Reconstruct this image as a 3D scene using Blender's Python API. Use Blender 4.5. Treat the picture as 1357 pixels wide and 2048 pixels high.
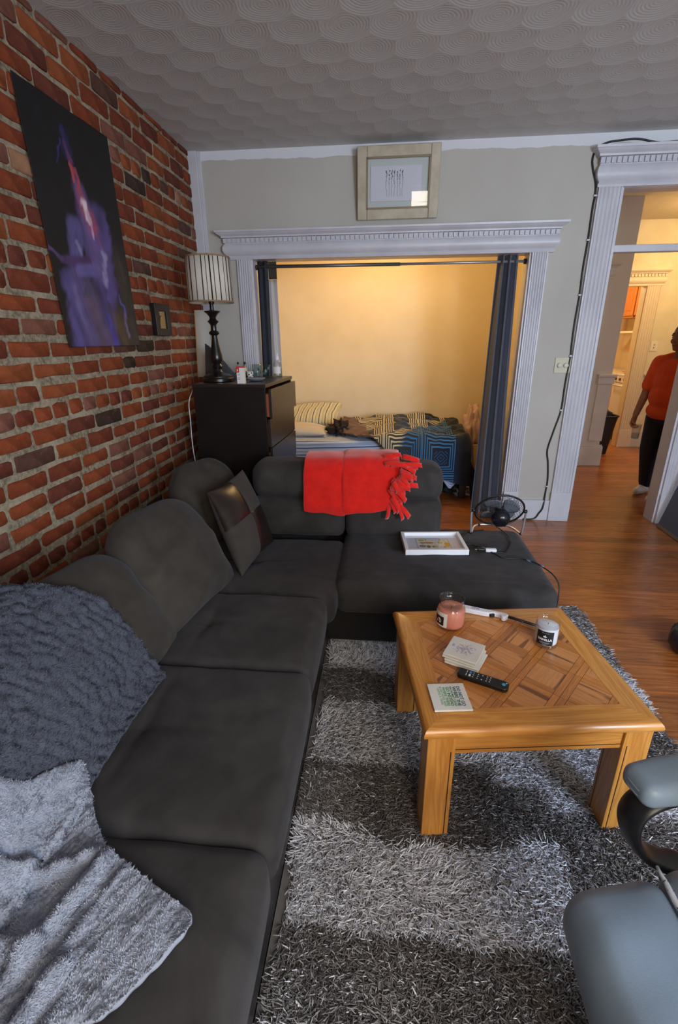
import bpy, bmesh, math, random
import numpy as np
from mathutils import Vector, Matrix
from math import sin, cos, pi, radians, sqrt

for o in list(bpy.data.objects):
    bpy.data.objects.remove(o)
S = bpy.context.scene
COL = S.collection

# ------------------------------------------------------------------ camera
CAM_H = 1.47
PITCH, YAW, ROLL, FOCAL = 0.353871816, 0.0972432172, 0.00913242163, 940.0


def cam_dir(x, y, z):
    c, s = cos(ROLL), sin(ROLL)
    x, y = c * x - s * y, s * x + c * y
    c, s = cos(PITCH), sin(PITCH)
    f, d = z * c - y * s, z * s + y * c
    c, s = cos(YAW), sin(YAW)
    return Vector((x * c - f * s, x * s + f * c, -d))


cd = bpy.data.cameras.new('camera')
cd.sensor_fit = 'HORIZONTAL'
cd.sensor_width = 36.0
cd.lens = 36.0 * FOCAL / 1357.0
cd.clip_start = 0.02
cam = bpy.data.objects.new('camera', cd)
COL.objects.link(cam)
r_, u_, b_ = cam_dir(1, 0, 0), -cam_dir(0, 1, 0), -cam_dir(0, 0, 1)
m3 = Matrix((r_, u_, b_)).transposed()
cam.matrix_world = Matrix.Translation((0, 0, CAM_H)) @ m3.to_4x4()
S.camera = cam

# ------------------------------------------------------------------ world, lights, exposure
W = bpy.data.worlds.new('sky')
S.world = W
W.use_nodes = True
bg = W.node_tree.nodes['Background']
bg.inputs[0].default_value = (0.55, 0.72, 1.0, 1)
bg.inputs[1].default_value = 1.0
S.view_settings.view_transform = 'Standard'
S.view_settings.look = 'None'
S.view_settings.exposure = 0.0
S.view_settings.gamma = 1.0
S.view_settings.use_curve_mapping = False


def area(name, loc, aim, sx, sy, power, col, spread=180):
    l = bpy.data.lights.new(name, 'AREA')
    l.shape = 'RECTANGLE'
    l.size, l.size_y = sx, sy
    l.energy = power
    l.color = col
    l.spread = radians(spread)
    o = bpy.data.objects.new(name, l)
    COL.objects.link(o)
    o.location = loc
    d = Vector(aim) - Vector(loc)
    o.rotation_euler = d.to_track_quat('-Z', 'Y').to_euler()
    return o


def bulb(name, loc, power, col, r=0.06):
    l = bpy.data.lights.new(name, 'POINT')
    l.energy = power
    l.color = col
    l.shadow_soft_size = r
    o = bpy.data.objects.new(name, l)
    COL.objects.link(o)
    o.location = loc
    return o


# daylight coming in through the two windows of the wall behind the camera
DAY = (0.65, 0.80, 1.0)
area('window_daylight', (0.75, -1.36, 1.50), (0.90, 3.0, 1.10), 0.95, 1.35, 56, (1.0, 0.87, 0.66))
area('window_daylight', (2.25, -1.36, 1.50), (1.60, 3.0, 1.00), 0.95, 1.35, 128, DAY)
# warm lamps of the alcove, the hall and the kitchen
bulb('alcove_lamp', (-0.05, 4.60, 2.40), 29, (1.0, 0.64, 0.25), 0.12)
bulb('hall_lamp', (3.55, 5.9, 2.45), 42, (1.0, 0.70, 0.36), 0.08)
bulb('kitchen_lamp', (2.9, 8.0, 2.35), 46, (1.0, 0.74, 0.44), 0.08)

# ------------------------------------------------------------------ materials
MATS = {}


def lin(c):
    return tuple((v / 12.92 if v <= 0.04045 else ((v + 0.055) / 1.055) ** 2.4) for v in c)


def srgb(r, g, b):
    return lin((r / 255, g / 255, b / 255))


class NT:
    def __init__(s, name):
        s.m = bpy.data.materials.new(name)
        s.m.use_nodes = True
        s.t = s.m.node_tree
        s.n = s.t.nodes
        s.b = s.n['Principled BSDF']
        s.o = s.n['Material Output']

    def add(s, typ, **kw):
        n = s.n.new(typ)
        for k, v in kw.items():
            setattr(n, k, v)
        return n

    def link(s, a, b):
        s.t.links.new(a, b)

    def val(s, sock, v):
        if hasattr(v, 'node'):
            s.link(v, sock)
        else:
            sock.default_value = v

    def math(s, op, a, b=0.0, c=0.0):
        n = s.add('ShaderNodeMath', operation=op)
        s.val(n.inputs[0], a)
        s.val(n.inputs[1], b)
        s.val(n.inputs[2], c)
        return n.outputs[0]

    def mix(s, f, a, b, mode='MIX'):
        n = s.add('ShaderNodeMix', data_type='RGBA', blend_type=mode)
        s.val(n.inputs[0], f)
        for i, v in ((6, a), (7, b)):
            if hasattr(v, 'node'):
                s.link(v, n.inputs[i])
            else:
                n.inputs[i].default_value = (*v[:3], 1)
        return n.outputs[2]

    def coord(s, kind='Object', scale=(1, 1, 1)):
        t = s.add('ShaderNodeTexCoord')
        mp = s.add('ShaderNodeMapping')
        s.link(t.outputs[kind], mp.inputs[0])
        mp.inputs['Scale'].default_value = scale
        return mp.outputs[0]

    def noise(s, vec, scale, detail=4, rough=0.55, dist=0.0):
        n = s.add('ShaderNodeTexNoise')
        s.link(vec, n.inputs['Vector'])
        n.inputs['Scale'].default_value = scale
        n.inputs['Detail'].default_value = detail
        n.inputs['Roughness'].default_value = rough
        n.inputs['Distortion'].default_value = dist
        return n.outputs[0]

    def ramp(s, f, stops):
        n = s.add('ShaderNodeValToRGB')
        e = n.color_ramp.elements
        while len(e) < len(stops):
            e.new(0.5)
        for i, (p, c) in enumerate(stops):
            e[i].position = p
            e[i].color = (c, c, c, 1) if isinstance(c, (int, float)) else (*c, 1)
        s.link(f, n.inputs[0])
        return n.outputs[0]

    def bump(s, h, strength, dist=0.01):
        n = s.add('ShaderNodeBump')
        n.inputs['Strength'].default_value = strength
        n.inputs['Distance'].default_value = dist
        s.link(h, n.inputs['Height'])
        s.link(n.outputs[0], s.b.inputs['Normal'])

    def base(s, v):
        if hasattr(v, 'node'):
            s.link(v, s.b.inputs['Base Color'])
        else:
            s.b.inputs['Base Color'].default_value = (*v, 1)

    def set(s, rough=0.5, metal=0.0, spec=0.5, sheen=0.0, coat=0.0):
        i = s.b.inputs
        i['Roughness'].default_value = rough
        i['Metallic'].default_value = metal
        i['Specular IOR Level'].default_value = spec
        i['Sheen Weight'].default_value = sheen
        i['Coat Weight'].default_value = coat
        i['Coat Roughness'].default_value = 0.12


def M(name, col, rough=0.5, col2=None, nscale=8, bump=None, metal=0.0, spec=0.5, sheen=0.0, coat=0.0, lo=0.35, hi=0.65):
    """plain material: one colour or two mixed by noise, optional noise bump (scale, strength)"""
    if name in MATS:
        return MATS[name]
    t = NT(name)
    t.set(rough, metal, spec, sheen, coat)
    v = t.coord()
    if col2 is not None:
        f = t.ramp(t.noise(v, nscale), [(lo, 0.0), (hi, 1.0)])
        t.base(t.mix(f, col, col2))
    else:
        t.base(col)
    if bump:
        t.bump(t.noise(v, bump[0], 3), bump[1], bump[2] if len(bump) > 2 else 0.004)
    MATS[name] = t.m
    return t.m


def attr_mat(name, rough=0.6, attr='col', var=0.0, nscale=30, bump=None, spec=0.5, sheen=0.0, coat=0.0):
    if name in MATS:
        return MATS[name]
    t = NT(name)
    t.set(rough, 0, spec, sheen, coat)
    a = t.add('ShaderNodeAttribute', attribute_name=attr)
    c = a.outputs['Color']
    v = t.coord()
    if var:
        n = t.ramp(t.noise(v, nscale), [(0.3, 1 - var), (0.7, 1 + var)])
        c = t.mix(1.0, c, n, 'MULTIPLY')
    t.base(c)
    if bump:
        t.bump(t.noise(v, bump[0], 4), bump[1], bump[2] if len(bump) > 2 else 0.004)
    MATS[name] = t.m
    return t.m


def wood(name, c1, c2, axis=0, scale=1.0, rough=0.4, rnd=0.0, coat=0.0, spec=0.5, dark=None):
    """grain running along a local axis; each object gets its own cut of the log"""
    if name in MATS:
        return MATS[name]
    t = NT(name)
    t.set(rough, 0, spec, 0, coat)
    oi = t.add('ShaderNodeObjectInfo')
    tc = t.add('ShaderNodeTexCoord')
    off = t.add('ShaderNodeVectorMath', operation='ADD')
    sc = t.add('ShaderNodeVectorMath', operation='SCALE')
    cmb = t.add('ShaderNodeCombineXYZ')
    for i in range(3):
        t.link(oi.outputs['Random'], cmb.inputs[i])
    t.link(cmb.outputs[0], sc.inputs[0])
    sc.inputs['Scale'].default_value = 37.0
    t.link(tc.outputs['Object'], off.inputs[0])
    t.link(sc.outputs[0], off.inputs[1])
    mp = t.add('ShaderNodeMapping')
    t.link(off.outputs[0], mp.inputs[0])
    s = [18 * scale] * 3
    s[axis] = 1.3 * scale
    mp.inputs['Scale'].default_value = s
    n1 = t.noise(mp.outputs[0], 1.0, 3, 0.5, 1.2)
    w = t.math('FRACT', t.math('MULTIPLY', n1, 7.0))
    w = t.math('ABSOLUTE', t.math('SUBTRACT', w, 0.5))
    mp2 = t.add('ShaderNodeMapping')
    t.link(off.outputs[0], mp2.inputs[0])
    s2 = [230 * scale] * 3
    s2[axis] = 7 * scale
    mp2.inputs['Scale'].default_value = s2
    n2 = t.noise(mp2.outputs[0], 1.0, 2, 0.6)
    f = t.math('ADD', t.math('MULTIPLY', w, 1.1), t.math('MULTIPLY', n2, 0.6))
    f = t.ramp(f, [(0.25, 0.0), (0.85, 1.0)])
    c = t.mix(f, c1, c2)
    if dark is not None:
        d = t.ramp(n1, [(0.58, 0.0), (0.64, 1.0)])
        c = t.mix(d, c, dark)
    if rnd:
        k = t.math('MULTIPLY_ADD', oi.outputs['Random'], 2 * rnd, 1 - rnd)
        cc = t.add('ShaderNodeCombineColor')
        for i in range(3):
            t.link(k, cc.inputs[i])
        c = t.mix(1.0, c, cc.outputs[0], 'MULTIPLY')
    t.base(c)
    t.bump(n2, 0.15, 0.002)
    MATS[name] = t.m
    return t.m


def clear_glass(name, tint=(1, 1, 1), f0=0.05, rough=0.0):
    if name in MATS:
        return MATS[name]
    t = NT(name)
    t.n.remove(t.b)
    tr = t.add('ShaderNodeBsdfTransparent')
    tr.inputs[0].default_value = (*tint, 1)
    gl = t.add('ShaderNodeBsdfGlossy')
    gl.inputs['Roughness'].default_value = rough
    fr = t.add('ShaderNodeLayerWeight')
    fr.inputs['Blend'].default_value = 0.5
    f5 = t.math('POWER', fr.outputs['Facing'], 4.0)
    mx = t.add('ShaderNodeMixShader')
    t.link(t.math('MULTIPLY_ADD', f5, 0.55, f0), mx.inputs[0])
    t.link(tr.outputs[0], mx.inputs[1])
    t.link(gl.outputs[0], mx.inputs[2])
    t.link(mx.outputs[0], t.o.inputs[0])
    MATS[name] = t.m
    return t.m


def glow(name, col, strength):
    if name in MATS:
        return MATS[name]
    t = NT(name)
    t.base(col)
    t.b.inputs['Emission Color'].default_value = (*col, 1)
    t.b.inputs['Emission Strength'].default_value = strength
    MATS[name] = t.m
    return t.m


# ------------------------------------------------------------------ mesh helpers
class MB:
    """collects shapes in world space; add() links them as ONE mesh object"""

    def __init__(s):
        s.v, s.f, s.c, s.uv, s.n = [], [], None, None, 0

    def put(s, V, F):
        V = np.asarray(V, float).reshape(-1, 3)
        s.v.append(V)
        n = s.n
        s.f.extend([tuple(i + n for i in f) for f in F])
        s.n += len(V)
        return s

    def box(s, x0, x1, y0, y1, z0, z1):
        V = [(x, y, z) for z in (z0, z1) for y in (y0, y1) for x in (x0, x1)]
        return s.put(V, [(0, 2, 3, 1), (4, 5, 7, 6), (0, 1, 5, 4), (2, 6, 7, 3), (0, 4, 6, 2), (1, 3, 7, 5)])

    def obox(s, c, ax, ay, az):
        """box from centre and three half-vectors"""
        c, ax, ay, az = (np.array(q, float) for q in (c, ax, ay, az))
        V = [c + i * ax + j * ay + k * az for k in (-1, 1) for j in (-1, 1) for i in (-1, 1)]
        return s.put(V, [(0, 2, 3, 1), (4, 5, 7, 6), (0, 1, 5, 4), (2, 6, 7, 3), (0, 4, 6, 2), (1, 3, 7, 5)])

    def prism(s, poly, z0, z1, axis=2, z_fn=None):
        """polygon extruded along an axis. poly in the two other axes (in order)"""
        n = len(poly)
        V = []
        for z in (z0, z1):
            for p in poly:
                q = [0, 0, 0]
                o = [i for i in range(3) if i != axis]
                q[o[0]], q[o[1]], q[axis] = p[0], p[1], z
                V.append(q)
        F = [tuple(range(n - 1, -1, -1)), tuple(range(n, 2 * n))]
        F += [(i, (i + 1) % n, n + (i + 1) % n, n + i) for i in range(n)]
        return s.put(V, F)

    def tube(s, pts, r, n=8, closed=False, cap=True, flat=None):
        P = np.array(pts, float)
        m = len(P)
        R = np.full(m, r, float) if np.isscalar(r) else np.array(r, float)
        T = np.zeros_like(P)
        if closed:
            T = np.roll(P, -1, 0) - np.roll(P, 1, 0)
        else:
            T[1:-1] = P[2:] - P[:-2]
            T[0], T[-1] = P[1] - P[0], P[-1] - P[-2]
        T /= np.linalg.norm(T, axis=1)[:, None] + 1e-12
        a = np.array([0, 0, 1.0]) if abs(T[0][2]) < 0.9 else np.array([1.0, 0, 0])
        u = np.cross(T[0], a)
        u /= np.linalg.norm(u)
        V = []
        for i in range(m):
            u = u - T[i] * np.dot(u, T[i])
            u /= np.linalg.norm(u) + 1e-12
            w = np.cross(T[i], u)
            for k in range(n):
                t = 2 * pi * k / n
                V.append(P[i] + R[i] * (cos(t) * u + sin(t) * w * (flat or 1)))
        F = []
        for i in range(m if closed else m - 1):
            j = (i + 1) % m
            for k in range(n):
                F.append((i * n + k, i * n + (k + 1) % n, j * n + (k + 1) % n, j * n + k))
        if cap and not closed:
            F += [tuple(range(n - 1, -1, -1)), tuple(range((m - 1) * n, m * n))]
        return s.put(V, F)

    def lathe(s, prof, c=(0, 0, 0), n=24, closed=False):
        """prof: (radius, z) pairs, bottom to top"""
        V, F = [], []
        m = len(prof)
        for r, z in prof:
            for k in range(n):
                t = 2 * pi * k / n
                V.append((c[0] + r * cos(t), c[1] + r * sin(t), c[2] + z))
        for i in range(m - 1 if not closed else m):
            j = (i + 1) % m
            for k in range(n):
                F.append((i * n + k, i * n + (k + 1) % n, j * n + (k + 1) % n, j * n + k))
        if not closed:
            F += [tuple(range(n - 1, -1, -1)), tuple(range((m - 1) * n, m * n))]
        return s.put(V, F)

    def grid(s, G, wrap=False):
        """G: array (a, b, 3)"""
        a, b = G.shape[:2]
        F = []
        for i in range(a - 1):
            for j in range(b if wrap else b - 1):
                k = (j + 1) % b
                F.append((i * b + j, (i + 1) * b + j, (i + 1) * b + k, i * b + k))
        return s.put(G.reshape(-1, 3), F)

    def sphere(s, c, r, n=16, m=10, sc=(1, 1, 1)):
        V, F = [], []
        for i in range(m + 1):
            p = pi * i / m
            for k in range(n):
                t = 2 * pi * k / n
                V.append((c[0] + r * sc[0] * sin(p) * cos(t), c[1] + r * sc[1] * sin(p) * sin(t), c[2] - r * sc[2] * cos(p)))
        for i in range(m):
            for k in range(n):
                F.append((i * n + k, i * n + (k + 1) % n, (i + 1) * n + (k + 1) % n, (i + 1) * n + k))
        return s.put(V, F)

    def soft(s, c, size, r, res=0.04, fn=None, rot=None, rs=4):
        """rounded box; fn(P in local metres, half sizes) -> P ; rot a 3x3 matrix"""
        hs = [q / 2 for q in size]
        L = []
        for h in hs:
            rr = min(r, h * 0.999)
            a = [-h + rr * (1 - math.tan((1 - i / rs) * pi / 4)) for i in range(rs)]
            k = max(1, int(round((2 * h - 2 * rr) / res)))
            L.append(np.array(a + list(np.linspace(-h + rr, h - rr, k + 1)) + [-x for x in reversed(a)]))
        idx, V, F = {}, [], []

        def vid(i, j, k):
            q = (i, j, k)
            if q not in idx:
                idx[q] = len(V)
                V.append((L[0][i], L[1][j], L[2][k]))
            return idx[q]
        N = [len(l) - 1 for l in L]
        for k, fl in ((0, 1), (N[2], 0)):
            for i in range(N[0]):
                for j in range(N[1]):
                    q = (vid(i, j, k), vid(i + 1, j, k), vid(i + 1, j + 1, k), vid(i, j + 1, k))
                    F.append(q[::-1] if fl else q)
        for j, fl in ((0, 0), (N[1], 1)):
            for i in range(N[0]):
                for k in range(N[2]):
                    q = (vid(i, j, k), vid(i + 1, j, k), vid(i + 1, j, k + 1), vid(i, j, k + 1))
                    F.append(q[::-1] if fl else q)
        for i, fl in ((0, 1), (N[0], 0)):
            for j in range(N[1]):
                for k in range(N[2]):
                    q = (vid(i, j, k), vid(i, j + 1, k), vid(i, j + 1, k + 1), vid(i, j, k + 1))
                    F.append(q[::-1] if fl else q)
        P = np.array(V)
        inner = np.array([h - min(r, h * 0.999) for h in hs])
        Q = np.clip(P, -inner, inner)
        D = P - Q
        n = np.linalg.norm(D, axis=1)
        ok = n > 1e-9
        P[ok] = Q[ok] + D[ok] / n[ok][:, None] * r
        if fn is not None:
            P = fn(P, np.array(hs))
        if rot is not None:
            P = P @ np.array(rot).T
        return s.put(P + np.array(c), F)

    def pillow(s, c, e1, e2, nrm, th, n=24, fn=None, pw=0.5, pinch=0.05, rnd=0.0):
        """two-sided cushion spanned by half-vectors e1, e2, thickness th along nrm"""
        c, e1, e2, nrm = (np.array(q, float) for q in (c, e1, e2, nrm))
        t = np.sin(np.linspace(-pi / 2, pi / 2, n + 1))
        U, V = np.meshgrid(t, t, indexing='ij')
        Hh = th * np.clip((1 - U ** 2) * (1 - V ** 2), 0, 1) ** pw
        up_ = np.clip(V * 1.5 + 0.45, 0.12, 1)
        sq = (1 - pinch * (1 - V ** 2)) * (1 - rnd * V ** 4 * up_)
        sr = (1 - pinch * (1 - U ** 2)) * (1 - rnd * U ** 4 * up_)
        for sg in (1, -1):
            Z = Hh * sg
            if fn is not None:
                Z = Z + fn(U, V, sg) * np.clip((1 - U ** 2) * (1 - V ** 2), 0, 1) ** 0.4
            G = c + (U * sq)[..., None] * e1 + (V * sr)[..., None] * e2 + Z[..., None] * nrm
            if sg < 0:
                G = G[:, ::-1]
            s.grid(G)
        return s


def vn(P, scale, seed=0, terms=7):
    """cheap smooth noise, about -1..1"""
    rng = np.random.RandomState(seed)
    P = np.asarray(P, float) * scale
    out = np.zeros(P.shape[:-1])
    for _ in range(terms):
        d = rng.normal(size=P.shape[-1])
        out += np.sin(P @ d * 2.2 + rng.uniform(0, 6.28))
    return out / (terms ** 0.5 * 1.2)


BASE = {}


def link(o):
    COL.objects.link(o)
    return o


def add(name, mb, mat, parent=None, smooth=True, bevel=0.0, seg=2, col=None, uv=None, solid=0.0, sub=0, base=None, angle=None, weld=False, local=False):
    """mesh in world space -> one object, moved to its parent's frame (or to its own base)"""
    V = np.concatenate(mb.v) if mb.v else np.zeros((0, 3))
    if parent is not None:
        off = np.zeros(3) if local else np.array(BASE[parent.name])
        loc = np.zeros(3)
        if base is not None:
            loc = np.array(base) - off
            off = np.array(base)
    else:
        if base is None:
            base = ((V[:, 0].min() + V[:, 0].max()) / 2, (V[:, 1].min() + V[:, 1].max()) / 2, V[:, 2].min())
        off = np.array(base, float)
        loc = off
    me = bpy.data.meshes.new(name)
    me.from_pydata((V - off).tolist(), [], mb.f)
    if col is not None:
        a = me.color_attributes.new('col', 'FLOAT_COLOR', 'POINT')
        c4 = np.ones((len(V), 4), np.float32)
        c4[:, :3] = col
        a.data.foreach_set('color', c4.ravel())
    if uv is not None:
        l = me.uv_layers.new(name='UVMap')
        li = np.zeros(len(me.loops), np.int32)
        me.loops.foreach_get('vertex_index', li)
        l.data.foreach_set('uv', np.asarray(uv, np.float32)[li].ravel())
    if smooth:
        me.polygons.foreach_set('use_smooth', [True] * len(me.polygons))
    me.materials.append(mat)
    me.update()
    o = bpy.data.objects.new(name, me)
    COL.objects.link(o)
    o.location = loc
    if parent is not None:
        o.parent = parent
    BASE[o.name] = off
    if weld:
        w = o.modifiers.new('weld', 'WELD')
        w.merge_threshold = 0.0005
    if solid:
        w = o.modifiers.new('solid', 'SOLIDIFY')
        w.thickness = solid
        w.offset = 0
    if bevel:
        w = o.modifiers.new('bevel', 'BEVEL')
        w.width = bevel
        w.segments = seg
        w.limit_method = 'ANGLE'
        w.harden_normals = False
    if sub:
        w = o.modifiers.new('sub', 'SUBSURF')
        w.levels = w.render_levels = sub
    if smooth and (angle or bevel):
        for p in ():
            pass
        try:
            me.set_sharp_from_angle(angle=radians(angle or 40))
        except Exception:
            pass
    return o


def tag(o, label=None, cat=None, group=None, kind=None):
    if label:
        o['label'] = label
    if cat:
        o['category'] = cat
    if group:
        o['group'] = group
    if kind:
        o['kind'] = kind
    return o


def thing(name, label, cat, loc=(0, 0, 0), rz=0.0, group=None):
    o = bpy.data.objects.new(name, None)
    COL.objects.link(o)
    o.location = loc
    o.rotation_euler = (0, 0, rz)
    o.empty_display_size = 0.05
    BASE[o.name] = np.array(loc, float)
    return tag(o, label, cat, group)


def struct(name, mb, mat, **kw):
    return tag(add(name, mb, mat, **kw), kind='structure')


def text(name, body, size, mat, parent, M4, depth=0.0004, align='CENTER', font_w=1.0, bold=0.025):
    """flat lettering, turned into a mesh and placed with a 4x4 matrix in the parent's frame"""
    cu = bpy.data.curves.new(name, 'FONT')
    cu.body = body
    cu.size = size
    cu.extrude = depth
    cu.offset = size * bold
    cu.align_x = align
    cu.align_y = 'CENTER'
    cu.resolution_u = 2
    t = bpy.data.objects.new(name, cu)
    COL.objects.link(t)
    bpy.context.view_layer.update()
    me = bpy.data.meshes.new_from_object(t)
    bpy.data.objects.remove(t)
    me.materials.clear()
    me.materials.append(mat)
    o = bpy.data.objects.new(name, me)
    COL.objects.link(o)
    o.parent = parent
    o.matrix_local = M4 @ Matrix.Diagonal((font_w, 1, 1, 1))
    return o


def rotz(a):
    return np.array([[cos(a), -sin(a), 0], [sin(a), cos(a), 0], [0, 0, 1]])


def spline(pts, n=8, closed=False):
    P = [np.array(p, float) for p in pts]
    out = []
    m = len(P)
    rng = range(m) if closed else range(m - 1)
    for i in rng:
        if closed:
            a, b, c, d = P[i - 1], P[i], P[(i + 1) % m], P[(i + 2) % m]
        else:
            a, b, c, d = P[max(i - 1, 0)], P[i], P[i + 1], P[min(i + 2, m - 1)]
        for k in range(n):
            t = k / n
            out.append(0.5 * ((2 * b) + (c - a) * t + (2 * a - 5 * b + 4 * c - d) * t * t + (3 * b - a - 3 * c + d) * t ** 3))
    if not closed:
        out.append(P[-1])
    return np.array(out)

# ================================================================== THE SETTING
random.seed(7)
XW = -1.434      # brick face
YB = 3.90        # face of the back wall
ZC = 2.72        # ceiling
XR = 3.10        # right wall
YR = -1.50       # wall behind the camera

white_paint = M('white trim paint', srgb(206, 205, 213), 0.38, srgb(194, 193, 202), 5, (60, 0.06))
dull_paint = M('hall trim paint', srgb(212, 206, 196), 0.42, srgb(198, 191, 182), 4)


def wall_paper():
    t = NT('cream wall covering')
    t.set(0.75, 0, 0.25)
    v = t.coord()
    big = t.ramp(t.noise(v, 1.6, 4), [(0.3, 0.0), (0.7, 1.0)])
    c = t.mix(big, srgb(192, 187, 180), srgb(182, 177, 170))
    sx = t.add('ShaderNodeSeparateXYZ')
    t.link(v, sx.inputs[0])
    z = t.math('ADD', sx.outputs[2], t.math('MULTIPLY', t.noise(v, 5, 3), 0.05))
    band = t.ramp(z, [(0.0, 0.0), (1.0, 1.0)])
    band = t.math('GREATER_THAN', z, 2.685)
    c = t.mix(band, c, srgb(218, 218, 224))
    t.base(c)
    t.bump(t.noise(v, 260, 2), 0.12, 0.002)
    return t.m


cream = wall_paper()
yellow = M('alcove wall paint', srgb(232, 218, 188), 0.7, srgb(226, 210, 178), 3, (90, 0.10), spec=0.2)
hallp = M('hall wall paint', srgb(226, 214, 180), 0.7, srgb(216, 203, 168), 5, (120, 0.12), spec=0.2)


def swirl_ceiling():
    """combed plaster: overlapping fans, each with its own concentric rings"""
    t = NT('swirled ceiling plaster')
    t.set(0.62, 0, 0.35)
    v = t.coord()
    sp = t.add('ShaderNodeSeparateXYZ')
    t.link(v, sp.inputs[0])
    wob = t.math('MULTIPLY', t.math('SUBTRACT', t.noise(v, 3.0, 2), 0.5), 0.06)
    X, Y = t.math('ADD', sp.outputs[0], wob), t.math('ADD', sp.outputs[1], wob)
    Wd, Rw, R = 0.212, 0.172, 0.131
    y = t.math('DIVIDE', Y, Rw)
    r0 = t.math('FLOOR', y)
    height, done = None, None
    for j in (0, -1):
        row = t.math('SUBTRACT', r0, float(j))
        off = t.math('MULTIPLY', t.math('FLOORED_MODULO', row, 2.0), 0.5)
        xs = t.math('ADD', t.math('DIVIDE', X, Wd), off)
        dx = t.math('MULTIPLY', t.math('SUBTRACT', t.math('FRACT', xs), 0.5), Wd)
        dy = t.math('SUBTRACT', Y, t.math('MULTIPLY', row, Rw))
        d = t.math('SQRT', t.math('ADD', t.math('MULTIPLY', dx, dx), t.math('MULTIPLY', dy, dy)))
        rings = t.math('SINE', t.math('MULTIPLY', d, 420.0))
        h = t.math('ADD', t.math('MULTIPLY', t.math('MULTIPLY', d, d), 120.0), t.math('MULTIPLY', rings, 0.10))
        inside = t.math('LESS_THAN', d, R)
        if height is None:
            height, done = t.math('MULTIPLY', h, inside), inside
        else:
            rest = t.math('SUBTRACT', 1.0, done)
            height = t.math('ADD', height, t.math('MULTIPLY', h, rest))
    height = t.math('ADD', height, t.math('MULTIPLY', t.noise(v, 45, 3), 0.25))
    t.base(srgb(196, 194, 193))
    t.bump(height, 0.30, 0.009)
    return t.m


ceil_m = swirl_ceiling()

# ---- floor with planks running across the room
floor_under = M('floor gaps', srgb(38, 22, 12), 0.8)
plank_m = wood('plank wood', srgb(176, 108, 52), srgb(134, 74, 33), 0, 0.9, 0.34, 0.20, coat=0.15)
mb = MB().box(-1.6, 4.6, YR - 0.1, 9.4, -0.10, -0.012)
floor = struct('floor', mb, floor_under, smooth=False)
rng = random.Random(3)
PW = 0.104


def plank_row(y, x0, x1, lo, hi):
    x = x0 + rng.uniform(-1.2, 0)
    while x < x1:
        L = rng.uniform(lo, hi)
        a, b = max(x, x0), min(x + L, x1)
        if b - a > 0.08:
            m = MB().box(a + 0.0008, b - 0.0008, y + 0.0012, y + PW - 0.0012, -0.012, rng.uniform(-0.0012, 0.0))
            add('plank', m, plank_m, floor, smooth=False, base=((a + b) / 2, y + PW / 2, -0.006))
        x += L


for k in range(38):
    y = 0.0 + k * PW
    plank_row(y, -0.26 if y < 2.5 else -1.43, 3.1, 1.3, 2.6)
for k in range(38, 71):
    y = k * PW
    if y < 5.5:
        plank_row(y, -1.43, 1.25, 1.4, 2.6)
    plank_row(y, 1.42, 4.5, 1.6, 3.0)

# ---- ceiling
struct('ceiling', MB().box(-1.6, XR + 0.1, YR - 0.1, YB + 0.2, ZC, ZC + 0.1), ceil_m, smooth=False, base=(0, 0, ZC))

# ---- brick wall on the left
mortar_m = None
t = NT('rough lime mortar')
t.set(0.95, 0, 0.15)
v = t.coord()
f = t.ramp(t.noise(v, 55, 6, 0.7), [(0.36, 0.0), (0.62, 1.0)])
c = t.mix(f, srgb(104, 94, 80), srgb(172, 158, 134))
g = t.ramp(t.noise(v, 5, 4), [(0.45, 0.0), (0.75, 1.0)])
c = t.mix(g, c, srgb(190, 178, 154))
t.base(c)
t.bump(t.noise(v, 120, 5, 0.7), 0.9, 0.006)
mortar_m = t.m

brick_m = None
t = NT('old red brick')
t.set(0.88, 0, 0.22)
a = t.add('ShaderNodeAttribute', attribute_name='col')
v = t.coord()
n1 = t.ramp(t.noise(v, 14, 6, 0.65), [(0.28, 0.48), (0.72, 0.98)])
c = t.mix(1.0, a.outputs['Color'], n1, 'MULTIPLY')
n2 = t.ramp(t.noise(v, 24, 6, 0.7), [(0.60, 0.0), (0.72, 0.55)])
c = t.mix(n2, c, srgb(150, 112, 92))
t.base(c)
t.bump(t.noise(v, 95, 5, 0.7), 0.55, 0.005)
brick_m = t.m

ys = np.arange(0.45, YB + 0.06, 0.016)
zs = np.arange(0.0, ZC + 0.02, 0.016)
YY, ZZ = np.meshgrid(ys, zs, indexing='ij')
PP = np.stack([YY, ZZ], -1)
dep = 0.0035 * vn(PP, 24, 5, 12) + 0.003 * vn(PP, 9, 8, 8)
low = np.clip((2.0 - ZZ) / 1.4, 0, 1)
G = np.stack([XW - 0.0065 + 0.0035 * low + dep * 0.6, YY, np.minimum(ZZ, ZC)], -1)
mb = MB().grid(G[:, ::-1])
mb.box(XW - 0.12, XW - 0.022, YR, YB + 0.1, 0.0, ZC)
mb.box(XW - 0.03, XW - 0.004, YR, 0.46, 0.0, ZC)
wall_left = struct('wall_left', mb, mortar_m, base=(XW, 2.0, 0.0))

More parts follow.
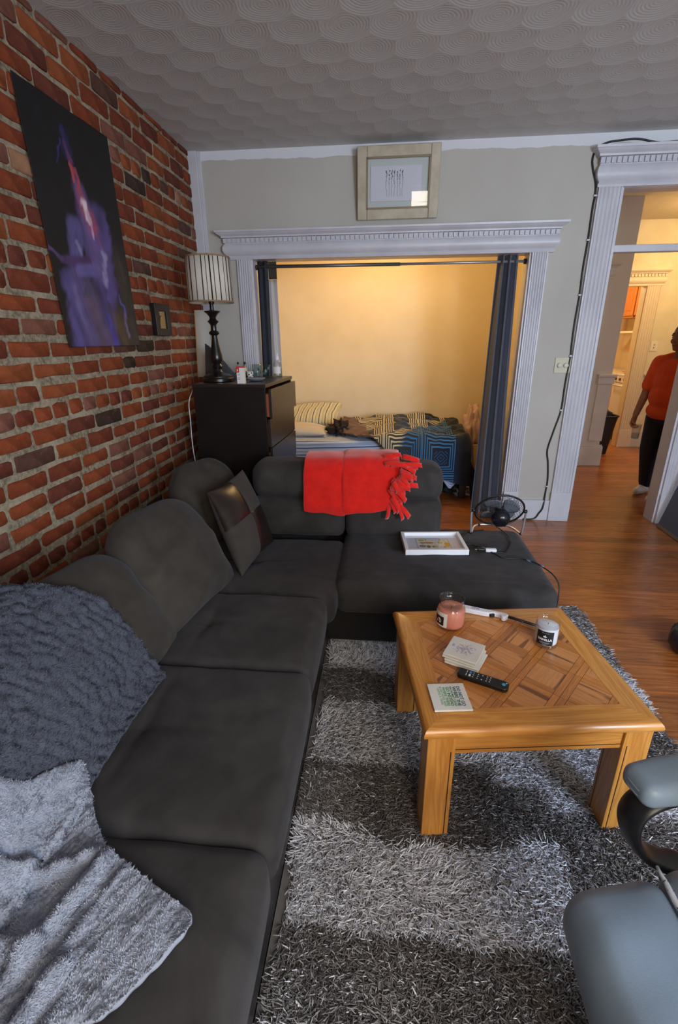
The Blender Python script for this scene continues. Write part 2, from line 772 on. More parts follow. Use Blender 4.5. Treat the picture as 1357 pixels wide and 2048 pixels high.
rng = random.Random(11)
PITCH_Y, PITCH_Z, BH = 0.237, 0.0858, 0.069
palette = [(srgb(152, 76, 44), 6), (srgb(140, 68, 42), 6), (srgb(130, 64, 44), 5), (srgb(118, 62, 48), 3), (srgb(140, 90, 74), 3),
           (srgb(104, 70, 60), 1), (srgb(76, 56, 48), 0.6), (srgb(160, 86, 50), 4), (srgb(172, 126, 98), 0.5)]
palette = [(c_, int(w_ * 5)) for c_, w_ in palette]
bag = [c for c, w in palette for _ in range(w)]
bricks = []
row = 0
z = 0.03
HEADER = {13: 1, 20: 1, 27: 1, 6: 1}
while z < ZC - 0.03:
    head = row in HEADER
    y = 0.35 + (0.12 if row % 2 else 0.0) + rng.uniform(-0.03, 0.03)
    while y < YB:
        L = PITCH_Y * (0.49 if head else 1.0) * rng.uniform(0.92, 1.07)
        if not head and rng.random() < 0.04:
            L *= 0.55
        a, b = y + rng.uniform(0.007, 0.013), min(y + L - rng.uniform(0.007, 0.013), YB - 0.003)
        jo = rng.uniform(0.004, 0.014) if z < 1.62 else rng.uniform(0, 0.006)
        zb = z + rng.uniform(-0.003, 0.003) + jo * 0.5
        zt = min(zb + BH - jo + rng.uniform(-0.004, 0.005), ZC - 0.002)
        if b - a > 0.025 and b > 0.9:
            bricks.append((a, b, zb, zt, rng.choice(bag), rng.random()))
        y += L
    z += PITCH_Z
    row += 1


def brick_mesh(mb, a, b, z0, z1, rr):
    e = rr.uniform(0.004, 0.014)
    x1 = XW + rr.uniform(0.0005, 0.0055)
    j = lambda s=0.0035: rr.uniform(-s, s)
    m = (a + b) / 2
    out = [(a + e, z0), (m + j(.02), z0 + j()), (b - e, z0), (b, z0 + e * .8), (b, z1 - e * .8), (b - e, z1), (m + j(.02), z1 + j()), (a + e, z1), (a, z1 - e * .8), (a, z0 + e * .8)]
    out = [(p + j(), q + j(.0025)) for p, q in out]
    cy, cz = m, (z0 + z1) / 2
    inn = [(p + (cy - p) * 0.05, q + (cz - q) * 0.16) for p, q in out]
    V = [(XW - 0.03, p, q) for p, q in out] + [(x1 - 0.004, p, q) for p, q in out] + [(x1 + j(.0012), p, q) for p, q in inn]
    n = 10
    F = []
    for k in range(2):
        F += [(k * n + i, k * n + (i + 1) % n, (k + 1) * n + (i + 1) % n, (k + 1) * n + i) for i in range(n)]
    F.append(tuple(range(2 * n, 3 * n)))
    mb.put(V, F)


def weight(br):
    y, z = (br[0] + br[1]) / 2, (br[2] + br[3]) / 2
    d = Vector((XW, y, z)) - Vector((0, 0, CAM_H))
    q = m3.transposed() @ d
    if q.z >= -0.05:
        return 0
    px, py = 678 + 940 * q.x / -q.z, 1024 - 940 * q.y / -q.z
    if px < -60 or py < -60 or px > 420:
        return 0.001
    if z < 0.40 + 0.1 * (y < 2.6):
        return 0.0005
    return (br[1] - br[0]) * (br[3] - br[2]) * abs(d.x) / d.length ** 3 * 100


order = sorted(range(len(bricks)), key=lambda i: -weight(bricks[i]))
rr = random.Random(5)
rest, rcol = MB(), []
for k, i in enumerate(order):
    a, b, z0, z1, c, q = bricks[i]
    if k < 298:
        mb = MB()
        brick_mesh(mb, a, b, z0, z1, rr)
        add('brick', mb, brick_m, wall_left, col=c, base=(XW, (a + b) / 2, (z0 + z1) / 2), angle=50)
    else:
        brick_mesh(rest, a, b, z0, z1, rr)
        rcol += [c] * 30
if rest.v:
    tag(add('brickwork', rest, brick_m, wall_left, col=np.array(rcol), angle=50), kind='stuff')

# ---- back wall with the alcove opening and the door opening
OL, OR, OT = -1.03, 1.02, 2.045          # alcove opening
DL, DR, DT = 1.56, 2.27, 2.425           # door opening (transom included)
TH = 0.13
mb = MB()
mb.box(XW - 0.1, OL, YB, YB + TH, 0, ZC)
mb.box(OL, OR, YB, YB + TH, OT, ZC)
mb.box(OR, DL, YB, YB + TH, 0, ZC)
mb.box(DL, DR, YB, YB + TH, DT, ZC)
mb.box(DR, XR + 0.1, YB, YB + TH, 0, ZC)
struct('wall_back', mb, cream, smooth=False, base=(0, YB, 0))
# jamb linings
mb = MB()
mb.box(OL - 0.001, OL + 0.014, YB - 0.002, YB + TH + 0.01, 0, OT)
mb.box(OR - 0.014, OR + 0.001, YB - 0.002, YB + TH + 0.01, 0, OT)
mb.box(OL, OR, YB - 0.002, YB + TH + 0.01, OT - 0.014, OT + 0.001)
struct('trim_1', mb, white_paint, smooth=False)
mb = MB()
mb.box(DL - 0.001, DL + 0.016, YB - 0.002, YB + TH + 0.01, 0, DT)
mb.box(DR - 0.016, DR + 0.001, YB - 0.002, YB + TH + 0.01, 0, DT)
mb.box(DL, DR, YB - 0.002, YB + TH + 0.01, DT - 0.016, DT + 0.001)
struct('trim_2', mb, white_paint, smooth=False)

# rooms behind: alcove, hall, kitchen
AY, AX = 5.52, 1.30
mb = MB()
mb.box(-1.56, AX + 0.12, AY, AY + 0.1, 0, 2.6)
mb.box(-1.56, XW - 0.0, YB + TH, AY, 0, 2.6)
mb.box(AX, AX + 0.12, YB + TH, AY + 0.1, 0, 2.9)
struct('wall_alcove', mb, yellow, smooth=False)
struct('ceiling', MB().box(-1.56, AX, YB + TH, AY, 2.55, 2.62), yellow, smooth=False)
HY, KY = 5.80, 6.90
mb = MB()
mb.box(AX + 0.12, 2.56, HY + 0.004, KY + 0.1, 0, 2.9)
struct('wall_pier', MB().box(AX + 0.12, 2.56, HY, HY + 0.004, 0, 2.9), M('pier shade grey', srgb(206, 198, 188), 0.7), smooth=False)  # thin front skin: the pier's shade is put into this greyer colour
mb.box(3.27, 4.6, KY, KY + 0.12, 0, 2.9)
mb.box(2.56, 3.27, KY, KY + 0.12, 2.06, 2.9)
mb.box(4.5, 4.6, YB + TH, KY, 0, 2.9)
struct('wall_hall', mb, hallp, smooth=False)
struct('ceiling', MB().box(AX, 4.6, YB + TH, KY + 0.1, 2.79, 2.86), M('hall ceiling', srgb(186, 170, 138), 0.7, bump=(12, 0.5, 0.02)), smooth=False)
mb = MB()
mb.box(1.9, 4.3, 9.3, 9.4, 0, 2.6)
mb.box(4.2, 4.3, KY + 0.12, 9.3, 0, 2.6)
mb.box(1.9, 2.0, KY + 0.1, 9.3, 0, 2.6)
struct('wall_kitchen', mb, M('kitchen wall', srgb(222, 200, 160), 0.6), smooth=False)
struct('ceiling', MB().box(1.9, 4.3, KY + 0.1, 9.4, 2.55, 2.62), M('kitchen ceiling', srgb(225, 215, 195), 0.7), smooth=False)


def reeded(x0, x1, z0, z1, y, depth=0.022, n=5, face=-1):
    """fluted casing board standing against a wall at y"""
    w = x1 - x0
    pr = [(x0, y)]
    e = 0.010
    pr.append((x0, y + face * depth))
    pr.append((x0 + e, y + face * depth))
    rw = (w - 2 * e) / n
    for k in range(n):
        for q in range(0, 6):
            t = q / 5
            pr.append((x0 + e + (k + t) * rw, y + face * (depth - 0.006 + 0.008 * sin(pi * t))))
    pr += [(x1 - e, y + face * depth), (x1, y + face * depth), (x1, y)]
    return MB().prism(pr, z0, z1, 2)


def header_profile(h):
    """(projection, height) of the entablature over a door, bottom to top"""
    return [(0, 0), (0.026, 0), (0.030, 0.010 * h), (0.026, 0.020), (0.022, 0.024), (0.030, 0.030), (0.044, 0.045), (0.050, 0.062), (0.048, 0.082), (0.040, 0.098),
            (0.034, 0.104), (0.034, 0.139), (0.052, 0.141), (0.054, 0.150), (0.064, 0.156), (0.078, 0.164), (0.084, 0.171), (0.088, 0.172), (0.090, 0.184), (0.0, 0.190)]


def mitred(x0, x1, y, z, prof, k=1.0, hk=1.0):
    V = []
    for d, q in prof:
        d *= k
        V += [(x0 - d, y, z + q * hk), (x0 - d, y - d, z + q * hk), (x1 + d, y - d, z + q * hk), (x1 + d, y, z + q * hk)]
    F = []
    for i in range(len(prof) - 1):
        for j in range(3):
            F.append((i * 4 + j, i * 4 + j + 1, (i + 1) * 4 + j + 1, (i + 1) * 4 + j))
    return MB().put(V, F)


def dentils(parent, x0, x1, y, z0, z1, step, mat, k=1.0):
    n = int((x1 - x0) / step)
    proto = None
    for i in range(n + 1):
        x = x0 + (x1 - x0) * i / n
        if proto is None:
            proto = add('dentil', MB().box(x - step * .34, x + step * .34, y - 0.048 * k, y - 0.03 * k, z0, z1), mat, parent, smooth=False, base=(x, y, z0))
        else:
            o = link(proto.copy())
            o.location = proto.location + Vector((x - x0, 0, 0))


def entablature(name, x0, x1, y, z, mat, k=1.0, hk=1.0, step=0.0345):
    h = struct(name, mitred(x0, x1, y, z, header_profile(1), k, hk), mat, angle=30, base=(x0, y, z))
    dentils(h, x0 - 0.028 * k, x1 + 0.028 * k, y, z + 0.108 * hk, z + 0.136 * hk, step, mat, k)
    return h


def casing(name, x0, x1, y, ztop, mat, plinth=0.25):
    c = struct(name, reeded(x0, x1, plinth, ztop, y), mat, angle=35, base=(x0, y, 0))
    add('plinth', MB().box(x0 - 0.004, x1 + 0.004, y - 0.030, y, 0, plinth), mat, c, smooth=False, bevel=0.003)
    return c


casing('trim_3', -1.135, OL, YB, 2.032, white_paint)
casing('trim_4', OR, 1.13, YB, 2.032, white_paint)
entablature('trim_5', -1.180, 1.140, YB, 2.030, white_paint)
casing('trim_6', 1.405, DL, YB, 2.415, white_paint)
casing('trim_7', DR, 2.42, YB, 2.415, white_paint)
entablature('trim_8', 1.42, 2.40, YB, 2.410, white_paint, hk=1.2)
# transom bar with a pane above it
struct('trim_9', MB().box(DL + 0.014, DR - 0.014, YB + 0.005, YB + 0.075, 2.022, 2.068), white_paint, smooth=False, bevel=0.006)
win = struct('window_1', MB().box(DL + 0.016, DR - 0.016, YB + 0.046, YB + 0.050, 2.068, DT - 0.016), clear_glass('transom glass', (0.97, 0.96, 0.94)), smooth=False)
# corner board beside the bricks
mb = MB().box(XW - 0.004, -1.372, YB - 0.024, YB, 0, ZC).box(-1.372, -1.345, YB - 0.012, YB, 0, ZC)
struct('trim_10', mb, white_paint, smooth=False, bevel=0.003)
mb = MB().box(1.134, 1.401, YB - 0.016, YB, 0, 0.165).box(1.134, 1.401, YB - 0.021, YB, 0.165, 0.178)
struct('baseboard_back', mb, white_paint, smooth=False, bevel=0.003)
struct('baseboard_right', MB().box(2.424, XR, YB - 0.018, YB, 0, 0.18), white_paint, smooth=False, bevel=0.003)
# hall: casing, chair rail and skirting on the pier, kitchen doorway beyond
casing('trim_11', 2.20, 2.34, HY, 2.04, dull_paint, 0.26)
struct('trim_12', mitred(2.16, 2.36, HY, 2.04, header_profile(1), 0.8, 0.75), dull_paint, angle=30)
mb = MB().box(2.40, 2.600, HY - 0.05, HY, 1.035, 1.062).box(2.41, 2.588, HY - 0.028, HY, 0.955, 1.035).box(2.42, 2.575, HY - 0.012, HY, 0.30, 0.955)
struct('trim_13', mb, dull_paint, smooth=False, bevel=0.004)
mb = MB().box(1.42, 2.600, HY - 0.018, HY, 0, 0.235).box(1.42, 2.590, HY - 0.012, HY, 0.235, 0.255)
struct('baseboard_hall', mb, dull_paint, smooth=False, bevel=0.004)
kc = M('kitchen casing paint', srgb(226, 208, 176), 0.45)
casing('trim_14', 3.27, 3.44, KY, 2.06, kc, 0.24)
struct('trim_15', MB().box(3.262, 3.274, KY - 0.002, KY + 0.13, 0, 2.06), kc, smooth=False)
entablature('trim_16', 2.72, 3.43, KY, 2.055, kc, 0.9, 1.0, 0.04)
struct('baseboard_kitchen', MB().box(3.444, 4.5, KY - 0.018, KY, 0, 0.22), dull_paint, smooth=False, bevel=0.004)
mb = MB().box(3.444, 4.5, KY - 0.036, KY, 0.962, 0.985).box(3.444, 4.5, KY - 0.018, KY, 0.915, 0.962)
struct('trim_17', mb, dull_paint, smooth=False, bevel=0.004)

# ---- right wall and the wall behind the camera with its two windows
plain = M('room wall paint', srgb(206, 202, 192), 0.75, srgb(196, 192, 182), 3, spec=0.2)
struct('wall_right', MB().box(XR, XR + 0.1, YR - 0.1, YB + TH, 0, ZC), plain, smooth=False)
WX = ((0.25, 1.25), (1.75, 2.75))
W0, W1 = 0.80, 2.30
mb = MB()
xs = [XW - 0.1, WX[0][0], WX[0][1], WX[1][0], WX[1][1], XR + 0.1]
for k in (0, 2, 4):
    mb.box(xs[k], xs[k + 1], YR - 0.12, YR, 0, ZC)
for a, b in WX:
    mb.box(a, b, YR - 0.12, YR, 0, W0).box(a, b, YR - 0.12, YR, W1, ZC)
struct('wall_rear', mb, plain, smooth=False)
pane_m = clear_glass('window glass')
slat_m = M('blind slat', srgb(228, 224, 214), 0.5)
for k, (a, b) in enumerate(WX):
    mb = MB()
    for x0, x1 in ((a, a + 0.05), (b - 0.05, b)):
        mb.box(x0, x1, YR - 0.09, YR - 0.03, W0, W1)
    for z0, z1 in ((W0, W0 + 0.06), (1.53, 1.58), (W1 - 0.05, W1)):
        mb.box(a + 0.05, b - 0.05, YR - 0.09, YR - 0.03, z0, z1)
    w = struct('window_%d' % (k + 2), mb, white_paint, smooth=False)
    for z0, z1 in ((W0 + 0.06, 1.53), (1.58, W1 - 0.05)):
        add('pane', MB().box(a + 0.05, b - 0.05, YR - 0.062, YR - 0.058, z0, z1), pane_m, w, smooth=False)

# half open venetian blind in the left window
bl = thing('window_blind', 'white slatted blind hanging in the left window behind the camera', 'blind', (0.75, YR + 0.19, 2.26))
add('head_rail', MB().box(0.26, 1.24, YR + 0.17, YR + 0.21, 2.25, 2.29), slat_m, bl, smooth=False)
for k in range(24):
    z = 2.21 - k * 0.058
    c_ = (0.75, YR + 0.19, z)
    add('slat', MB().obox(c_, (0.48, 0, 0), (0, 0.0120, -0.0105), (0, 0.0003, 0.0008)), slat_m, bl, smooth=False)

# ================================================================== SOFA
def suede(name, c1, c2):
    t = NT(name)
    t.set(0.92, 0, 0.15, 0.11)
    t.b.inputs['Sheen Roughness'].default_value = 0.45
    t.b.inputs['Sheen Tint'].default_value = (0.62, 0.68, 0.85, 1)
    v = t.coord()
    f = t.ramp(t.noise(v, 6.5, 5, 0.6, 0.6), [(0.30, 0.0), (0.70, 1.0)])
    c = t.mix(f, c1, c2)
    t.base(c)
    t.bump(t.noise(v, 420, 2), 0.10, 0.001)
    return t.m


suede_m = suede('charcoal suede', srgb(48, 45, 44), srgb(66, 62, 61))
suede2_m = suede('charcoal suede of the loose cushions', srgb(55, 50, 46), srgb(70, 64, 58))
black_leather = M('black leatherette', srgb(26, 24, 25), 0.42, srgb(33, 30, 30), 12, (220, 0.15, 0.001))

SZ = 0.385          # top of the seats
XF = -0.238         # front edge of the long run
sofa = thing('sectional_sofa', 'large charcoal suede corner sofa with chaise and black leatherette base by the brick wall', 'sofa', (-0.8, 1.6, 0))
mb = MB().box(-1.40, -0.258, -0.15, 2.80, 0.035, 0.235)
add('base', mb, black_leather, sofa, bevel=0.012)
mb = MB().box(-0.29, 0.79, 2.00, 2.68, 0.035, 0.235)
add('chaise_base', mb, black_leather, sofa, bevel=0.012)
foot_m = M('dark sofa foot', srgb(24, 20, 18), 0.5)
for x, y in ((-0.32, 0.0), (-1.3, 0.0), (-0.30, 1.4), (0.70, 2.08), (0.70, 2.58), (-1.3, 2.6)):
    add('foot', MB().lathe([(0.022, 0.0), (0.028, 0.036)], (x, y, 0), 10), foot_m, sofa)


def seat_fn(sx, sy, cross=True, seed=0, bulge=0.018):
    def fn(P, h):
        u, v = P[:, 0] / h[0], P[:, 1] / h[1]
        top = np.clip(P[:, 2] / h[2], 0, 1)
        puff = bulge * (1 - np.abs(u) ** 4) * (1 - np.abs(v) ** 4)
        z = puff.copy()
        if cross:
            dx, dy = P[:, 0], P[:, 1]
            r2 = (dx ** 2 + dy ** 2)
            z -= 0.020 * np.exp(-r2 / 0.07 ** 2)
            fade = np.clip(1 - np.abs(u) ** 6, 0, 1)
            z -= 0.0085 * np.exp(-(dy / 0.011) ** 2) * np.exp(-(dx / 0.26) ** 2)
            z -= 0.0085 * np.exp(-(dx / 0.011) ** 2) * np.exp(-(dy / 0.22) ** 2)
        z += 0.0035 * vn(P[:, :2], 7, seed) + 0.0015 * vn(P[:, :2], 22, seed + 1)
        P = P.copy()
        P[:, 2] += z * top
        # front faces swell a little
        side = (1 - np.abs(P[:, 2] / h[2]) ** 2)
        P[:, 0] += 0.010 * side * np.sign(u) * (np.abs(u) > 0.93) * (1 - v ** 4)
        P[:, 1] += 0.008 * side * np.sign(v) * (np.abs(v) > 0.93) * (1 - u ** 4)
        return P
    return fn


def seat(name, x0, x1, y0, y1, z0, z1, cross=True, seed=0, bulge=0.018, res=0.016):
    mb = MB().soft(((x0 + x1) / 2, (y0 + y1) / 2, (z0 + z1) / 2), (x1 - x0, y1 - y0, z1 - z0), 0.042, res, seat_fn(x1 - x0, y1 - y0, cross, seed, bulge))
    return add(name, mb, suede_m, sofa)


seat('seat_cushion', -1.15, XF, 0.10, 0.730, 0.215, SZ - 0.008, seed=1)
seat('seat_cushion', -1.15, XF + 0.004, 0.725, 1.338, 0.215, SZ - 0.004, seed=2)
seat('seat_cushion', -1.15, XF - 0.002, 1.332, 1.850, 0.215, SZ - 0.006, seed=3)
seat('seat_cushion', -1.15, -0.208, 1.845, 2.50, 0.215, SZ - 0.014, seed=4)
seat('seat_cushion', -1.15, XF, -0.14, 0.105, 0.215, SZ - 0.008, cross=False, seed=8)


def chaise_fn(P, h):
    P = seat_fn(1, 1, False, 5, 0.012)(P, h)
    top = np.clip(P[:, 2] / h[2], 0, 1)
    for cx, cy in ((-0.22, 0.06), (0.14, 0.04)):
        P[:, 2] -= 0.020 * top * np.exp(-((P[:, 0] - cx) ** 2 + (P[:, 1] - cy) ** 2) / 0.075 ** 2)
    y0 = P[:, 1] + h[1]
    P[:, 2] -= 0.006 * top * np.exp(-((y0 - 0.085) / 0.010) ** 2)
    return P


mb = MB().soft((0.303, 2.322, 0.300), (1.03, 0.745, 0.175), 0.05, 0.018, chaise_fn)
add('chaise_seat', mb, suede_m, sofa)


def back_fn(seed, pinch=0.0):
    def fn(P, h):
        P = P.copy()
        n = 0.006 * vn(P, 6, seed) + 0.0025 * vn(P, 18, seed + 3)
        u = P / h
        P[:, 1] -= (0.014 * (1 - u[:, 0] ** 4) * (1 - u[:, 2] ** 2) + n) * (u[:, 1] < 0.2)
        P[:, 2] += n * 0.8
        return P
    return fn


for i, (x0, x1) in enumerate(((-0.765, -0.218), (-0.212, 0.340))):
    cx, w = (x0 + x1) / 2, x1 - x0
    add('back_cushion', MB().soft((cx, 2.668, 0.485), (w, 0.27, 0.235), 0.045, 0.03, back_fn(20 + i)), suede_m, sofa)
    rz = rotz(0)
    add('headrest', MB().soft((cx, 2.680, 0.690), (w + 0.012, 0.25, 0.225), 0.085, 0.03, back_fn(30 + i)), suede_m, sofa)
add('back_frame', MB().soft((-0.21, 2.785, 0.40), (1.12, 0.06, 0.62), 0.03, 0.1), suede_m, sofa)
add('back_frame', MB().soft((-1.34, 1.25, 0.30), (0.10, 2.85, 0.34), 0.04, 0.1), suede_m, sofa)


# ---- loose back cushions leaning against the brick wall
def loose(name, label, c, e1, e2, th, seed, pinch=0.05, pw=0.42, wr=0.015, mat=None, rnd=0.2):
    c, e1, e2 = (np.array(q, float) for q in (c, e1, e2))
    n = np.cross(e1, e2)
    n /= np.linalg.norm(n)

    def fn(U, V, sg):
        Q = np.stack([U, V], -1)
        w = wr * vn(Q, 2.2, seed) + wr * 0.7 * np.sin(11 * V + 3.5 * U * U + 1.5 * vn(Q, 1.5, seed + 2)) * np.clip(0.6 - V * 0.5, 0, 1)
        w = w + wr * 0.5 * np.abs(np.sin(6.5 * (V + 0.35 * U) + 2.5 * vn(Q, 1.8, seed + 6))) * np.clip(0.9 - np.abs(U), 0, 1)
        return w * sg
    mb = MB().pillow(c, e1, e2, n, th, 34, fn, pw, pinch, rnd)
    o = add(name, mb, mat or suede2_m, weld=True)
    return tag(o, label, 'cushion', 'loose back cushions of the sofa')


lean = np.array((-0.145, 0.0, 0.215))
loose('back_cushion', 'charcoal suede back cushion half hidden under the dark grey blanket', (-0.945, 1.27, 0.560), (0.02, 0.275, -0.02), (-0.135, 0.03, 0.20), 0.105, 3)
loose('back_cushion', 'plump round charcoal suede back cushion in the middle of the brick wall side', (-0.905, 1.775, 0.580), (0.045, 0.30, -0.015), (-0.145, 0.05, 0.215), 0.125, 5, 0.06, rnd=0.24)
loose('back_cushion', 'charcoal suede back cushion in the corner behind the patchwork pillow', (-1.00, 2.50, 0.600), (0.10, 0.225, 0.0), (-0.095, 0.05, 0.225), 0.10, 9, 0.06, rnd=0.3)

# ---- patchwork pillow of leather and suede squares
PB = np.array((-0.672, 1.985, 0.385))
PBR = np.array((-0.612, 2.41, 0.390))
PTL = np.array((-0.885, 2.19, 0.745))
pe1, pe2 = (PBR - PB) / 2, (PTL - PB) / 2
pc = PB + pe1 + pe2
pn = np.cross(pe1, pe2)
pn /= np.linalg.norm(pn)
pil = thing('patchwork_pillow', 'square throw pillow of brown leather and suede patches standing in the sofa corner', 'pillow', tuple(PB))
leather_m = M('dark brown leather', srgb(46, 34, 30), 0.30, srgb(34, 26, 24), 9, (160, 0.12, 0.001), spec=0.6)
patch_m = suede('grey suede patch', srgb(62, 57, 53), srgb(72, 67, 63))


def pil_pt(U, V, sg):
    Hh = 0.075 * np.clip((1 - U ** 2) * (1 - V ** 2), 0, 1) ** 0.45
    seam = 0.006 * np.exp(-(U / 0.03) ** 2) + 0.006 * np.exp(-(V / 0.03) ** 2)
    wr = 0.004 * vn(np.stack([U, V], -1), 2.5, 4)
    Z = sg * (Hh - seam * np.clip(1 - U ** 4, 0, 1)) + wr * np.clip((1 - U ** 2) * (1 - V ** 2), 0, 1)
    sq, sr = 1 - 0.06 * (1 - V ** 2), 1 - 0.06 * (1 - U ** 2)
    return pc + (U * sq)[..., None] * pe1 + (V * sr)[..., None] * pe2 + Z[..., None] * pn


tt = np.sin(np.linspace(-pi / 2, pi / 2, 41))
for i in range(2):
    for j in range(2):
        U, V = np.meshgrid(tt[i * 20:i * 20 + 21], tt[j * 20:j * 20 + 21], indexing='ij')
        G = pil_pt(U, V, 1)
        mt = leather_m if (i, j) in ((0, 1), (1, 0)) else patch_m
        o = add('leather_patch' if mt is leather_m else 'suede_patch', MB().grid(G), mt, pil)
        if mt is leather_m:
            o['label'] = 'shiny dark brown leather square'
U, V = np.meshgrid(tt, tt, indexing='ij')
add('pillow_back', MB().grid(pil_pt(U, V, -1)[:, ::-1]), patch_m, pil)

# ================================================================== RUG
RX0, RX1, RY0, RY1 = -0.262, 1.13, 0.28, 2.46
rug = thing('shag_rug', 'shaggy silver and dark grey patterned rug under the wooden coffee table', 'rug', (0.45, 1.4, 0))
rug_back = M('rug backing', srgb(104, 100, 100), 0.9)
add('backing', MB().box(RX0, RX1, RY0, RY1, 0.0, 0.010), rug_back, rug, smooth=False)


def rug_tone(x, y):
    """1 = silver, 0 = charcoal: broad broken bands"""
    wv = 0.022 * vn(np.stack([x, y], -1), 5.0, 2)
    q = y + wv
    xx = x + 0.02 * vn(np.stack([x, y], -1), 6.0, 9)
    t = np.full(x.shape, 0.5)
    t = np.where(q > 2.05, 0.45, t)
    t = np.where((q > 1.80) & (q <= 2.05), 0.85, t)
    t = np.where((q > 1.60) & (q <= 1.80), 0.16, t)
    t = np.where((q > 1.31) & (q <= 1.60), 0.80, t)
    t = np.where((q > 1.05) & (q <= 1.31), 0.20, t)
    t = np.where((q > 0.775 + 0.02 * xx) & (q <= 1.05), 0.95, t)
    t = np.where(q <= 0.775 + 0.02 * xx, 0.36, t)
    t = np.where((q <= 0.56), 0.55, t)
    # the right half is offset
    r = xx > 0.56
    t = np.where(r & (q > 1.93), 0.40, t)
    t = np.where(r & (q > 1.62) & (q <= 1.93), 0.82, t)
    t = np.where(r & (q > 1.40) & (q <= 1.62), 0.14, t)
    t = np.where(r & (q > 1.16) & (q <= 1.40), 0.85, t)
    t = np.where(r & (q > 0.88) & (q <= 1.16), 0.32, t)
    t = np.where(r & (q <= 0.88), 0.22, t)
    t = np.where((xx > 0.15) & (xx < 0.56) & (q < 0.775) & (q > 0.5), 0.14, t)
    t = np.where((xx > 0.05) & (xx < 0.56) & (q > 1.10) & (q < 1.31), 0.12, t)
    t = np.where((xx > 0.40) & (xx < 0.80) & (q > 1.24) & (q < 1.60), 0.9, t)
    return t


rg = np.random.RandomState(4)
NS = 165000
sx = rg.uniform(RX0, RX1, NS)
sy = rg.uniform(RY0, RY1, NS)
keep = ~((sx < -0.24)) & ~((sy > 2.04) & (sx < 0.76)) & ~((sy < 0.42) & (sx < 0.1))
sx, sy = sx[keep], sy[keep]
n = len(sx)
# flow field combs neighbouring strands the same way
fl = 2.4 * vn(np.stack([sx, sy], -1), 2.6, 14) + 1.1 * vn(np.stack([sx, sy], -1), 9, 15)
ang = -1.2 + fl * 0.8 + rg.normal(0, 0.85, n)
L = rg.uniform(0.019, 0.035, n)
tone = rug_tone(sx, sy)
isl = rg.uniform(0, 1, n) < np.where(tone < 0.4, tone * 0.22, tone * 0.85)
L = np.where(tone < 0.4, L * 0.85, L)
tilt = rg.uniform(0.35, 1.05, n)
wid = rg.uniform(0.0016, 0.0029, n)
dx, dy = np.cos(ang), np.sin(ang)
segs = 2
ring = []
for k in range(segs + 1):
    t_ = k / segs
    out = L * (np.sin(tilt) * t_ + 0.35 * t_ ** 2)
    up = L * (np.cos(tilt) * t_ * (1 - 0.35 * t_))
    cx, cy, cz = sx + dx * out, sy + dy * out, 0.008 + up
    cx = np.minimum(cx, RX1 + 0.03)
    w = wid * (1.0, 1.0, 0.40)[k]
    for a in range(3):
        th = 2 * pi * a / 3 + ang * 1.7
        ring.append(np.stack([cx - dy * w * np.cos(th), cy + dx * w * np.cos(th), cz + w * np.sin(th) * 0.8], -1))
Vr = np.stack(ring, 1).reshape(-1, 3)          # n * 9 verts
fq = []
for k in range(segs):
    for a in range(3):
        fq.append((k * 3 + a, k * 3 + (a + 1) % 3, (k + 1) * 3 + (a + 1) % 3, (k + 1) * 3 + a))
fq = np.array(fq)
Fr = (np.arange(n)[:, None, None] * 9 + fq[None]).reshape(-1, 4)
silver = np.array(srgb(226, 226, 234))
gray = np.array(srgb(116, 111, 110))
k = rg.uniform(0.78, 1.12, n)
mid = np.array(srgb(158, 153, 153))
ism = rg.uniform(0, 1, n) < np.where(tone < 0.4, 0.22, 0.5)
cs = np.where(isl[:, None], silver[None] * k[:, None], np.where(ism[:, None], mid[None] * k[:, None], gray[None] * (k ** 2)[:, None]))
me = bpy.data.meshes.new('pile')
me.vertices.add(len(Vr))
me.vertices.foreach_set('co', (Vr - np.array((0.45, 1.4, 0))).ravel())
me.loops.add(Fr.size)
me.loops.foreach_set('vertex_index', Fr.ravel().astype(np.int32))
me.polygons.add(len(Fr))
me.polygons.foreach_set('loop_start', np.arange(0, Fr.size, 4, dtype=np.int32))
me.polygons.foreach_set('use_smooth', [True] * len(Fr))
a = me.color_attributes.new('col', 'FLOAT_COLOR', 'POINT')
c4 = np.ones((len(Vr), 4), np.float32)
c4[:, :3] = np.repeat(cs, 9, axis=0)
a.data.foreach_set('color', c4.ravel())
me.update(calc_edges=True)
me.materials.append(attr_mat('rug yarn', 0.6, spec=0.3))
o = link(bpy.data.objects.new('pile', me))
o.parent = rug
tag(o, kind='stuff')

# ================================================================== COFFEE TABLE
TA = radians(7.3)
TZ = 0.445
TW, TD = 0.685, 0.625
TC = (0.432, 1.378)
table = thing('coffee_table', 'square honey oak coffee table with diagonal parquet top on the shag rug', 'table', (TC[0], TC[1], 0), TA)
OAK1, OAK2 = srgb(212, 148, 70), srgb(188, 120, 48)
oak_x = wood('honey oak along x', OAK1, OAK2, 0, 1.0, 0.34, 0.06, coat=0.35)
oak_z = wood('honey oak along z', OAK1, OAK2, 2, 1.0, 0.36, 0.06, coat=0.3)
inlay_m = M('dark inlay line', srgb(40, 22, 10), 0.5)
parq1 = wood('parquet veneer', srgb(212, 144, 82), srgb(196, 126, 66), 0, 1.9, 0.36, 0.10, coat=0.3, dark=srgb(126, 76, 40))
parq2 = wood('parquet strip veneer', srgb(200, 128, 62), srgb(176, 106, 46), 0, 1.3, 0.36, 0.14, coat=0.3)
hw, hd, bwid, th = TW / 2, TD / 2, 0.084, 0.030


def edge_profile(o):
    return o


def board(x0, x1, y0, y1, which):
    """mitred border board, built along local x"""
    pass


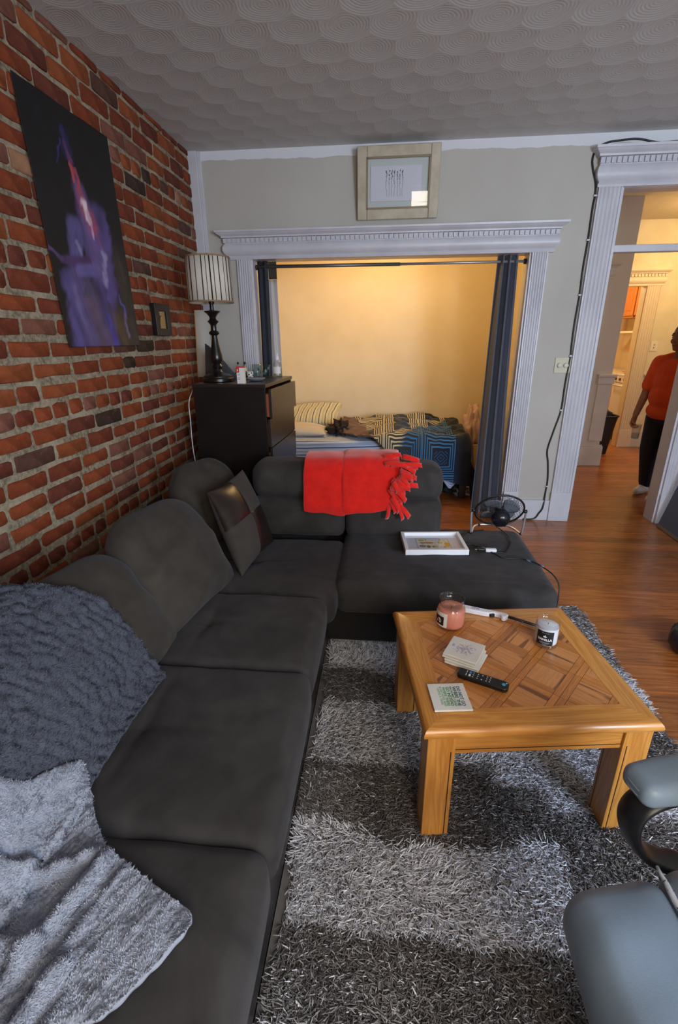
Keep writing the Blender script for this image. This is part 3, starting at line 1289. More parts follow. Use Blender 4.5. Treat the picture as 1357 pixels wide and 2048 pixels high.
# border: four mitred boards with a rounded outer edge
def border(length, rot, off):
    l2 = length / 2
    prof = [(0.0, TZ - th), (0.006, TZ - th), (0.010, TZ - th + 0.004), (0.012, TZ - th + 0.012), (0.010, TZ - 0.010), (0.005, TZ - 0.003), (0.0, TZ - 0.0008), (-0.006, TZ), (-bwid + 0.012, TZ), (-bwid + 0.012, TZ - th)]
    V = []
    for sgn in (-1, 1):
        for d, z in prof:
            V.append((sgn * (l2 - 0.012 + d), -(off - 0.012 + d), z))
    n = len(prof)
    F = [tuple(range(n)), tuple(range(2 * n - 1, n - 1, -1))]
    F += [(i, n + i, n + (i + 1) % n, (i + 1) % n) for i in range(n)]
    m = MB().put(V, F)
    o = add('border_board', m, oak_x, table, local=True, angle=35)
    o.rotation_euler = (0, 0, rot)
    return o


border(TW, 0, hd)
border(TW, pi, hd)
border(TD, pi / 2, hw)
border(TD, -pi / 2, hw)
ix, iy = hw - bwid + 0.010, hd - bwid + 0.010
mb = MB().box(-ix - 0.004, ix + 0.004, -iy - 0.004, iy + 0.004, TZ - 0.022, TZ - 0.0025)
add('inlay', mb, inlay_m, table, local=True, smooth=False)


def clip_poly(P, x0, x1, y0, y1):
    for ax, lim, sg in ((0, x0, 1), (0, x1, -1), (1, y0, 1), (1, y1, -1)):
        out = []
        for i in range(len(P)):
            a, b = P[i], P[(i + 1) % len(P)]
            da, db = sg * (a[ax] - lim), sg * (b[ax] - lim)
            if da >= 0:
                out.append(a)
            if da * db < 0:
                t = da / (da - db)
                out.append((a[0] + (b[0] - a[0]) * t, a[1] + (b[1] - a[1]) * t))
        P = out
        if len(P) < 3:
            return None
    return P


PS, PB_ = 0.094, 0.042                 # squares and the bands between them
PP_ = PS + PB_
GA = pi / 4


def parq(cx, cy, lx, ly, rot, mat):
    """one veneer piece: centre, size along its grain and across, in the diagonal grid frame"""
    c_, s_ = cos(GA), sin(GA)
    W2 = lambda p: (c_ * p[0] - s_ * p[1], s_ * p[0] + c_ * p[1])
    g = 0.0006
    hx, hy = (lx, ly) if rot == 0 else (ly, lx)
    q = [W2((cx + i * (hx / 2 - g), cy + j * (hy / 2 - g))) for i, j in ((-1, -1), (1, -1), (1, 1), (-1, 1))]
    q = clip_poly(q, -ix, ix, -iy, iy)
    if not q:
        return
    ar = 0.5 * abs(sum(q[i][0] * q[(i + 1) % len(q)][1] - q[(i + 1) % len(q)][0] * q[i][1] for i in range(len(q))))
    if ar < 0.00012:
        return
    mx, my = W2((cx, cy))
    a = GA + rot
    c2, s2 = cos(-a), sin(-a)
    loc = [(c2 * (x - mx) - s2 * (y - my), s2 * (x - mx) + c2 * (y - my)) for x, y in q]
    o = add('parquet_piece', MB().prism(loc, TZ - 0.006, TZ - 0.0005 - rng.uniform(0, 0.0003), 2), mat, table, smooth=False, local=True)
    o.location = (mx, my, 0)
    o.rotation_euler = (0, 0, a)


for i in range(-5, 6):
    for j in range(-5, 6):
        x, y = i * PP_, j * PP_
        parq(x, y, PS, PS, 0 if (i + j) % 2 else pi / 2, parq1)
        if j % 1 == 0:
            parq(x, y + PP_ / 2, PS, PB_ / 2, 0, parq2) if False else None
        # band along grid x (continuous), two strips; short pieces along grid y
        for s in (-1, 1):
            parq(x, y + PP_ / 2 + s * PB_ / 4, PP_, PB_ / 2, 0, parq2)
            parq(x + PP_ / 2 + s * PB_ / 4, y, PS, PB_ / 2, pi / 2, parq2)

# aprons and legs
LW = 0.082
for sx_, sy_ in ((-1, -1), (1, -1), (1, 1), (-1, 1)):
    x, y = sx_ * (hw - 0.016 - LW / 2), sy_ * (hd - 0.016 - LW / 2)
    leg = MB().box(x - LW / 2, x + LW / 2, y - LW / 2, y + LW / 2, 0.012, TZ - th)
    lo = add('leg', leg, oak_z, table, local=True, smooth=False, bevel=0.003)
    gx = x - sx_ * (LW / 2 - 0.013)
    gy = y - sy_ * (LW / 2 - 0.013)
    g = MB().box(gx - 0.0014, gx + 0.0014, y - LW / 2 - 0.0004, y + LW / 2 + 0.0004, 0.014, TZ - th - 0.062)
    g.box(x - LW / 2 - 0.0004, x + LW / 2 + 0.0004, gy - 0.0014, gy + 0.0014, 0.014, TZ - th - 0.062)
    gv = add('leg_groove', g, inlay_m, lo, smooth=False, base=(0, 0, 0), local=True)
for sgn in (-1, 1):
    y = sgn * (hd - 0.034)
    l = hw - 0.016 - LW
    ap = add('apron', MB().box(-l, l, y - 0.010, y + 0.010, TZ - th - 0.075, TZ - th), oak_x, table, local=True, smooth=False)
    yy = y + sgn * 0.010
    add('apron_groove', MB().box(-l, l, yy - 0.0005, yy + 0.0005, TZ - th - 0.0625, TZ - th - 0.0600), inlay_m, ap, local=True, smooth=False)
    x = sgn * (hw - 0.034)
    l = hd - 0.016 - LW
    ap = add('apron', MB().box(-l, l, -0.010, 0.010, TZ - th - 0.075, TZ - th), oak_x, table, local=True, smooth=False)
    ap.location = (x, 0, 0)
    ap.rotation_euler = (0, 0, pi / 2)
    yy = -sgn * 0.010
    add('apron_groove', MB().box(-l, l, yy - 0.0005, yy + 0.0005, TZ - th - 0.0625, TZ - th - 0.0600), inlay_m, ap, local=True, smooth=False)

# ================================================================== THINGS ON THE COFFEE TABLE
glass_m = clear_glass('jar glass', (0.93, 0.94, 0.95))
white_m = M('white print stock', srgb(232, 232, 236), 0.5)
blackp = M('black print', srgb(20, 20, 24), 0.5)


def T4(loc, xax, yax):
    x, y = Vector(xax).normalized(), Vector(yax).normalized()
    z = x.cross(y).normalized()
    y = z.cross(x)
    m = Matrix((x, y, z)).transposed().to_4x4()
    m.translation = Vector(loc)
    return m


def bend(o, r, az):
    """wrap a flat mesh (x across, y up) round a vertical cylinder of radius r, centred at azimuth az"""
    o.matrix_local = Matrix.Identity(4)
    n = len(o.data.vertices)
    P = np.zeros(n * 3)
    o.data.vertices.foreach_get('co', P)
    P = P.reshape(-1, 3)
    th = az + P[:, 0] / r
    rr_ = r + P[:, 2]
    Q = np.stack([rr_ * np.cos(th), rr_ * np.sin(th), P[:, 1]], -1)
    o.data.vertices.foreach_set('co', Q.ravel())
    o.data.update()


def arc_patch(r, az0, az1, z0, z1, th=0.0006, n=20):
    t = np.linspace(az0, az1, n)
    G = []
    for rr_ in (r, r + th):
        G.append([[(rr_ * cos(a), rr_ * sin(a), z0), (rr_ * cos(a), rr_ * sin(a), z1)] for a in t])
    mb = MB().grid(np.array(G[1]))
    mb.grid(np.array(G[0])[:, ::-1])
    return mb


def label_text(parent, body, size, mat, r, az, z, name='lettering', w=1.0):
    o = text(name, body, size, mat, parent, Matrix.Identity(4), 0.0003)
    n = len(o.data.vertices)
    P = np.zeros(n * 3)
    o.data.vertices.foreach_get('co', P)
    P = P.reshape(-1, 3)
    P[:, 0] *= w
    P[:, 1] += z
    o.data.vertices.foreach_set('co', P.ravel())
    bend(o, r, az)
    return o


# big jar candle
cx, cy = 0.268, 1.560
c1 = thing('jar_candle', 'large glass jar candle of peach wax with white and black label on the oak table', 'candle', (cx, cy, TZ))
add('jar', MB().lathe([(0.036, 0.0), (0.046, 0.002), (0.051, 0.010), (0.0525, 0.040), (0.0525, 0.072), (0.050, 0.080), (0.0455, 0.087), (0.0450, 0.108), (0.0475, 0.112), (0.0475, 0.117),
                       (0.0445, 0.118), (0.0425, 0.110), (0.0425, 0.088)], (0, 0, 0), 40), glass_m, c1, local=True)
peach = M('peach wax', srgb(232, 152, 130), 0.5, srgb(226, 140, 118), 6, spec=0.4)
add('wax', MB().lathe([(0.030, 0.006), (0.0475, 0.008), (0.050, 0.016), (0.0505, 0.070), (0.047, 0.079), (0.030, 0.076), (0.0, 0.075)], (0, 0, 0), 36), peach, c1, local=True)
lab = radians(218)
add('label', arc_patch(0.0531, lab - 0.62, lab + 0.52, 0.016, 0.074), white_m, c1, local=True)
add('label_panel', arc_patch(0.0538, lab - 0.50, lab + 0.28, 0.022, 0.058), M('brown black label', srgb(30, 22, 20), 0.5), c1, local=True)
sw = [(-0.012, 0.030), (-0.004, 0.046), (0.003, 0.048), (0.000, 0.038), (0.006, 0.032), (0.010, 0.040), (0.004, 0.046)]
pts = [(0.0544 * cos(lab - 0.1 + x / 0.054), 0.0544 * sin(lab - 0.1 + x / 0.054), z) for x, z in sw]
add('script_mark', MB().tube(spline(pts, 6), 0.0009, 5), white_m, c1, local=True)
add('wick', MB().tube([(0, 0, 0.074), (0.001, 0, 0.084)], 0.001, 6), blackp, c1, local=True)

# vanilla candle
cx, cy = 0.590, 1.472
c2 = thing('tumbler_candle', 'white vanilla candle in a clear tumbler with a black label on the oak table', 'candle', (cx, cy, TZ))
add('tumbler', MB().lathe([(0.030, 0.0), (0.040, 0.001), (0.042, 0.006), (0.040, 0.010), (0.0395, 0.016), (0.0395, 0.094), (0.0400, 0.096), (0.0385, 0.097), (0.0375, 0.094), (0.0375, 0.075)], (0, 0, 0), 40), glass_m, c2, local=True)
wax = M('white wax', srgb(222, 224, 230), 0.45, spec=0.4)
add('wax', MB().lathe([(0.030, 0.011), (0.0365, 0.012), (0.0372, 0.018), (0.0372, 0.076), (0.034, 0.0785), (0.0, 0.078)], (0, 0, 0), 36), wax, c2, local=True)
lab = radians(250)
add('label', arc_patch(0.0399, lab - 0.80, lab + 0.62, 0.016, 0.070), M('black label', srgb(18, 20, 26), 0.45), c2, local=True)
lz = lab - 0.09
label_text(c2, 'VANILLA', 0.0122, white_m, 0.0406, lz, 0.038)
add('underline', arc_patch(0.0405, lz - 0.42, lz + 0.42, 0.0270, 0.0283), M('pale print', srgb(150, 152, 160), 0.5), c2, local=True)
add('underline', arc_patch(0.0405, lz - 0.36, lz + 0.36, 0.0238, 0.0250), M('pale print', srgb(150, 152, 160), 0.5), c2, local=True)
add('underline', arc_patch(0.0405, lz - 0.16, lz + 0.16, 0.0190, 0.0202), M('pale print', srgb(150, 152, 160), 0.5), c2, local=True)
add('topline', arc_patch(0.0405, lz - 0.30, lz + 0.30, 0.0640, 0.0648), M('pale print', srgb(150, 152, 160), 0.5), c2, local=True)
leaf = [(-0.006, 0.049), (-0.002, 0.0475), (0.002, 0.0475), (0.007, 0.0505), (0.0035, 0.0515), (0.0012, 0.0525), (0.001, 0.058), (-0.0012, 0.0545), (-0.0018, 0.0515), (-0.005, 0.0535)]
m = MB().prism([(x, z) for x, z in leaf], 0, 0.0005, 2)
lf = add('emblem', m, white_m, c2, local=True, smooth=False)
bend(lf, 0.0404, lz)
add('wick', MB().tube([(0, 0, 0.077), (0.001, 0, 0.084)], 0.001, 6), blackp, c2, local=True)

# gas lighter
a0, a1 = np.array((0.318, 1.668)), np.array((0.488, 1.618))
d = (a1 - a0) / np.linalg.norm(a1 - a0)
lg = thing('gas_lighter', 'long white stick lighter with a black nozzle between the two candles', 'lighter', (a0[0], a0[1], TZ), math.atan2(d[1], d[0]))
outline = [(0.0, 0.013), (0.02, 0.015), (0.06, 0.013), (0.10, 0.012), (0.135, 0.012), (0.160, 0.010), (0.182, 0.006), (0.186, 0.000), (0.183, -0.009), (0.176, -0.021), (0.168, -0.024), (0.161, -0.021),
           (0.158, -0.012), (0.151, -0.006), (0.140, -0.004), (0.128, -0.006), (0.118, -0.013), (0.10, -0.015), (0.06, -0.015), (0.02, -0.015), (0.0, -0.011), (-0.004, 0.0)]
lwhite = M('white plastic', srgb(226, 226, 238), 0.35)
add('handle', MB().prism(outline, 0.001, 0.021, 2), lwhite, lg, local=True, bevel=0.004, seg=3, angle=50)
lblack = M('black plastic', srgb(22, 22, 25), 0.4)
add('trigger', MB().prism([(0.116, -0.014), (0.132, -0.006), (0.136, -0.011), (0.122, -0.019)], 0.004, 0.018, 2), lblack, lg, local=True, bevel=0.001)
add('nozzle', MB().tube([(0.180, 0.001, 0.011), (0.205, -0.004, 0.011), (0.290, -0.024, 0.011)], [0.0062, 0.0055, 0.0052], 12), lblack, lg, local=True)
mb = MB()
for i in range(6):
    mb.box(0.046 + i * 0.0055, 0.050 + i * 0.0055, 0.0005, 0.0045, 0.0208, 0.0213)
    mb.box(0.048 + i * 0.0050, 0.051 + i * 0.0050, -0.0060, -0.0030, 0.0208, 0.0213)
add('printed_mark', mb, M('purple print', srgb(96, 70, 160), 0.5), lg, local=True, smooth=False)

# coasters
tile_m = M('glazed coaster tile', srgb(226, 224, 220), 0.35, srgb(212, 208, 200), 14, lo=0.45, hi=0.9)
tile_edge = M('coaster side', srgb(196, 206, 224), 0.5)


def coaster(loc, rz, label, group=None, s=0.112):
    o = thing('coaster', label, 'coaster', loc, rz, group)
    h = s / 2
    add('tile', MB().box(-h, h, -h, h, 0.0022, 0.0085), tile_m, o, local=True, smooth=False, bevel=0.0012)
    add('cork_back', MB().box(-h + .004, h - .004, -h + .004, h - .004, 0, 0.0022), M('cork', srgb(150, 128, 100), 0.9), o, local=True, smooth=False)
    return o


st = ('lowest white coaster of the stack beside the jar candle', 'second white coaster from the bottom of the stack beside the jar candle', 'third white coaster from the bottom of the stack beside the jar candle',
      'topmost coaster of the stack, printed with faded purple lettering')
tops = []
for k, (dx_, dy_, dr) in enumerate(((0.006, -0.010, -0.03), (0.004, -0.004, 0.02), (-0.002, 0.000, -0.02), (0.000, 0.002, 0.0))):
    tops.append(coaster((0.290 + dx_, 1.364 + dy_, TZ + 0.0086 * k), radians(-26) + dr, st[k], 'stacked coasters'))
# faded print on the topmost one
pm = attr_mat('faded print', 0.5)
rp = random.Random(8)
mb, cl = MB(), []
pcs = [srgb(176, 160, 200), srgb(192, 168, 196), srgb(160, 176, 214), srgb(198, 172, 168), srgb(150, 130, 160)]
for k in range(150):
    x, y = rp.gauss(0, 0.017), rp.gauss(0, 0.017)
    if abs(x) > 0.036 or abs(y) > 0.030:
        continue
    s_ = rp.uniform(0.0012, 0.0042)
    q = rp.uniform(0, 3.14)
    poly = [(x + s_ * cos(q + t) * (1 if i % 2 else 0.55), y + s_ * sin(q + t) * (1 if i % 2 else 0.55)) for i, t in enumerate(np.linspace(0, 2 * pi, 7)[:-1])]
    mb.prism(poly, 0.0085, 0.0085 + 0.0001 + k * 1e-6, 2)
    cl += [rp.choice(pcs)] * 12
add('faded_print', mb, pm, tops[3], local=True, smooth=False, col=np.array(cl))
add('blue_stamp', MB().box(-0.044, -0.036, -0.002, 0.012, 0.0085, 0.0088), M('pale blue print', srgb(150, 180, 224), 0.5), tops[3], local=True, smooth=False)

wc = coaster((0.216, 1.164, TZ), radians(7), 'white coaster with green and blue printed motto on the near left table corner', s=0.113)
lines = [('DO NOT GO', 0.0150, srgb(44, 96, 128)), ('WHERE THE', 0.0140, srgb(52, 96, 88)), ('PATH MAY LEAD', 0.0098, srgb(80, 140, 120)), ('GO INSTEAD', 0.0136, srgb(70, 138, 92)),
         ('WHERE THERE', 0.0118, srgb(96, 158, 120)), ('IS NO PATH AND', 0.0092, srgb(132, 178, 150)), ('LEAVE A TRAIL', 0.0088, srgb(150, 186, 162))]
xx = 0.041
for k, (s_, sz, c_) in enumerate(lines):
    xx -= sz * 0.42
    o = text('lettering', s_, sz, M('motto ink %d' % k, c_, 0.5), wc, Matrix.Identity(4), 0.0002)
    P = np.zeros(len(o.data.vertices) * 3)
    o.data.vertices.foreach_get('co', P)
    P = P.reshape(-1, 3)
    wdt = P[:, 0].max() - P[:, 0].min()
    want = (0.082, 0.082, 0.082, 0.080, 0.080, 0.082, 0.072)[k]
    P[:, 0] *= want / wdt
    o.data.vertices.foreach_set('co', P.ravel())
    o.matrix_local = T4((xx, 0.0, 0.0088), (0, -1, 0), (1, 0, 0))
    xx -= sz * 0.46

# remote control
rem = thing('remote_control', 'slim black remote control with pale buttons on the parquet table top', 'remote', (0.330, 1.246, TZ), radians(-23.8))
rp_ = [(x, y) for x, y in [(-0.078, -0.012), (-0.074, -0.018), (-0.066, -0.020), (0.066, -0.020), (0.074, -0.018), (0.079, -0.010), (0.079, 0.010), (0.074, 0.018), (0.066, 0.020), (-0.066, 0.020), (-0.074, 0.018), (-0.078, 0.012)]]
add('body', MB().prism(rp_, 0.001, 0.016, 2), M('black remote plastic', srgb(18, 18, 20), 0.35), rem, local=True, bevel=0.003, seg=3, angle=50)
btn = M('pale button mark', srgb(206, 206, 210), 0.5)


def disc(parent, name, x, y, r, mat, z=0.016, h=0.0008, n=14, sx=1.0):
    return add(name, MB().prism([(x + r * sx * cos(t), y + r * sin(t)) for t in np.linspace(0, 2 * pi, n + 1)[:-1]], z, z + h, 2), mat, parent, local=True, smooth=False)


disc(rem, 'voice_button', 0.064, 0.000, 0.0058, M('sky blue button', srgb(70, 168, 214), 0.4))
disc(rem, 'button', 0.071, 0.009, 0.0022, btn)
for x in (-0.030, -0.016, -0.002, 0.012, 0.022):
    for y in (-0.010, 0.0, 0.010):
        if x == -0.002 and y == 0:
            continue
        disc(rem, 'button', x, y + (0.001 if x > 0 else 0), 0.0019, btn, n=8)
for x, y, c_ in ((-0.040, 0.007, srgb(90, 130, 220)), (-0.040, -0.007, srgb(226, 226, 230)), (-0.051, 0.008, srgb(210, 210, 214)), (-0.051, -0.007, srgb(210, 210, 214))):
    w = 0.0030 if x > -0.045 else 0.0012
    add('app_button', MB().box(x - w, x + w, y - 0.005, y + 0.005, 0.016, 0.0168), M('button %d %d' % (x * 1000, y * 1000), c_, 0.4), rem, local=True, smooth=False)

# ================================================================== THINGS ON THE CHAISE
CZ = 0.3995
frw = M('white frame lacquer', srgb(236, 236, 242), 0.35)
pf = thing('picture_frame', 'white framed print of gold and grey stones lying flat on the chaise', 'picture', (0.284, 2.398, CZ - 0.001), radians(4.5))
FW, FH, fb = 0.332, 0.252, 0.018
for nm, q in (('frame_side', (-FW / 2, -FW / 2 + fb, -FH / 2, FH / 2)), ('frame_side', (FW / 2 - fb, FW / 2, -FH / 2, FH / 2)), ('frame_side', (-FW / 2 + fb, FW / 2 - fb, -FH / 2, -FH / 2 + fb)), ('frame_side', (-FW / 2 + fb, FW / 2 - fb, FH / 2 - fb, FH / 2))):
    add(nm, MB().box(*q, 0, 0.030), frw, pf, local=True, smooth=False, bevel=0.0015)
add('mat_board', MB().box(-FW / 2 + fb, FW / 2 - fb, -FH / 2 + fb, FH / 2 - fb, 0.004, 0.010), M('mat board', srgb(222, 222, 236), 0.6), pf, local=True, smooth=False)
pw, ph = 0.088, 0.066
mb = MB()
for a, b, c_, d_ in ((-pw - .002, -pw, -ph, ph), (pw, pw + .002, -ph, ph), (-pw, pw, ph, ph + .002), (-pw, pw, -ph - .002, -ph)):
    mb.box(a, b, c_, d_, 0.010, 0.0108)
add('mat_edge', mb, M('mat bevel line', srgb(120, 118, 116), 0.6), pf, local=True, smooth=False)
add('print_sheet', MB().box(-pw, pw, -ph, ph, 0.010, 0.0103), M('print paper', srgb(232, 230, 228), 0.6), pf, local=True, smooth=False)
blobs = [(-.060, .044, .018, .016, (206, 190, 96)), (-.034, .050, .007, .008, (190, 150, 96)), (-.014, .048, .006, .008, (196, 206, 214)), (.002, .048, .009, .010, (204, 208, 224)), (.022, .047, .006, .009, (214, 196, 200)), (.044, .050, .008, .008, (190, 150, 130)),
         (.064, .040, .010, .018, (214, 214, 196)), (-.058, .008, .015, .012, (172, 148, 120)), (-.022, .010, .030, .014, (214, 150, 40)), (.012, .010, .007, .014, (216, 216, 190)), (.040, .012, .016, .020, (196, 196, 150)), (-.062, -.034, .020, .015, (150, 140, 132)),
         (-.030, -.040, .012, .016, (140, 112, 66)), (.004, -.036, .020, .013, (222, 200, 96)), (.036, -.040, .008, .012, (200, 214, 224)), (.056, -.044, .010, .010, (216, 150, 110)), (.074, -.012, .015, .034, (224, 168, 36)), (-.004, -.044, .006, .008, (210, 200, 200))]
mb, cl = MB(), []
for x, y, a, b, c_ in blobs:
    pts = [(x + a * 0.95 * cos(t) * (1 + .06 * sin(3 * t)), y + b * 0.95 * sin(t)) for t in np.linspace(0, 2 * pi, 15)[:-1]]
    mb.prism(pts, 0.0103, 0.0106, 2)
    cl += [srgb(*c_)] * 28
add('printed_stones', mb, attr_mat('printed stones', 0.6), pf, local=True, smooth=False, col=np.array(cl))
add('glazing', MB().box(-FW / 2 + fb, FW / 2 - fb, -FH / 2 + fb, FH / 2 - fb, 0.0125, 0.0135), clear_glass('frame glazing'), pf, local=True, smooth=False)

# desk fan, tilted up and away
FC = np.array((0.652, 2.535, 0.562))
fan = thing('desk_fan', 'small black wire desk fan on a chrome tube stand on the chaise', 'fan', (0.65, 2.58, CZ))
fb_ = M('black fan wire', srgb(20, 22, 26), 0.4)
chrome = M('chrome tube', srgb(226, 228, 232), 0.30, metal=0.8)
tilt = radians(33)
fn_ = np.array((0.0, cos(tilt), sin(tilt)))
fx = np.array((1.0, 0, 0))
fu = np.array((0.0, -sin(tilt), cos(tilt)))


def fpt(r, t, q):
    return FC + fx * r * cos(t) + fu * r * sin(t) + fn_ * q


R_ = 0.132
ring = lambda r, q, n=48: [fpt(r, t, q) for t in np.linspace(0, 2 * pi, n + 1)[:-1]]
add('rim', MB().tube(ring(R_, 0.0), 0.0052, 8, closed=True), fb_, fan)
for nm, s in (('front_grille', 1), ('rear_grille', -1)):
    mb = MB()
    for k in range(44):
        t = 2 * pi * k / 44
        mb.tube([fpt(r, t, s * q) for r, q in ((0.040, 0.044), (0.085, 0.040), (0.115, 0.026), (R_, 0.0))], 0.0008, 4, cap=False)
    for r, q in ((0.040, 0.044), (0.075, 0.041), (0.105, 0.032)):
        mb.tube(ring(r, s * q, 40), 0.0010, 4, closed=True)
    tag(add(nm, mb, fb_, fan), kind='stuff')
ax = [fpt(0, 0, q) for q in (-0.085, -0.080, -0.060, -0.035, -0.020)]
add('motor_housing', MB().tube([fpt(0, 0, q) for q in (-0.092, -0.086, -0.070, -0.045, -0.025)], [0.020, 0.038, 0.048, 0.050, 0.046], 24), M('gloss black plastic', srgb(24, 26, 32), 0.25), fan)
add('hub', MB().tube([fpt(0, 0, q) for q in (-0.020, 0.015, 0.026)], [0.026, 0.026, 0.016], 20), fb_, fan)
blade_m = M('grey fan blade', srgb(120, 126, 136), 0.35, metal=0.3)
for k in range(4):
    t0 = radians(38) + k * pi / 2
    G = []
    for i in range(7):
        r = 0.024 + i * 0.0142
        w = (0.35, 0.55, 0.68, 0.72, 0.68, 0.58, 0.36)[i]
        G.append([fpt(r, t0 + w * s, 0.016 * s * (1 - 0.3 * i / 6)) for s in np.linspace(-1, 1, 7)])
    add('blade', MB().grid(np.array(G)), blade_m, fan, solid=0.0018)
yf, yb = 2.575, 2.70
add('stand', MB().tube(spline([(0.512, 2.535, 0.560), (0.505, 2.545, 0.54), (0.512, 2.565, 0.44), (0.515, yf, 0.412), (0.522, 2.585, 0.4075), (0.545, 2.66, 0.4075), (0.575, yb, 0.4075), (0.62, yb + .01, 0.4075),
                               (0.70, yb + .01, 0.4075), (0.74, yb, 0.4075), (0.775, 2.66, 0.4075), (0.795, 2.585, 0.4075), (0.800, yf, 0.412), (0.800, 2.565, 0.44), (0.800, 2.545, 0.54), (0.792, 2.535, 0.560)], 6), 0.0062, 10), chrome, fan)
for x, y in ((0.517, 2.578), (0.797, 2.578), (0.585, yb), (0.735, yb)):
    add('rubber_foot', MB().sphere((x, y, 0.4075), 0.0085, 10, 8), fb_, fan)
for x in (0.512, 0.792):
    add('pivot_knob', MB().tube([(x - 0.010, 2.535, 0.560), (x + 0.010, 2.535, 0.560)], 0.010, 12), fb_, fan)
pts = [(0.66, 2.60, 0.44), (0.695, 2.64, 0.408), (0.722, 2.552, 0.404), (0.709, 2.439, 0.4015), (0.664, 2.342, 0.4015), (0.623, 2.322, 0.4015), (0.575, 2.330, 0.4045)]
add('power_cord', MB().tube(spline(pts, 8), 0.0032, 6), lblack, fan)
cord = [(0.600, 2.640, 0.400), (0.560, 2.62, 0.4015), (0.499, 2.592, 0.4020), (0.453, 2.503, 0.4020), (0.455, 2.425, 0.4020), (0.500, 2.412, 0.4020), (0.554, 2.362, 0.4020), (0.597, 2.292, 0.4060), (0.630, 2.258, 0.4010), (0.711, 2.262, 0.400), (0.758, 2.235, 0.400),
        (0.790, 2.200, 0.398), (0.838, 2.135, 0.380), (0.862, 2.100, 0.340), (0.858, 2.075, 0.280), (0.850, 2.07, 0.18), (0.842, 2.07, 0.06), (0.87, 2.15, 0.008), (1.05, 2.55, 0.008)]
cd_ = thing('extension_cord', 'thin black cord winding over the chaise edge down to the floor', 'cord', (0.6, 2.3, CZ))
add('cable', MB().tube(spline(cord, 8), 0.0033, 6), lblack, cd_)
for x, y, dx_, dy_ in ((0.752, 2.240, 0.022, -0.014), (0.800, 2.187, 0.014, -0.015)):
    add('tape_wrap', MB().tube([(x - dx_ / 2, y - dy_ / 2, 0.3995), (x + dx_ / 2, y + dy_ / 2, 0.3985)], 0.0045, 8), M('blue grey tape', srgb(92, 120, 146), 0.35), cd_)
plug = thing('power_adapter', 'small white and black plug adapter lying where the fan cords meet', 'adapter', (0.565, 2.325, CZ))
add('white_plug', MB().soft((0.580, 2.332, 0.4105), (0.058, 0.026, 0.018), 0.006, 0.02), lwhite, plug)
add('black_plug', MB().soft((0.530, 2.336, 0.4105), (0.040, 0.024, 0.018), 0.006, 0.02), lblack, plug)
add('switch', MB().soft((0.545, 2.356, 0.408), (0.018, 0.014, 0.010), 0.003, 0.02), lwhite, plug)
add('prongs', MB().box(0.498, 0.512, 2.333, 2.339, 0.408, 0.412), M('green plug end', srgb(110, 160, 140), 0.4), plug)

# ================================================================== RED THROW ON THE SOFA BACK
red_m = NT('red fleece')
red_m.set(0.95, 0, 0.1, 0.5)
v = red_m.coord()
red_m.base(red_m.mix(red_m.ramp(red_m.noise(v, 22, 5), [(0.3, 0.0), (0.7, 1.0)]), srgb(228, 38, 28), srgb(210, 28, 22)))
red_m.bump(red_m.noise(v, 300, 3), 0.25, 0.002)
red_m = red_m.m
throw = thing('red_throw', 'bright red fleece throw with knotted fringe draped over the sofa back', 'throw', (-0.15, 2.5, 0.8))
# path over the headrest: from the front hem up, over the top and down behind
path = [(2.462, 0.545), (2.462, 0.575), (2.466, 0.600), (2.474, 0.64), (2.482, 0.70), (2.486, 0.735), (2.500, 0.780), (2.535, 0.816), (2.590, 0.830), (2.650, 0.831), (2.72, 0.820), (2.772, 0.77), (2.785, 0.69), (2.785, 0.62)]
sp_ = spline([(0, a + 0.045, b) for a, b in path], 5)


def throw_panel(x0, x1, lift, seed, drop=0.0, hem=0.0):
    G = []
    nx = 34
    for i in range(nx + 1):
        u = i / nx
        x = x0 + (x1 - x0) * u
        col_ = []
        for k, p in enumerate(sp_):
            s = k / (len(sp_) - 1)
            if k == 0:
                nrm = np.array((0, -1.0, 0))
            tn = sp_[min(k + 1, len(sp_) - 1)] - sp_[max(k - 1, 0)]
            nrm = np.array((0, -tn[2], tn[1]))
            nrm /= np.linalg.norm(nrm) + 1e-9
            edge = max(0, 1 - min(u, 1 - u) / 0.06)
            w = lift + 0.006 * vn(np.array([x * 7, s * 3.5]), 1.0, seed) + 0.004 * vn(np.array([x * 16, s * 7]), 1.0, seed + 1) - 0.005 * edge ** 2
            w = max(w, 0.006)
            q = p + nrm * w
            hemz = (hem * u + 0.003 * sin(3.1 * u * pi + seed)) * (1 - s) ** 3
            q = q + np.array((x - 0.006 * (1 - s) * (1 if seed % 2 else -1) * (u > .5), 0, hemz + drop * (1 - s) ** 2))
            col_.append(q)
        G.append(col_)
    return MB().grid(np.array(G))


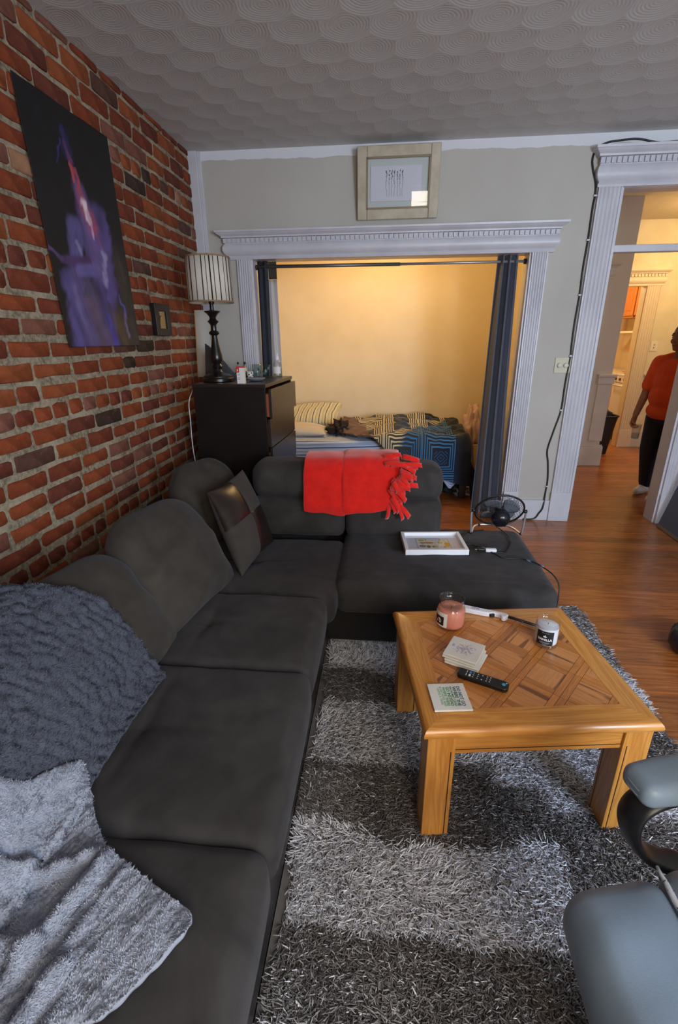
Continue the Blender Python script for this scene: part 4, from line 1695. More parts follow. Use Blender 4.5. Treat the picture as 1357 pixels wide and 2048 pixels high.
add('folded_half', throw_panel(-0.443, -0.205, 0.012, 3, 0.0, -0.022), red_m, throw, solid=0.014, bevel=0.004)
add('folded_half', throw_panel(-0.222, 0.085, 0.019, 6, -0.015, 0.045), red_m, throw, solid=0.014, bevel=0.004)
rf = random.Random(21)
for k in range(46):
    t_ = rf.random()
    x0 = rf.uniform(0.035, 0.105)
    z0 = 0.80 - 0.20 * t_ + rf.uniform(-0.02, 0.02)
    y0 = 2.500 - rf.uniform(0.012, 0.034)
    if k < 14:
        z0, y0, x0 = rf.uniform(0.80, 0.835), rf.uniform(2.520, 2.585), rf.uniform(-0.0, 0.12)
        z0 = 0.842 + 0.012 * rf.random() if y0 > 2.555 else 0.815 + 0.3 * (y0 - 2.520)
    a = rf.uniform(-0.95, 0.35) if k > 8 else rf.uniform(-0.4, 0.5)
    if z0 < 0.66:
        a = rf.uniform(-1.6, -0.5)
    Lr = rf.uniform(0.060, 0.095)
    w = rf.uniform(0.010, 0.015)
    pts = []
    for s in np.linspace(0, 1, 6):
        aa = a - 0.25 * s
        pts.append((x0 + Lr * s * cos(aa), y0 - 0.008 * sin(s * 3.0) - 0.004 * s, z0 + Lr * s * sin(aa)))
    tw = rf.uniform(-0.6, 0.6)
    G = []
    for i, p in enumerate(pts):
        tx = np.array((-sin(a), 0.35 * sin(tw + i * .5), cos(a)))
        tx /= np.linalg.norm(tx)
        G.append([np.array(p) - tx * w, np.array(p) + np.array((0, -0.003, 0)), np.array(p) + tx * w])
    add('fringe_strand', MB().grid(np.array(G)), red_m, throw, solid=0.003)

# ================================================================== PICTURES ON THE WALLS
# painted paper poster on the bricks
PX = XW + 0.008
pu, pv = 150, 230
U, V = np.meshgrid(np.linspace(0, 1, pu), np.linspace(0, 1, pv), indexing='ij')
Cc = np.zeros((pu, pv, 3)) + np.array(srgb(24, 23, 26))
Cc = Cc + np.clip(V * 0 + (1 - V), 0, 1)[..., None] * np.array(srgb(18, 18, 18)) * 0.4


def stroke(u0, v0, u1, v1, r0, r1, c_, al=1.0, soft=0.5, streak=0.0, seed=0):
    global Cc
    AS = 1.52
    du, dv = u1 - u0, (v1 - v0) * AS
    Ls = du * du + dv * dv + 1e-9
    wob = 0.022 * vn(np.stack([U, V * AS], -1), 7, seed + 40) + 0.012 * vn(np.stack([U, V * AS], -1), 24, seed + 41)
    t_ = np.clip(((U + wob - u0) * du + ((V - v0) * AS) * dv) / Ls, 0, 1)
    d = np.sqrt((U + wob - u0 - t_ * du) ** 2 + ((V - v0) * AS - t_ * dv) ** 2)
    r = r0 + (r1 - r0) * t_
    m_ = np.clip((r - d) / (r * soft + 1e-6), 0, 1)
    m_ = m_ * m_ * (3 - 2 * m_) * al
    if streak:
        across = ((U - u0) * dv - (V - v0) * AS * du) / sqrt(Ls)
        along = ((U - u0) * du + (V - v0) * AS * dv) / sqrt(Ls)
        q_ = np.stack([across * 17 + 0.6 * vn(np.stack([U, V], -1), 4, seed), along * 2.2], -1)
        m_ = m_ * np.clip(1 - streak * 0.9 + streak * 0.9 * vn(q_, 1.0, seed, 10), 0, 1)
    Cc = Cc * (1 - m_[..., None]) + np.array(srgb(*c_)) * m_[..., None]


stroke(0.9, 0.35, 0.95, -0.1, 0.35, 0.30, (92, 80, 66), 0.75, 1.0, 0.3, 1)
stroke(0.55, 0.25, 0.75, -0.05, 0.35, 0.35, (80, 66, 70), 0.8, 0.9, 0.3, 2)
stroke(0.20, 0.26, 0.22, -0.05, 0.16, 0.24, (92, 78, 160), 0.95, 0.5, 0.25, 3)
stroke(0.30, 0.32, 0.42, -0.05, 0.18, 0.24, (104, 86, 150), 0.9, 0.6, 0.35, 4)
stroke(0.55, 0.50, 0.60, 0.02, 0.17, 0.12, (84, 66, 156), 0.9, 0.55, 0.35, 5)
stroke(0.70, 0.60, 0.70, 0.25, 0.13, 0.12, (98, 74, 160), 0.85, 0.6, 0.3, 6)
stroke(0.50, 0.68, 0.58, 0.40, 0.12, 0.20, (108, 78, 150), 0.95, 0.5, 0.25, 7)
stroke(0.36, 0.52, 0.30, 0.40, 0.10, 0.10, (96, 84, 158), 0.9, 0.6, 0.2, 8)
stroke(0.42, 0.38, 0.10, 0.37, 0.07, 0.03, (84, 50, 110), 0.9, 0.6, 0.0, 9)
stroke(0.12, 0.37, 0.00, 0.41, 0.022, 0.012, (96, 60, 120), 0.9, 0.6, 0.0, 10)
stroke(0.32, 0.34, 0.52, 0.36, 0.06, 0.07, (110, 96, 180), 0.9, 0.7, 0.2, 11)
stroke(0.35, 0.20, 0.50, 0.00, 0.10, 0.14, (124, 92, 82), 0.75, 0.8, 0.4, 12)
stroke(0.72, 0.12, 0.80, 0.02, 0.16, 0.14, (128, 96, 60), 0.7, 0.9, 0.35, 13)
stroke(0.59, 0.15, 0.62, 0.00, 0.020, 0.035, (70, 52, 190), 0.9, 0.6, 0.0, 14)
stroke(0.80, 0.26, 0.86, 0.15, 0.012, 0.018, (84, 76, 190), 0.9, 0.7, 0.0, 15)
stroke(0.82, 0.16, 0.84, 0.05, 0.03, 0.03, (140, 118, 170), 0.6, 0.8, 0.0, 16)
stroke(0.66, 0.44, 0.62, 0.30, 0.04, 0.05, (170, 160, 214), 0.8, 0.9, 0.3, 17)
stroke(0.50, 0.70, 0.46, 0.80, 0.030, 0.030, (196, 52, 62), 1.0, 0.5, 0.0, 18)
stroke(0.45, 0.80, 0.40, 0.86, 0.035, 0.030, (122, 40, 92), 1.0, 0.5, 0.0, 19)
stroke(0.44, 0.78, 0.48, 0.72, 0.022, 0.020, (214, 60, 66), 1.0, 0.6, 0.0, 20)
stroke(0.42, 0.90, 0.40, 0.82, 0.05, 0.06, (40, 40, 130), 1.0, 0.6, 0.35, 21)
stroke(0.36, 0.86, 0.31, 0.76, 0.020, 0.012, (48, 44, 140), 0.9, 0.7, 0.0, 22)
stroke(0.46, 0.86, 0.50, 0.74, 0.035, 0.020, (44, 36, 120), 0.9, 0.7, 0.3, 23)
stroke(0.50, 0.67, 0.58, 0.56, 0.09, 0.10, (186, 54, 84), 0.9, 0.8, 0.2, 24)
stroke(0.52, 0.64, 0.55, 0.57, 0.050, 0.035, (250, 214, 224), 1.0, 0.9, 0.0, 25)
stroke(0.54, 0.60, 0.58, 0.50, 0.040, 0.020, (206, 160, 200), 0.8, 0.9, 0.0, 26)
stroke(0.62, 0.58, 0.66, 0.46, 0.020, 0.015, (206, 70, 80), 0.6, 0.9, 0.0, 27)
stroke(0.22, 0.26, 0.24, 0.06, 0.05, 0.08, (140, 124, 200), 0.6, 1.0, 0.5, 28)
stroke(0.33, 0.46, 0.36, 0.42, 0.03, 0.04, (146, 140, 200), 0.7, 0.9, 0.0, 29)
lum = Cc.mean(-1, keepdims=True)
Cc = (lum + (Cc - lum) * 0.78) * (0.88 + 0.10 * vn(np.stack([U, V * 1.5], -1), 16, 77)[..., None] + 0.06 * vn(np.stack([U * 6 + V * 3, V], -1), 9, 78)[..., None])
Cc = np.clip(Cc, 0.003, 1)
poff = 0.0035 * np.abs(V * 3 % 1 - 0.5) + 0.016 * np.clip(U - 0.5, 0, 1) + 0.003 * np.abs(U * 2 % 1 - 0.5) + 0.002 * vn(np.stack([U, V], -1), 3, 3)
G = np.stack([PX + 0.004 + poff, 2.090 + 0.63 * U + 0.03 * (1 - V) * 1.0, 1.443 + 0.977 * V], -1)
poster = add('poster', MB().grid(G), attr_mat('printed poster paper', 0.55, spec=0.35), None, col=Cc.reshape(-1, 3), solid=0.0012)
tag(poster, 'tall creased poster of a glowing purple dancer on black, pinned to the brick wall', 'poster')

# small black framed picture on the bricks
bf = thing('wall_picture', 'tiny black framed picture of a dark tree on tan, hung on the brick wall', 'picture', (XW, 3.08, 1.495))
bx0 = XW + 0.006
yy0, yy1, z0_, z1_ = 2.975, 3.185, 1.495, 1.680
for q in ((yy0, yy0 + .052, z0_, z1_), (yy1 - .052, yy1, z0_, z1_), (yy0 + .052, yy1 - .052, z0_, z0_ + .042), (yy0 + .052, yy1 - .052, z1_ - .042, z1_)):
    add('frame_side', MB().box(bx0, bx0 + 0.030, *q), lblack, bf, smooth=False, bevel=0.003)
add('print_sheet', MB().box(bx0, bx0 + 0.014, yy0 + .052, yy1 - .052, z0_ + .042, z1_ - .042), M('tan print', srgb(186, 152, 96), 0.6, srgb(170, 132, 80), 30), bf, smooth=False)
tr = MB().tube(spline([(bx0 + 0.0145, 3.05, z0_ + .044), (bx0 + 0.0145, 3.048, z0_ + .075), (bx0 + 0.0145, 3.056, z0_ + .10), (bx0 + 0.0145, 3.05, z0_ + .135)], 4), 0.0035, 5)
tr.tube([(bx0 + 0.0145, 3.056, z0_ + .10), (bx0 + 0.0145, 3.075, z0_ + .118)], 0.0025, 5)
tr.tube([(bx0 + 0.0145, 3.049, z0_ + .08), (bx0 + 0.0145, 3.034, z0_ + .098)], 0.0025, 5)
add('printed_tree', tr, blackp, bf)

# framed drawing above the alcove, hung leaning forward
fx0, fx1, fz0, fz1 = -0.226, 0.336, 2.262, 2.688
fw_ = thing('framed_drawing', 'pale wood framed drawing of thin branches hung above the alcove opening', 'picture', (0.055, YB - 0.012, fz0))
FWd, FHt = fx1 - fx0, fz1 - fz0
pale_wood = M('pale antiqued frame wood', srgb(190, 178, 158), 0.45, srgb(172, 158, 136), 14)
gilt = M('dark inner frame lip', srgb(132, 112, 88), 0.45)
hw_, bw_ = FWd / 2, 0.066
for x0, x1, z0_, z1_ in ((-hw_, -hw_ + bw_, 0, FHt), (hw_ - bw_, hw_, 0, FHt), (-hw_ + bw_, hw_ - bw_, 0, bw_), (-hw_ + bw_, hw_ - bw_, FHt - bw_, FHt)):
    add('frame_side', MB().box(x0, x1, -0.024, 0, z0_, z1_), pale_wood, fw_, local=True, smooth=False, bevel=0.006)
i_ = bw_
for x0, x1, z0_, z1_ in ((-hw_ + i_ - .004, -hw_ + i_ + .008, i_ - .004, FHt - i_ + .004), (hw_ - i_ - .008, hw_ - i_ + .004, i_ - .004, FHt - i_ + .004), (-hw_ + i_, hw_ - i_, i_ - .004, i_ + .008), (-hw_ + i_, hw_ - i_, FHt - i_ - .008, FHt - i_ + .004)):
    add('inner_lip', MB().box(x0, x1, -0.026, -0.004, z0_, z1_), gilt, fw_, local=True, smooth=False)
add('backing', MB().box(-hw_ + i_, hw_ - i_, -0.006, -0.002, i_, FHt - i_), M('pale grey green mount', srgb(190, 198, 196), 0.6), fw_, local=True, smooth=False)
add('drawing_sheet', MB().box(-0.190, 0.160, -0.012, -0.010, 0.110, FHt - 0.115), M('drawing paper', srgb(206, 206, 218), 0.7), fw_, local=True, smooth=False)
mb = MB()
rp = random.Random(2)
for k in range(7):
    x = -0.080 + k * 0.0185
    pts = [(x + rp.uniform(-.004, .004), -0.0122, z) for z in np.linspace(FHt - 0.29, FHt - 0.145, 6)]
    mb.tube(spline(pts, 3), 0.0007, 4)
    for z in np.arange(FHt - 0.215, FHt - 0.140, 0.008):
        if rp.random() < 0.85:
            s_ = rp.uniform(0.0016, 0.0034) * (0.6 + 0.8 * (z - FHt + .215) / .07)
            mb.sphere((x + rp.uniform(-.004, .004), -0.0122, z), s_, 6, 4, (1, 0.2, 1.3))
add('drawn_branches', mb, M('sepia ink', srgb(70, 56, 44), 0.7), fw_, local=True)
add('glazing', MB().box(-hw_ + i_, hw_ - i_, -0.0165, -0.0150, i_, FHt - i_), clear_glass('picture glazing', f0=0.032), fw_, local=True, smooth=False)
fw_.rotation_euler = (radians(8.3), 0, radians(-0.4))

# ================================================================== LIGHT SWITCH AND THE CABLE ON THE BACK WALL
sw_ = thing('light_switch', 'almond wall plate with two round dimmer knobs beside the doorway', 'switch', (1.314, YB, 1.205))
alm = M('almond plastic', srgb(196, 190, 164), 0.45)
add('plate', MB().box(1.286, 1.410, YB - 0.007, YB, 1.205, 1.320), alm, sw_, smooth=False, bevel=0.003)
for x in (1.322, 1.368):
    add('dimmer_knob', MB().tube([(x, YB - 0.004, 1.262), (x, YB - 0.018, 1.262), (x, YB - 0.022, 1.262)], [0.019, 0.018, 0.015], 20), M('ivory knob', srgb(216, 212, 194), 0.4), sw_)
wy = YB - 0.006
cab = [(2.60, 2.645), (2.10, 2.652), (1.867, 2.655), (1.75, 2.650), (1.608, 2.676), (1.50, 2.672), (1.422, 2.664), (1.360, 2.635), (1.340, 2.58), (1.352, 2.52), (1.383, 2.44), (1.392, 2.365), (1.388, 2.30), (1.390, 2.10), (1.386, 1.92), (1.390, 1.75), (1.386, 1.55), (1.389, 1.408), (1.392, 1.33), (1.385, 1.12),
       (1.384, 0.926), (1.352, 0.76), (1.325, 0.606), (1.345, 0.50), (1.362, 0.36), (1.360, 0.244), (1.35, 0.12), (1.325, 0.066), (1.29, 0.016), (1.20, 0.010)]
cable = thing('wall_cable', 'black cable clipped along the door casing from the ceiling down to the floor', 'cable', (1.39, wy, 0.0))


def cab_y(x, z):
    if z < 0.19 and x < 1.404:
        return YB - 0.026
    return YB - 0.0065 if x < 1.42 or z > 2.645 else YB - 0.0065


add('cable', MB().tube(spline([(x, cab_y(x, z), z) for x, z in cab], 6), 0.0062, 7), lblack, cable)
for x, z in ((1.867, 2.655), (1.392, 2.365), (1.390, 2.10), (1.390, 1.75), (1.392, 1.33), (1.384, 0.926), (1.362, 0.30)):
    add('clip', MB().box(x - 0.010, x + 0.010, YB - 0.0155, YB, z - 0.005, z + 0.005), white_paint, cable, smooth=False)

# ================================================================== CHEST OF DRAWERS BESIDE THE ALCOVE
DR_L = (-0.975, 3.345, 0.0)
DRZ = radians(-3.0)
chest = thing('chest_of_drawers', 'tall black brown six drawer chest against the brick wall with a lamp on top', 'dresser', DR_L, DRZ)
espresso = M('espresso veneer', srgb(24, 19, 20), 0.40, srgb(30, 24, 24), 6, spec=0.4)
espr2 = M('espresso drawer front', srgb(52, 44, 38), 0.30, srgb(44, 37, 33), 6, spec=0.55)
raw_board = M('raw drawer side board', srgb(142, 74, 44), 0.6)
HX, HY_, HZ = 0.242, 0.345, 1.203
mb = MB().box(-HX, HX - 0.004, -HY_, -HY_ + 0.018, 0, HZ - 0.022).box(-HX, HX - 0.004, HY_ - 0.018, HY_, 0, HZ - 0.022)
mb.box(-HX, -HX + 0.010, -HY_ + 0.018, HY_ - 0.018, 0.0, HZ - 0.022)
add('carcass', mb, espresso, chest, local=True, smooth=False, bevel=0.0012)
add('top_panel', MB().box(-HX - 0.002, HX + 0.004, -HY_ - 0.003, HY_ + 0.003, HZ - 0.022, HZ), M('espresso top', srgb(40, 33, 29), 0.32, spec=0.55), chest, local=True, smooth=False, bevel=0.0015)
add('plinth', MB().box(HX - 0.05, HX - 0.02, -HY_ + 0.018, HY_ - 0.018, 0, 0.06), espresso, chest, local=True, smooth=False)
zt_ = HZ - 0.034
for k in range(6):
    z1 = zt_ - k * 0.1885
    z0 = z1 - 0.183
    pull = (0.018, 0.002, 0.006, 0.002, 0.0, 0.0)[k]
    d = add('drawer', MB().box(HX - 0.004 + pull, HX + 0.014 + pull, -HY_ + 0.019, HY_ - 0.019, z0, z1), espr2, chest, local=True, smooth=False, bevel=0.0015)
    add('drawer_box', MB().box(-HX + 0.03 + pull, HX - 0.004 + pull, -HY_ + 0.026, HY_ - 0.026, z0 + 0.010, z1 - 0.030), raw_board, d, local=True, smooth=False)

cw = M('white card', srgb(226, 222, 220), 0.5)
# table lamp
LX, LY = -1.130, 3.22
lamp = thing('table_lamp', 'table lamp with turned black base and cream shade with dark vertical stripes', 'lamp', (LX, LY, HZ))
blackwood = M('black turned wood', srgb(22, 19, 19), 0.28, spec=0.6)
prof = [(0.100, 0.0), (0.106, 0.004), (0.106, 0.020), (0.098, 0.027), (0.096, 0.036), (0.078, 0.044), (0.062, 0.050), (0.042, 0.056), (0.030, 0.068), (0.026, 0.080), (0.034, 0.090), (0.036, 0.098), (0.030, 0.108), (0.026, 0.114),
        (0.036, 0.128), (0.041, 0.145), (0.039, 0.170), (0.031, 0.205), (0.024, 0.240), (0.020, 0.275), (0.019, 0.292), (0.029, 0.298), (0.035, 0.306), (0.029, 0.316), (0.019, 0.322), (0.018, 0.352), (0.021, 0.360), (0.033, 0.372), (0.037, 0.378), (0.025, 0.386), (0.020, 0.396), (0.024, 0.408),
        (0.036, 0.424), (0.050, 0.434), (0.052, 0.440), (0.022, 0.444), (0.014, 0.446), (0.013, 0.480), (0.018, 0.484), (0.018, 0.530), (0.0, 0.532)]
add('base', MB().lathe(prof, (0, 0, 0), 32), blackwood, lamp, local=True, angle=35)
SZ0, SZ1, SR0, SR1 = 0.488, 0.752, 0.141, 0.136
sh = NT('cream lamp shade')
sh.set(0.9, 0, 0.1)
v = sh.coord()
sh.base(sh.mix(sh.noise(v, 40, 3), srgb(226, 216, 204), srgb(214, 203, 190)))
sh.bump(sh.noise(v, 350, 2), 0.2, 0.001)
sh.b.inputs['Subsurface Weight'].default_value = 0.0
G = [[(r * cos(t), r * sin(t), z) for t in np.linspace(0, 2 * pi, 49)[:-1]] for r, z in ((SR0, SZ0), (SR1, SZ1))]
shade = add('shade', MB().grid(np.array(G)[::-1], wrap=True), sh.m, lamp, local=True, solid=0.002)
stripe_m = M('dark brown ribbon', srgb(30, 22, 22), 0.7)
rs = random.Random(5)
t = 0.0
wseq = [0.0060, 0.0034, 0.0080, 0.0044]
k = 0
while t < 2 * pi - 0.05:
    w = wseq[k % 4] / SR0
    tl = rs.uniform(-0.015, 0.015)
    G = [[((r + 0.0018) * cos(t + dt + q), (r + 0.0018) * sin(t + dt + q), z) for dt in (-w / 2, 0, w / 2)] for r, z, q in ((SR0, SZ0, 0), (SR1, SZ1, tl))]
    add('stripe', MB().grid(np.array(G)[::-1]), stripe_m, lamp, local=True, solid=0.0012)
    t += rs.uniform(0.15, 0.30)
    k += 1
band_m = M('tan shade trim', srgb(150, 120, 88), 0.7)
for z, r in ((SZ0, SR0), (SZ1 - 0.009, SR1 + 0.0002)):
    G = [[((r + 0.0030) * cos(t), (r + 0.0030) * sin(t), zz) for t in np.linspace(0, 2 * pi, 49)[:-1]] for zz in (z, z + 0.009)]
    add('trim_band', MB().grid(np.array(G)[::-1], wrap=True), band_m, lamp, local=True, solid=0.0015)
add('harp', MB().tube(spline([(0.018, 0, 0.50), (0.045, 0, 0.58), (0.050, 0, 0.66), (0.030, 0, 0.72), (0, 0, 0.745), (-0.030, 0, 0.72), (-0.050, 0, 0.66), (-0.045, 0, 0.58), (-0.018, 0, 0.50)], 4), 0.0022, 6), blackwood, lamp, local=True)
mb = MB()
for q in (0, 2 * pi / 3, 4 * pi / 3):
    mb.tube([(0, 0, 0.745), (SR1 * cos(q), SR1 * sin(q), 0.748)], 0.0018, 5)
add('spider', mb, blackwood, lamp, local=True)
add('finial', MB().lathe([(0.005, 0.744), (0.007, 0.752), (0.011, 0.757), (0.011, 0.769), (0.005, 0.774)], (0, 0, 0), 12), blackwood, lamp, local=True)
add('bulb', MB().sphere((0, 0, 0.595), 0.030, 14, 10, (1, 1, 1.25)), M('unlit white bulb', srgb(220, 218, 210), 0.4), lamp, local=True)

# small things on the chest
DT = HZ + 0.0005
bx = thing('carton', 'small upright white carton with a red top on the black chest', 'box', (-0.916, 3.045, DT))
add('carton_body', MB().box(-0.942, -0.892, 3.030, 3.060, DT, DT + 0.104), cw, bx, smooth=False, bevel=0.001)
redp = M('red print', srgb(204, 44, 36), 0.5)
add('red_top', MB().box(-0.9425, -0.8915, 3.0295, 3.0605, DT + 0.097, DT + 0.1046), redp, bx, smooth=False)
add('red_panel', MB().box(-0.9425, -0.9240, 3.0290, 3.0300, DT + 0.068, DT + 0.098), redp, bx, smooth=False)
add('emblem', MB().box(-0.9375, -0.9310, 3.0285, 3.0292, DT + 0.076, DT + 0.088), cw, bx, smooth=False)
mb = MB()
for z in (0.058, 0.052, 0.036, 0.030, 0.024):
    mb.box(-0.9375, -0.9375 + 0.018, 3.0292, 3.0300, DT + z, DT + z + 0.0025)
add('small_print', mb, M('grey small print', srgb(150, 130, 130), 0.6), bx, smooth=False)

felt = M('grey felt', srgb(74, 74, 80), 0.9, srgb(66, 66, 72), 20)
arc = [(-1.268, 1.445), (-1.240, 1.425), (-1.200, 1.390), (-1.150, 1.335), (-1.100, 1.275), (-1.060, 1.228), (-1.040, DT), (-1.290, DT)]
tag(add('felt_flap', MB().prism(arc, 3.40, 3.414, 1), felt, bevel=0.004, angle=50), 'dark grey curved felt flap standing behind the lamp base on the chest', 'felt')

db = thing('trinket_box', 'small dark brown box with trinkets on the chest behind the white carton', 'box', (-1.03, 3.46, DT))
add('box_body', MB().box(-1.090, -0.985, 3.42, 3.50, DT, DT + 0.040), M('dark brown box wood', srgb(46, 30, 24), 0.5), db, smooth=False, bevel=0.003)
cer = M('cream ceramic', srgb(206, 190, 150), 0.4, srgb(150, 90, 56), 60, lo=0.55, hi=0.62)
for k, (x, lab_) in enumerate(((-1.062, 'cream speckled little jar with a dark stopper, left one on the trinket box'), (-1.012, 'cream speckled little jar with a dark stopper, right one on the trinket box'))):
    j = thing('trinket_jar', lab_, 'jar', (x, 3.455, DT + 0.040), 0, 'little jars on the trinket box')
    add('jar_body', MB().lathe([(0.016, 0), (0.019, 0.006), (0.018, 0.024), (0.010, 0.036), (0.008, 0.044), (0.0, 0.045)], (x, 3.455, DT + 0.040), 16), cer, j)
    add('stopper', MB().tube([(x, 3.455, DT + 0.084), (x + 0.002, 3.455, DT + 0.100)], 0.0015, 5).sphere((x + 0.004, 3.455, DT + 0.106), 0.0085, 10, 8), lblack, j)

ds = thing('shallow_dish', 'flat grey dish lying beside the white carton on the chest', 'dish', (-0.875, 3.22, DT))
add('dish_body', MB().lathe([(0.030, 0.0), (0.045, 0.004), (0.062, 0.016), (0.064, 0.020), (0.058, 0.018), (0.036, 0.008), (0.0, 0.007)], (-0.875, 3.24, DT), 28), M('grey glazed dish', srgb(128, 130, 138), 0.4), ds)
tumbler_m = clear_glass('tumbler glass', (0.84, 0.90, 0.90))
for k, (x, y, h, lab_) in enumerate(((-0.925, 3.46, 0.098, 'taller glass tumbler with a teal leaf pattern on the chest'), (-0.875, 3.53, 0.090, 'shorter glass tumbler with a teal leaf pattern beside the spray bottle'))):
    g_ = thing('glass_tumbler', lab_, 'glass', (x, y, DT), 0, 'glass tumblers on the chest')
    add('glass_body', MB().lathe([(0.022, 0.0), (0.026, 0.002), (0.033, h), (0.031, h), (0.024, 0.008)], (x, y, DT), 24), tumbler_m, g_)
    mb = MB()
    for q in range(9):
        t_ = q * 0.7
        zz = DT + 0.02 + (q * 0.37 % 1) * (h - 0.04)
        r = 0.0262 + 0.007 * (zz - DT) / h + 0.0008
        c_ = np.array((x + r * cos(t_), y + r * sin(t_), zz))
        tx = np.array((-sin(t_), cos(t_), 0))
        G = np.array([[c_ + tx * (s * 0.008 * w) + np.array((0, 0, q_ * 0.012)) for s in (-1, 0, 1)] for q_, w in ((-1, 0.1), (-.3, 1), (.3, .9), (1, 0.1))])
        mb.grid(G)
    add('leaf_pattern', mb, M('teal leaf print', srgb(84, 120, 120), 0.5), g_)
spk = thing('spotted_cup', 'little white cup with black spots between the carton and the tumblers', 'cup', (-0.985, 3.36, DT))
add('cup_body', MB().lathe([(0.018, 0), (0.022, 0.003), (0.024, 0.050), (0.022, 0.050), (0.019, 0.006)], (-0.965, 3.42, DT), 20), cw, spk)
mb = MB()
for a_, z in ((-1.6, .03), (-0.8, .04), (-2.3, .018), (-1.2, .012), (-0.3, .025)):
    mb.sphere((-0.965 + .0225 * cos(a_), 3.42 + .0225 * sin(a_), DT + z), 0.005, 8, 6)
add('spots', mb, blackp, spk)
sb = thing('spray_bottle', 'clear plastic bottle with white cap and label at the back of the chest', 'bottle', (-0.800, 3.585, DT))
add('bottle_body', MB().lathe([(0.030, 0.0), (0.034, 0.003), (0.034, 0.082), (0.031, 0.098), (0.020, 0.112), (0.0125, 0.118), (0.0125, 0.124)], (-0.800, 3.585, DT), 24), clear_glass('clear bottle plastic', (0.90, 0.90, 0.86)), sb)
add('liquid', MB().lathe([(0.031, 0.002), (0.0322, 0.005), (0.0322, 0.06), (0.0, 0.06)], (-0.800, 3.585, DT), 20), clear_glass('pale liquid', (0.86, 0.86, 0.74)), sb)
add('bottle_label', arc_patch(0.0346, radians(215), radians(325), 0.026, 0.074), cw, sb, local=True)
for o in sb.children:
    if o.name.startswith('bottle_label'):
        o.location = (0, 0, 0)
add('cap', MB().lathe([(0.0135, 0.118), (0.0140, 0.122), (0.0135, 0.144), (0.0070, 0.150), (0.0065, 0.168), (0.0, 0.170)], (-0.800, 3.585, DT), 18), lwhite, sb)

cv = thing('canvas_panel', 'blank pale canvas with a thin gilt edge leaning behind the lamp by the bricks', 'canvas', (-1.36, 3.60, DT))
m = MB().box(-0.055, 0.055, -0.006, 0.006, 0.0, 0.475)
c_o = add('canvas_face', m, M('pale canvas', srgb(204, 198, 190), 0.7), cv, local=True, smooth=False)
for x in (-0.060, 0.056):
    add('gilt_edge', MB().box(x, x + 0.004, -0.009, 0.008, 0.0, 0.475), M('gilt edge', srgb(214, 178, 120), 0.4), cv, local=True, smooth=False)
cv.rotation_euler = (radians(-8), 0, 0)
tag(add('lamp_cord', MB().tube(spline([(-1.27, 3.16, 1.19), (-1.262, 3.0, 1.10), (-1.258, 2.975, 0.98), (-1.262, 2.972, 0.80), (-1.252, 2.974, 0.60), (-1.258, 2.975, 0.35), (-1.27, 2.98, 0.02)], 5), 0.0035, 6), white_paint), 'white lamp cord hanging down between the chest and the brick wall', 'cord')

# ================================================================== ALCOVE: CURTAINS
rod = thing('curtain_rod', 'telescopic metal tension rod across the top of the alcove opening', 'rod', (0, YB + 0.075, 1.985))
ry, rz_ = YB + 0.075, 1.988
steel = M('brushed steel', srgb(190, 188, 186), 0.42, metal=0.7)
add('thick_tube', MB().tube([(OL + 0.02, ry, rz_ + .004), (0.09, ry, rz_)], 0.0125, 14), M('dark steel', srgb(120, 116, 114), 0.42, metal=0.7), rod)
add('thin_tube', MB().tube([(0.08, ry, rz_), (OR - 0.02, ry, rz_)], 0.0095, 14), steel, rod)
for x in (OL + 0.014, OR - 0.030):
    add('end_cap', MB().tube([(x, ry, rz_), (x + 0.016, ry, rz_)], 0.018, 14), M('dark rubber', srgb(40, 40, 42), 0.6), rod)


def curtain(parent, name, mat, top, bot, ztop, zbot, y, folds, amp, seed, n=90, m=30, flare=0.0):
    G = []
    for j in range(m + 1):
        s = j / m
        z = ztop + (zbot - ztop) * s
        x0 = top[0] + (bot[0] - top[0]) * s ** 1.1
        x1 = top[1] + (bot[1] - top[1]) * s ** 1.1
        row_ = []
        for i in range(n + 1):
            u = i / n
            uu = u + 0.025 * sin(3 * s + seed) * sin(pi * u)
            ph = folds * 2 * pi * uu + 0.5 * sin(2.2 * s + seed)
            a_ = amp * (0.75 + 0.35 * sin(4 * u + seed) + flare * s)
            row_.append((x0 + (x1 - x0) * u + 0.006 * sin(2 * ph), y + a_ * sin(ph) + 0.006 * sin(7 * s + 5 * u), z))
        G.append(row_)
    return add(name, MB().grid(np.array(G)), mat, parent, solid=0.003)


grey_cur = M('slate curtain cloth', srgb(84, 88, 104), 0.75, srgb(76, 80, 96), 5, (500, 0.12, 0.001), sheen=0.2)
navy_cur = M('navy curtain cloth', srgb(40, 44, 56), 0.8, srgb(46, 50, 62), 6, (500, 0.1, 0.001))
cr = thing('slate_curtain', 'slate grey grommet curtain drawn to the right side of the alcove', 'curtain', (0.88, ry, 0))
curtain(cr, 'panel', grey_cur, (0.800, 0.945), (0.775, 1.005), 2.030, 0.025, ry, 3.0, 0.040, 0.4, flare=0.25)
for x in (0.822, 0.870, 0.918):
    add('grommet', MB().tube([(x + 0.014 * cos(0), ry + 0.022 * cos(t), rz_ + 0.022 * sin(t)) for t in np.linspace(0, 2 * pi, 19)[:-1]], 0.0045, 6, closed=True), steel, cr)
cl_ = thing('navy_curtain', 'narrow gathered navy curtain at the left side of the alcove', 'curtain', (-0.97, ry, 0))
curtain(cl_, 'panel', navy_cur, (-1.010, -0.925), (-1.020, -0.955), 2.030, 0.03, ry, 2.0, 0.026, 1.7)
add('header_tab', MB().box(-0.922, -0.858, ry + 0.016, ry + 0.020, 1.905, 2.028), M('olive black header tape', srgb(56, 54, 46), 0.8), cl_, smooth=False)
wc_ = thing('white_curtain', 'thin white curtain hanging behind the navy curtain', 'curtain', (-0.9, ry + 0.05, 0))
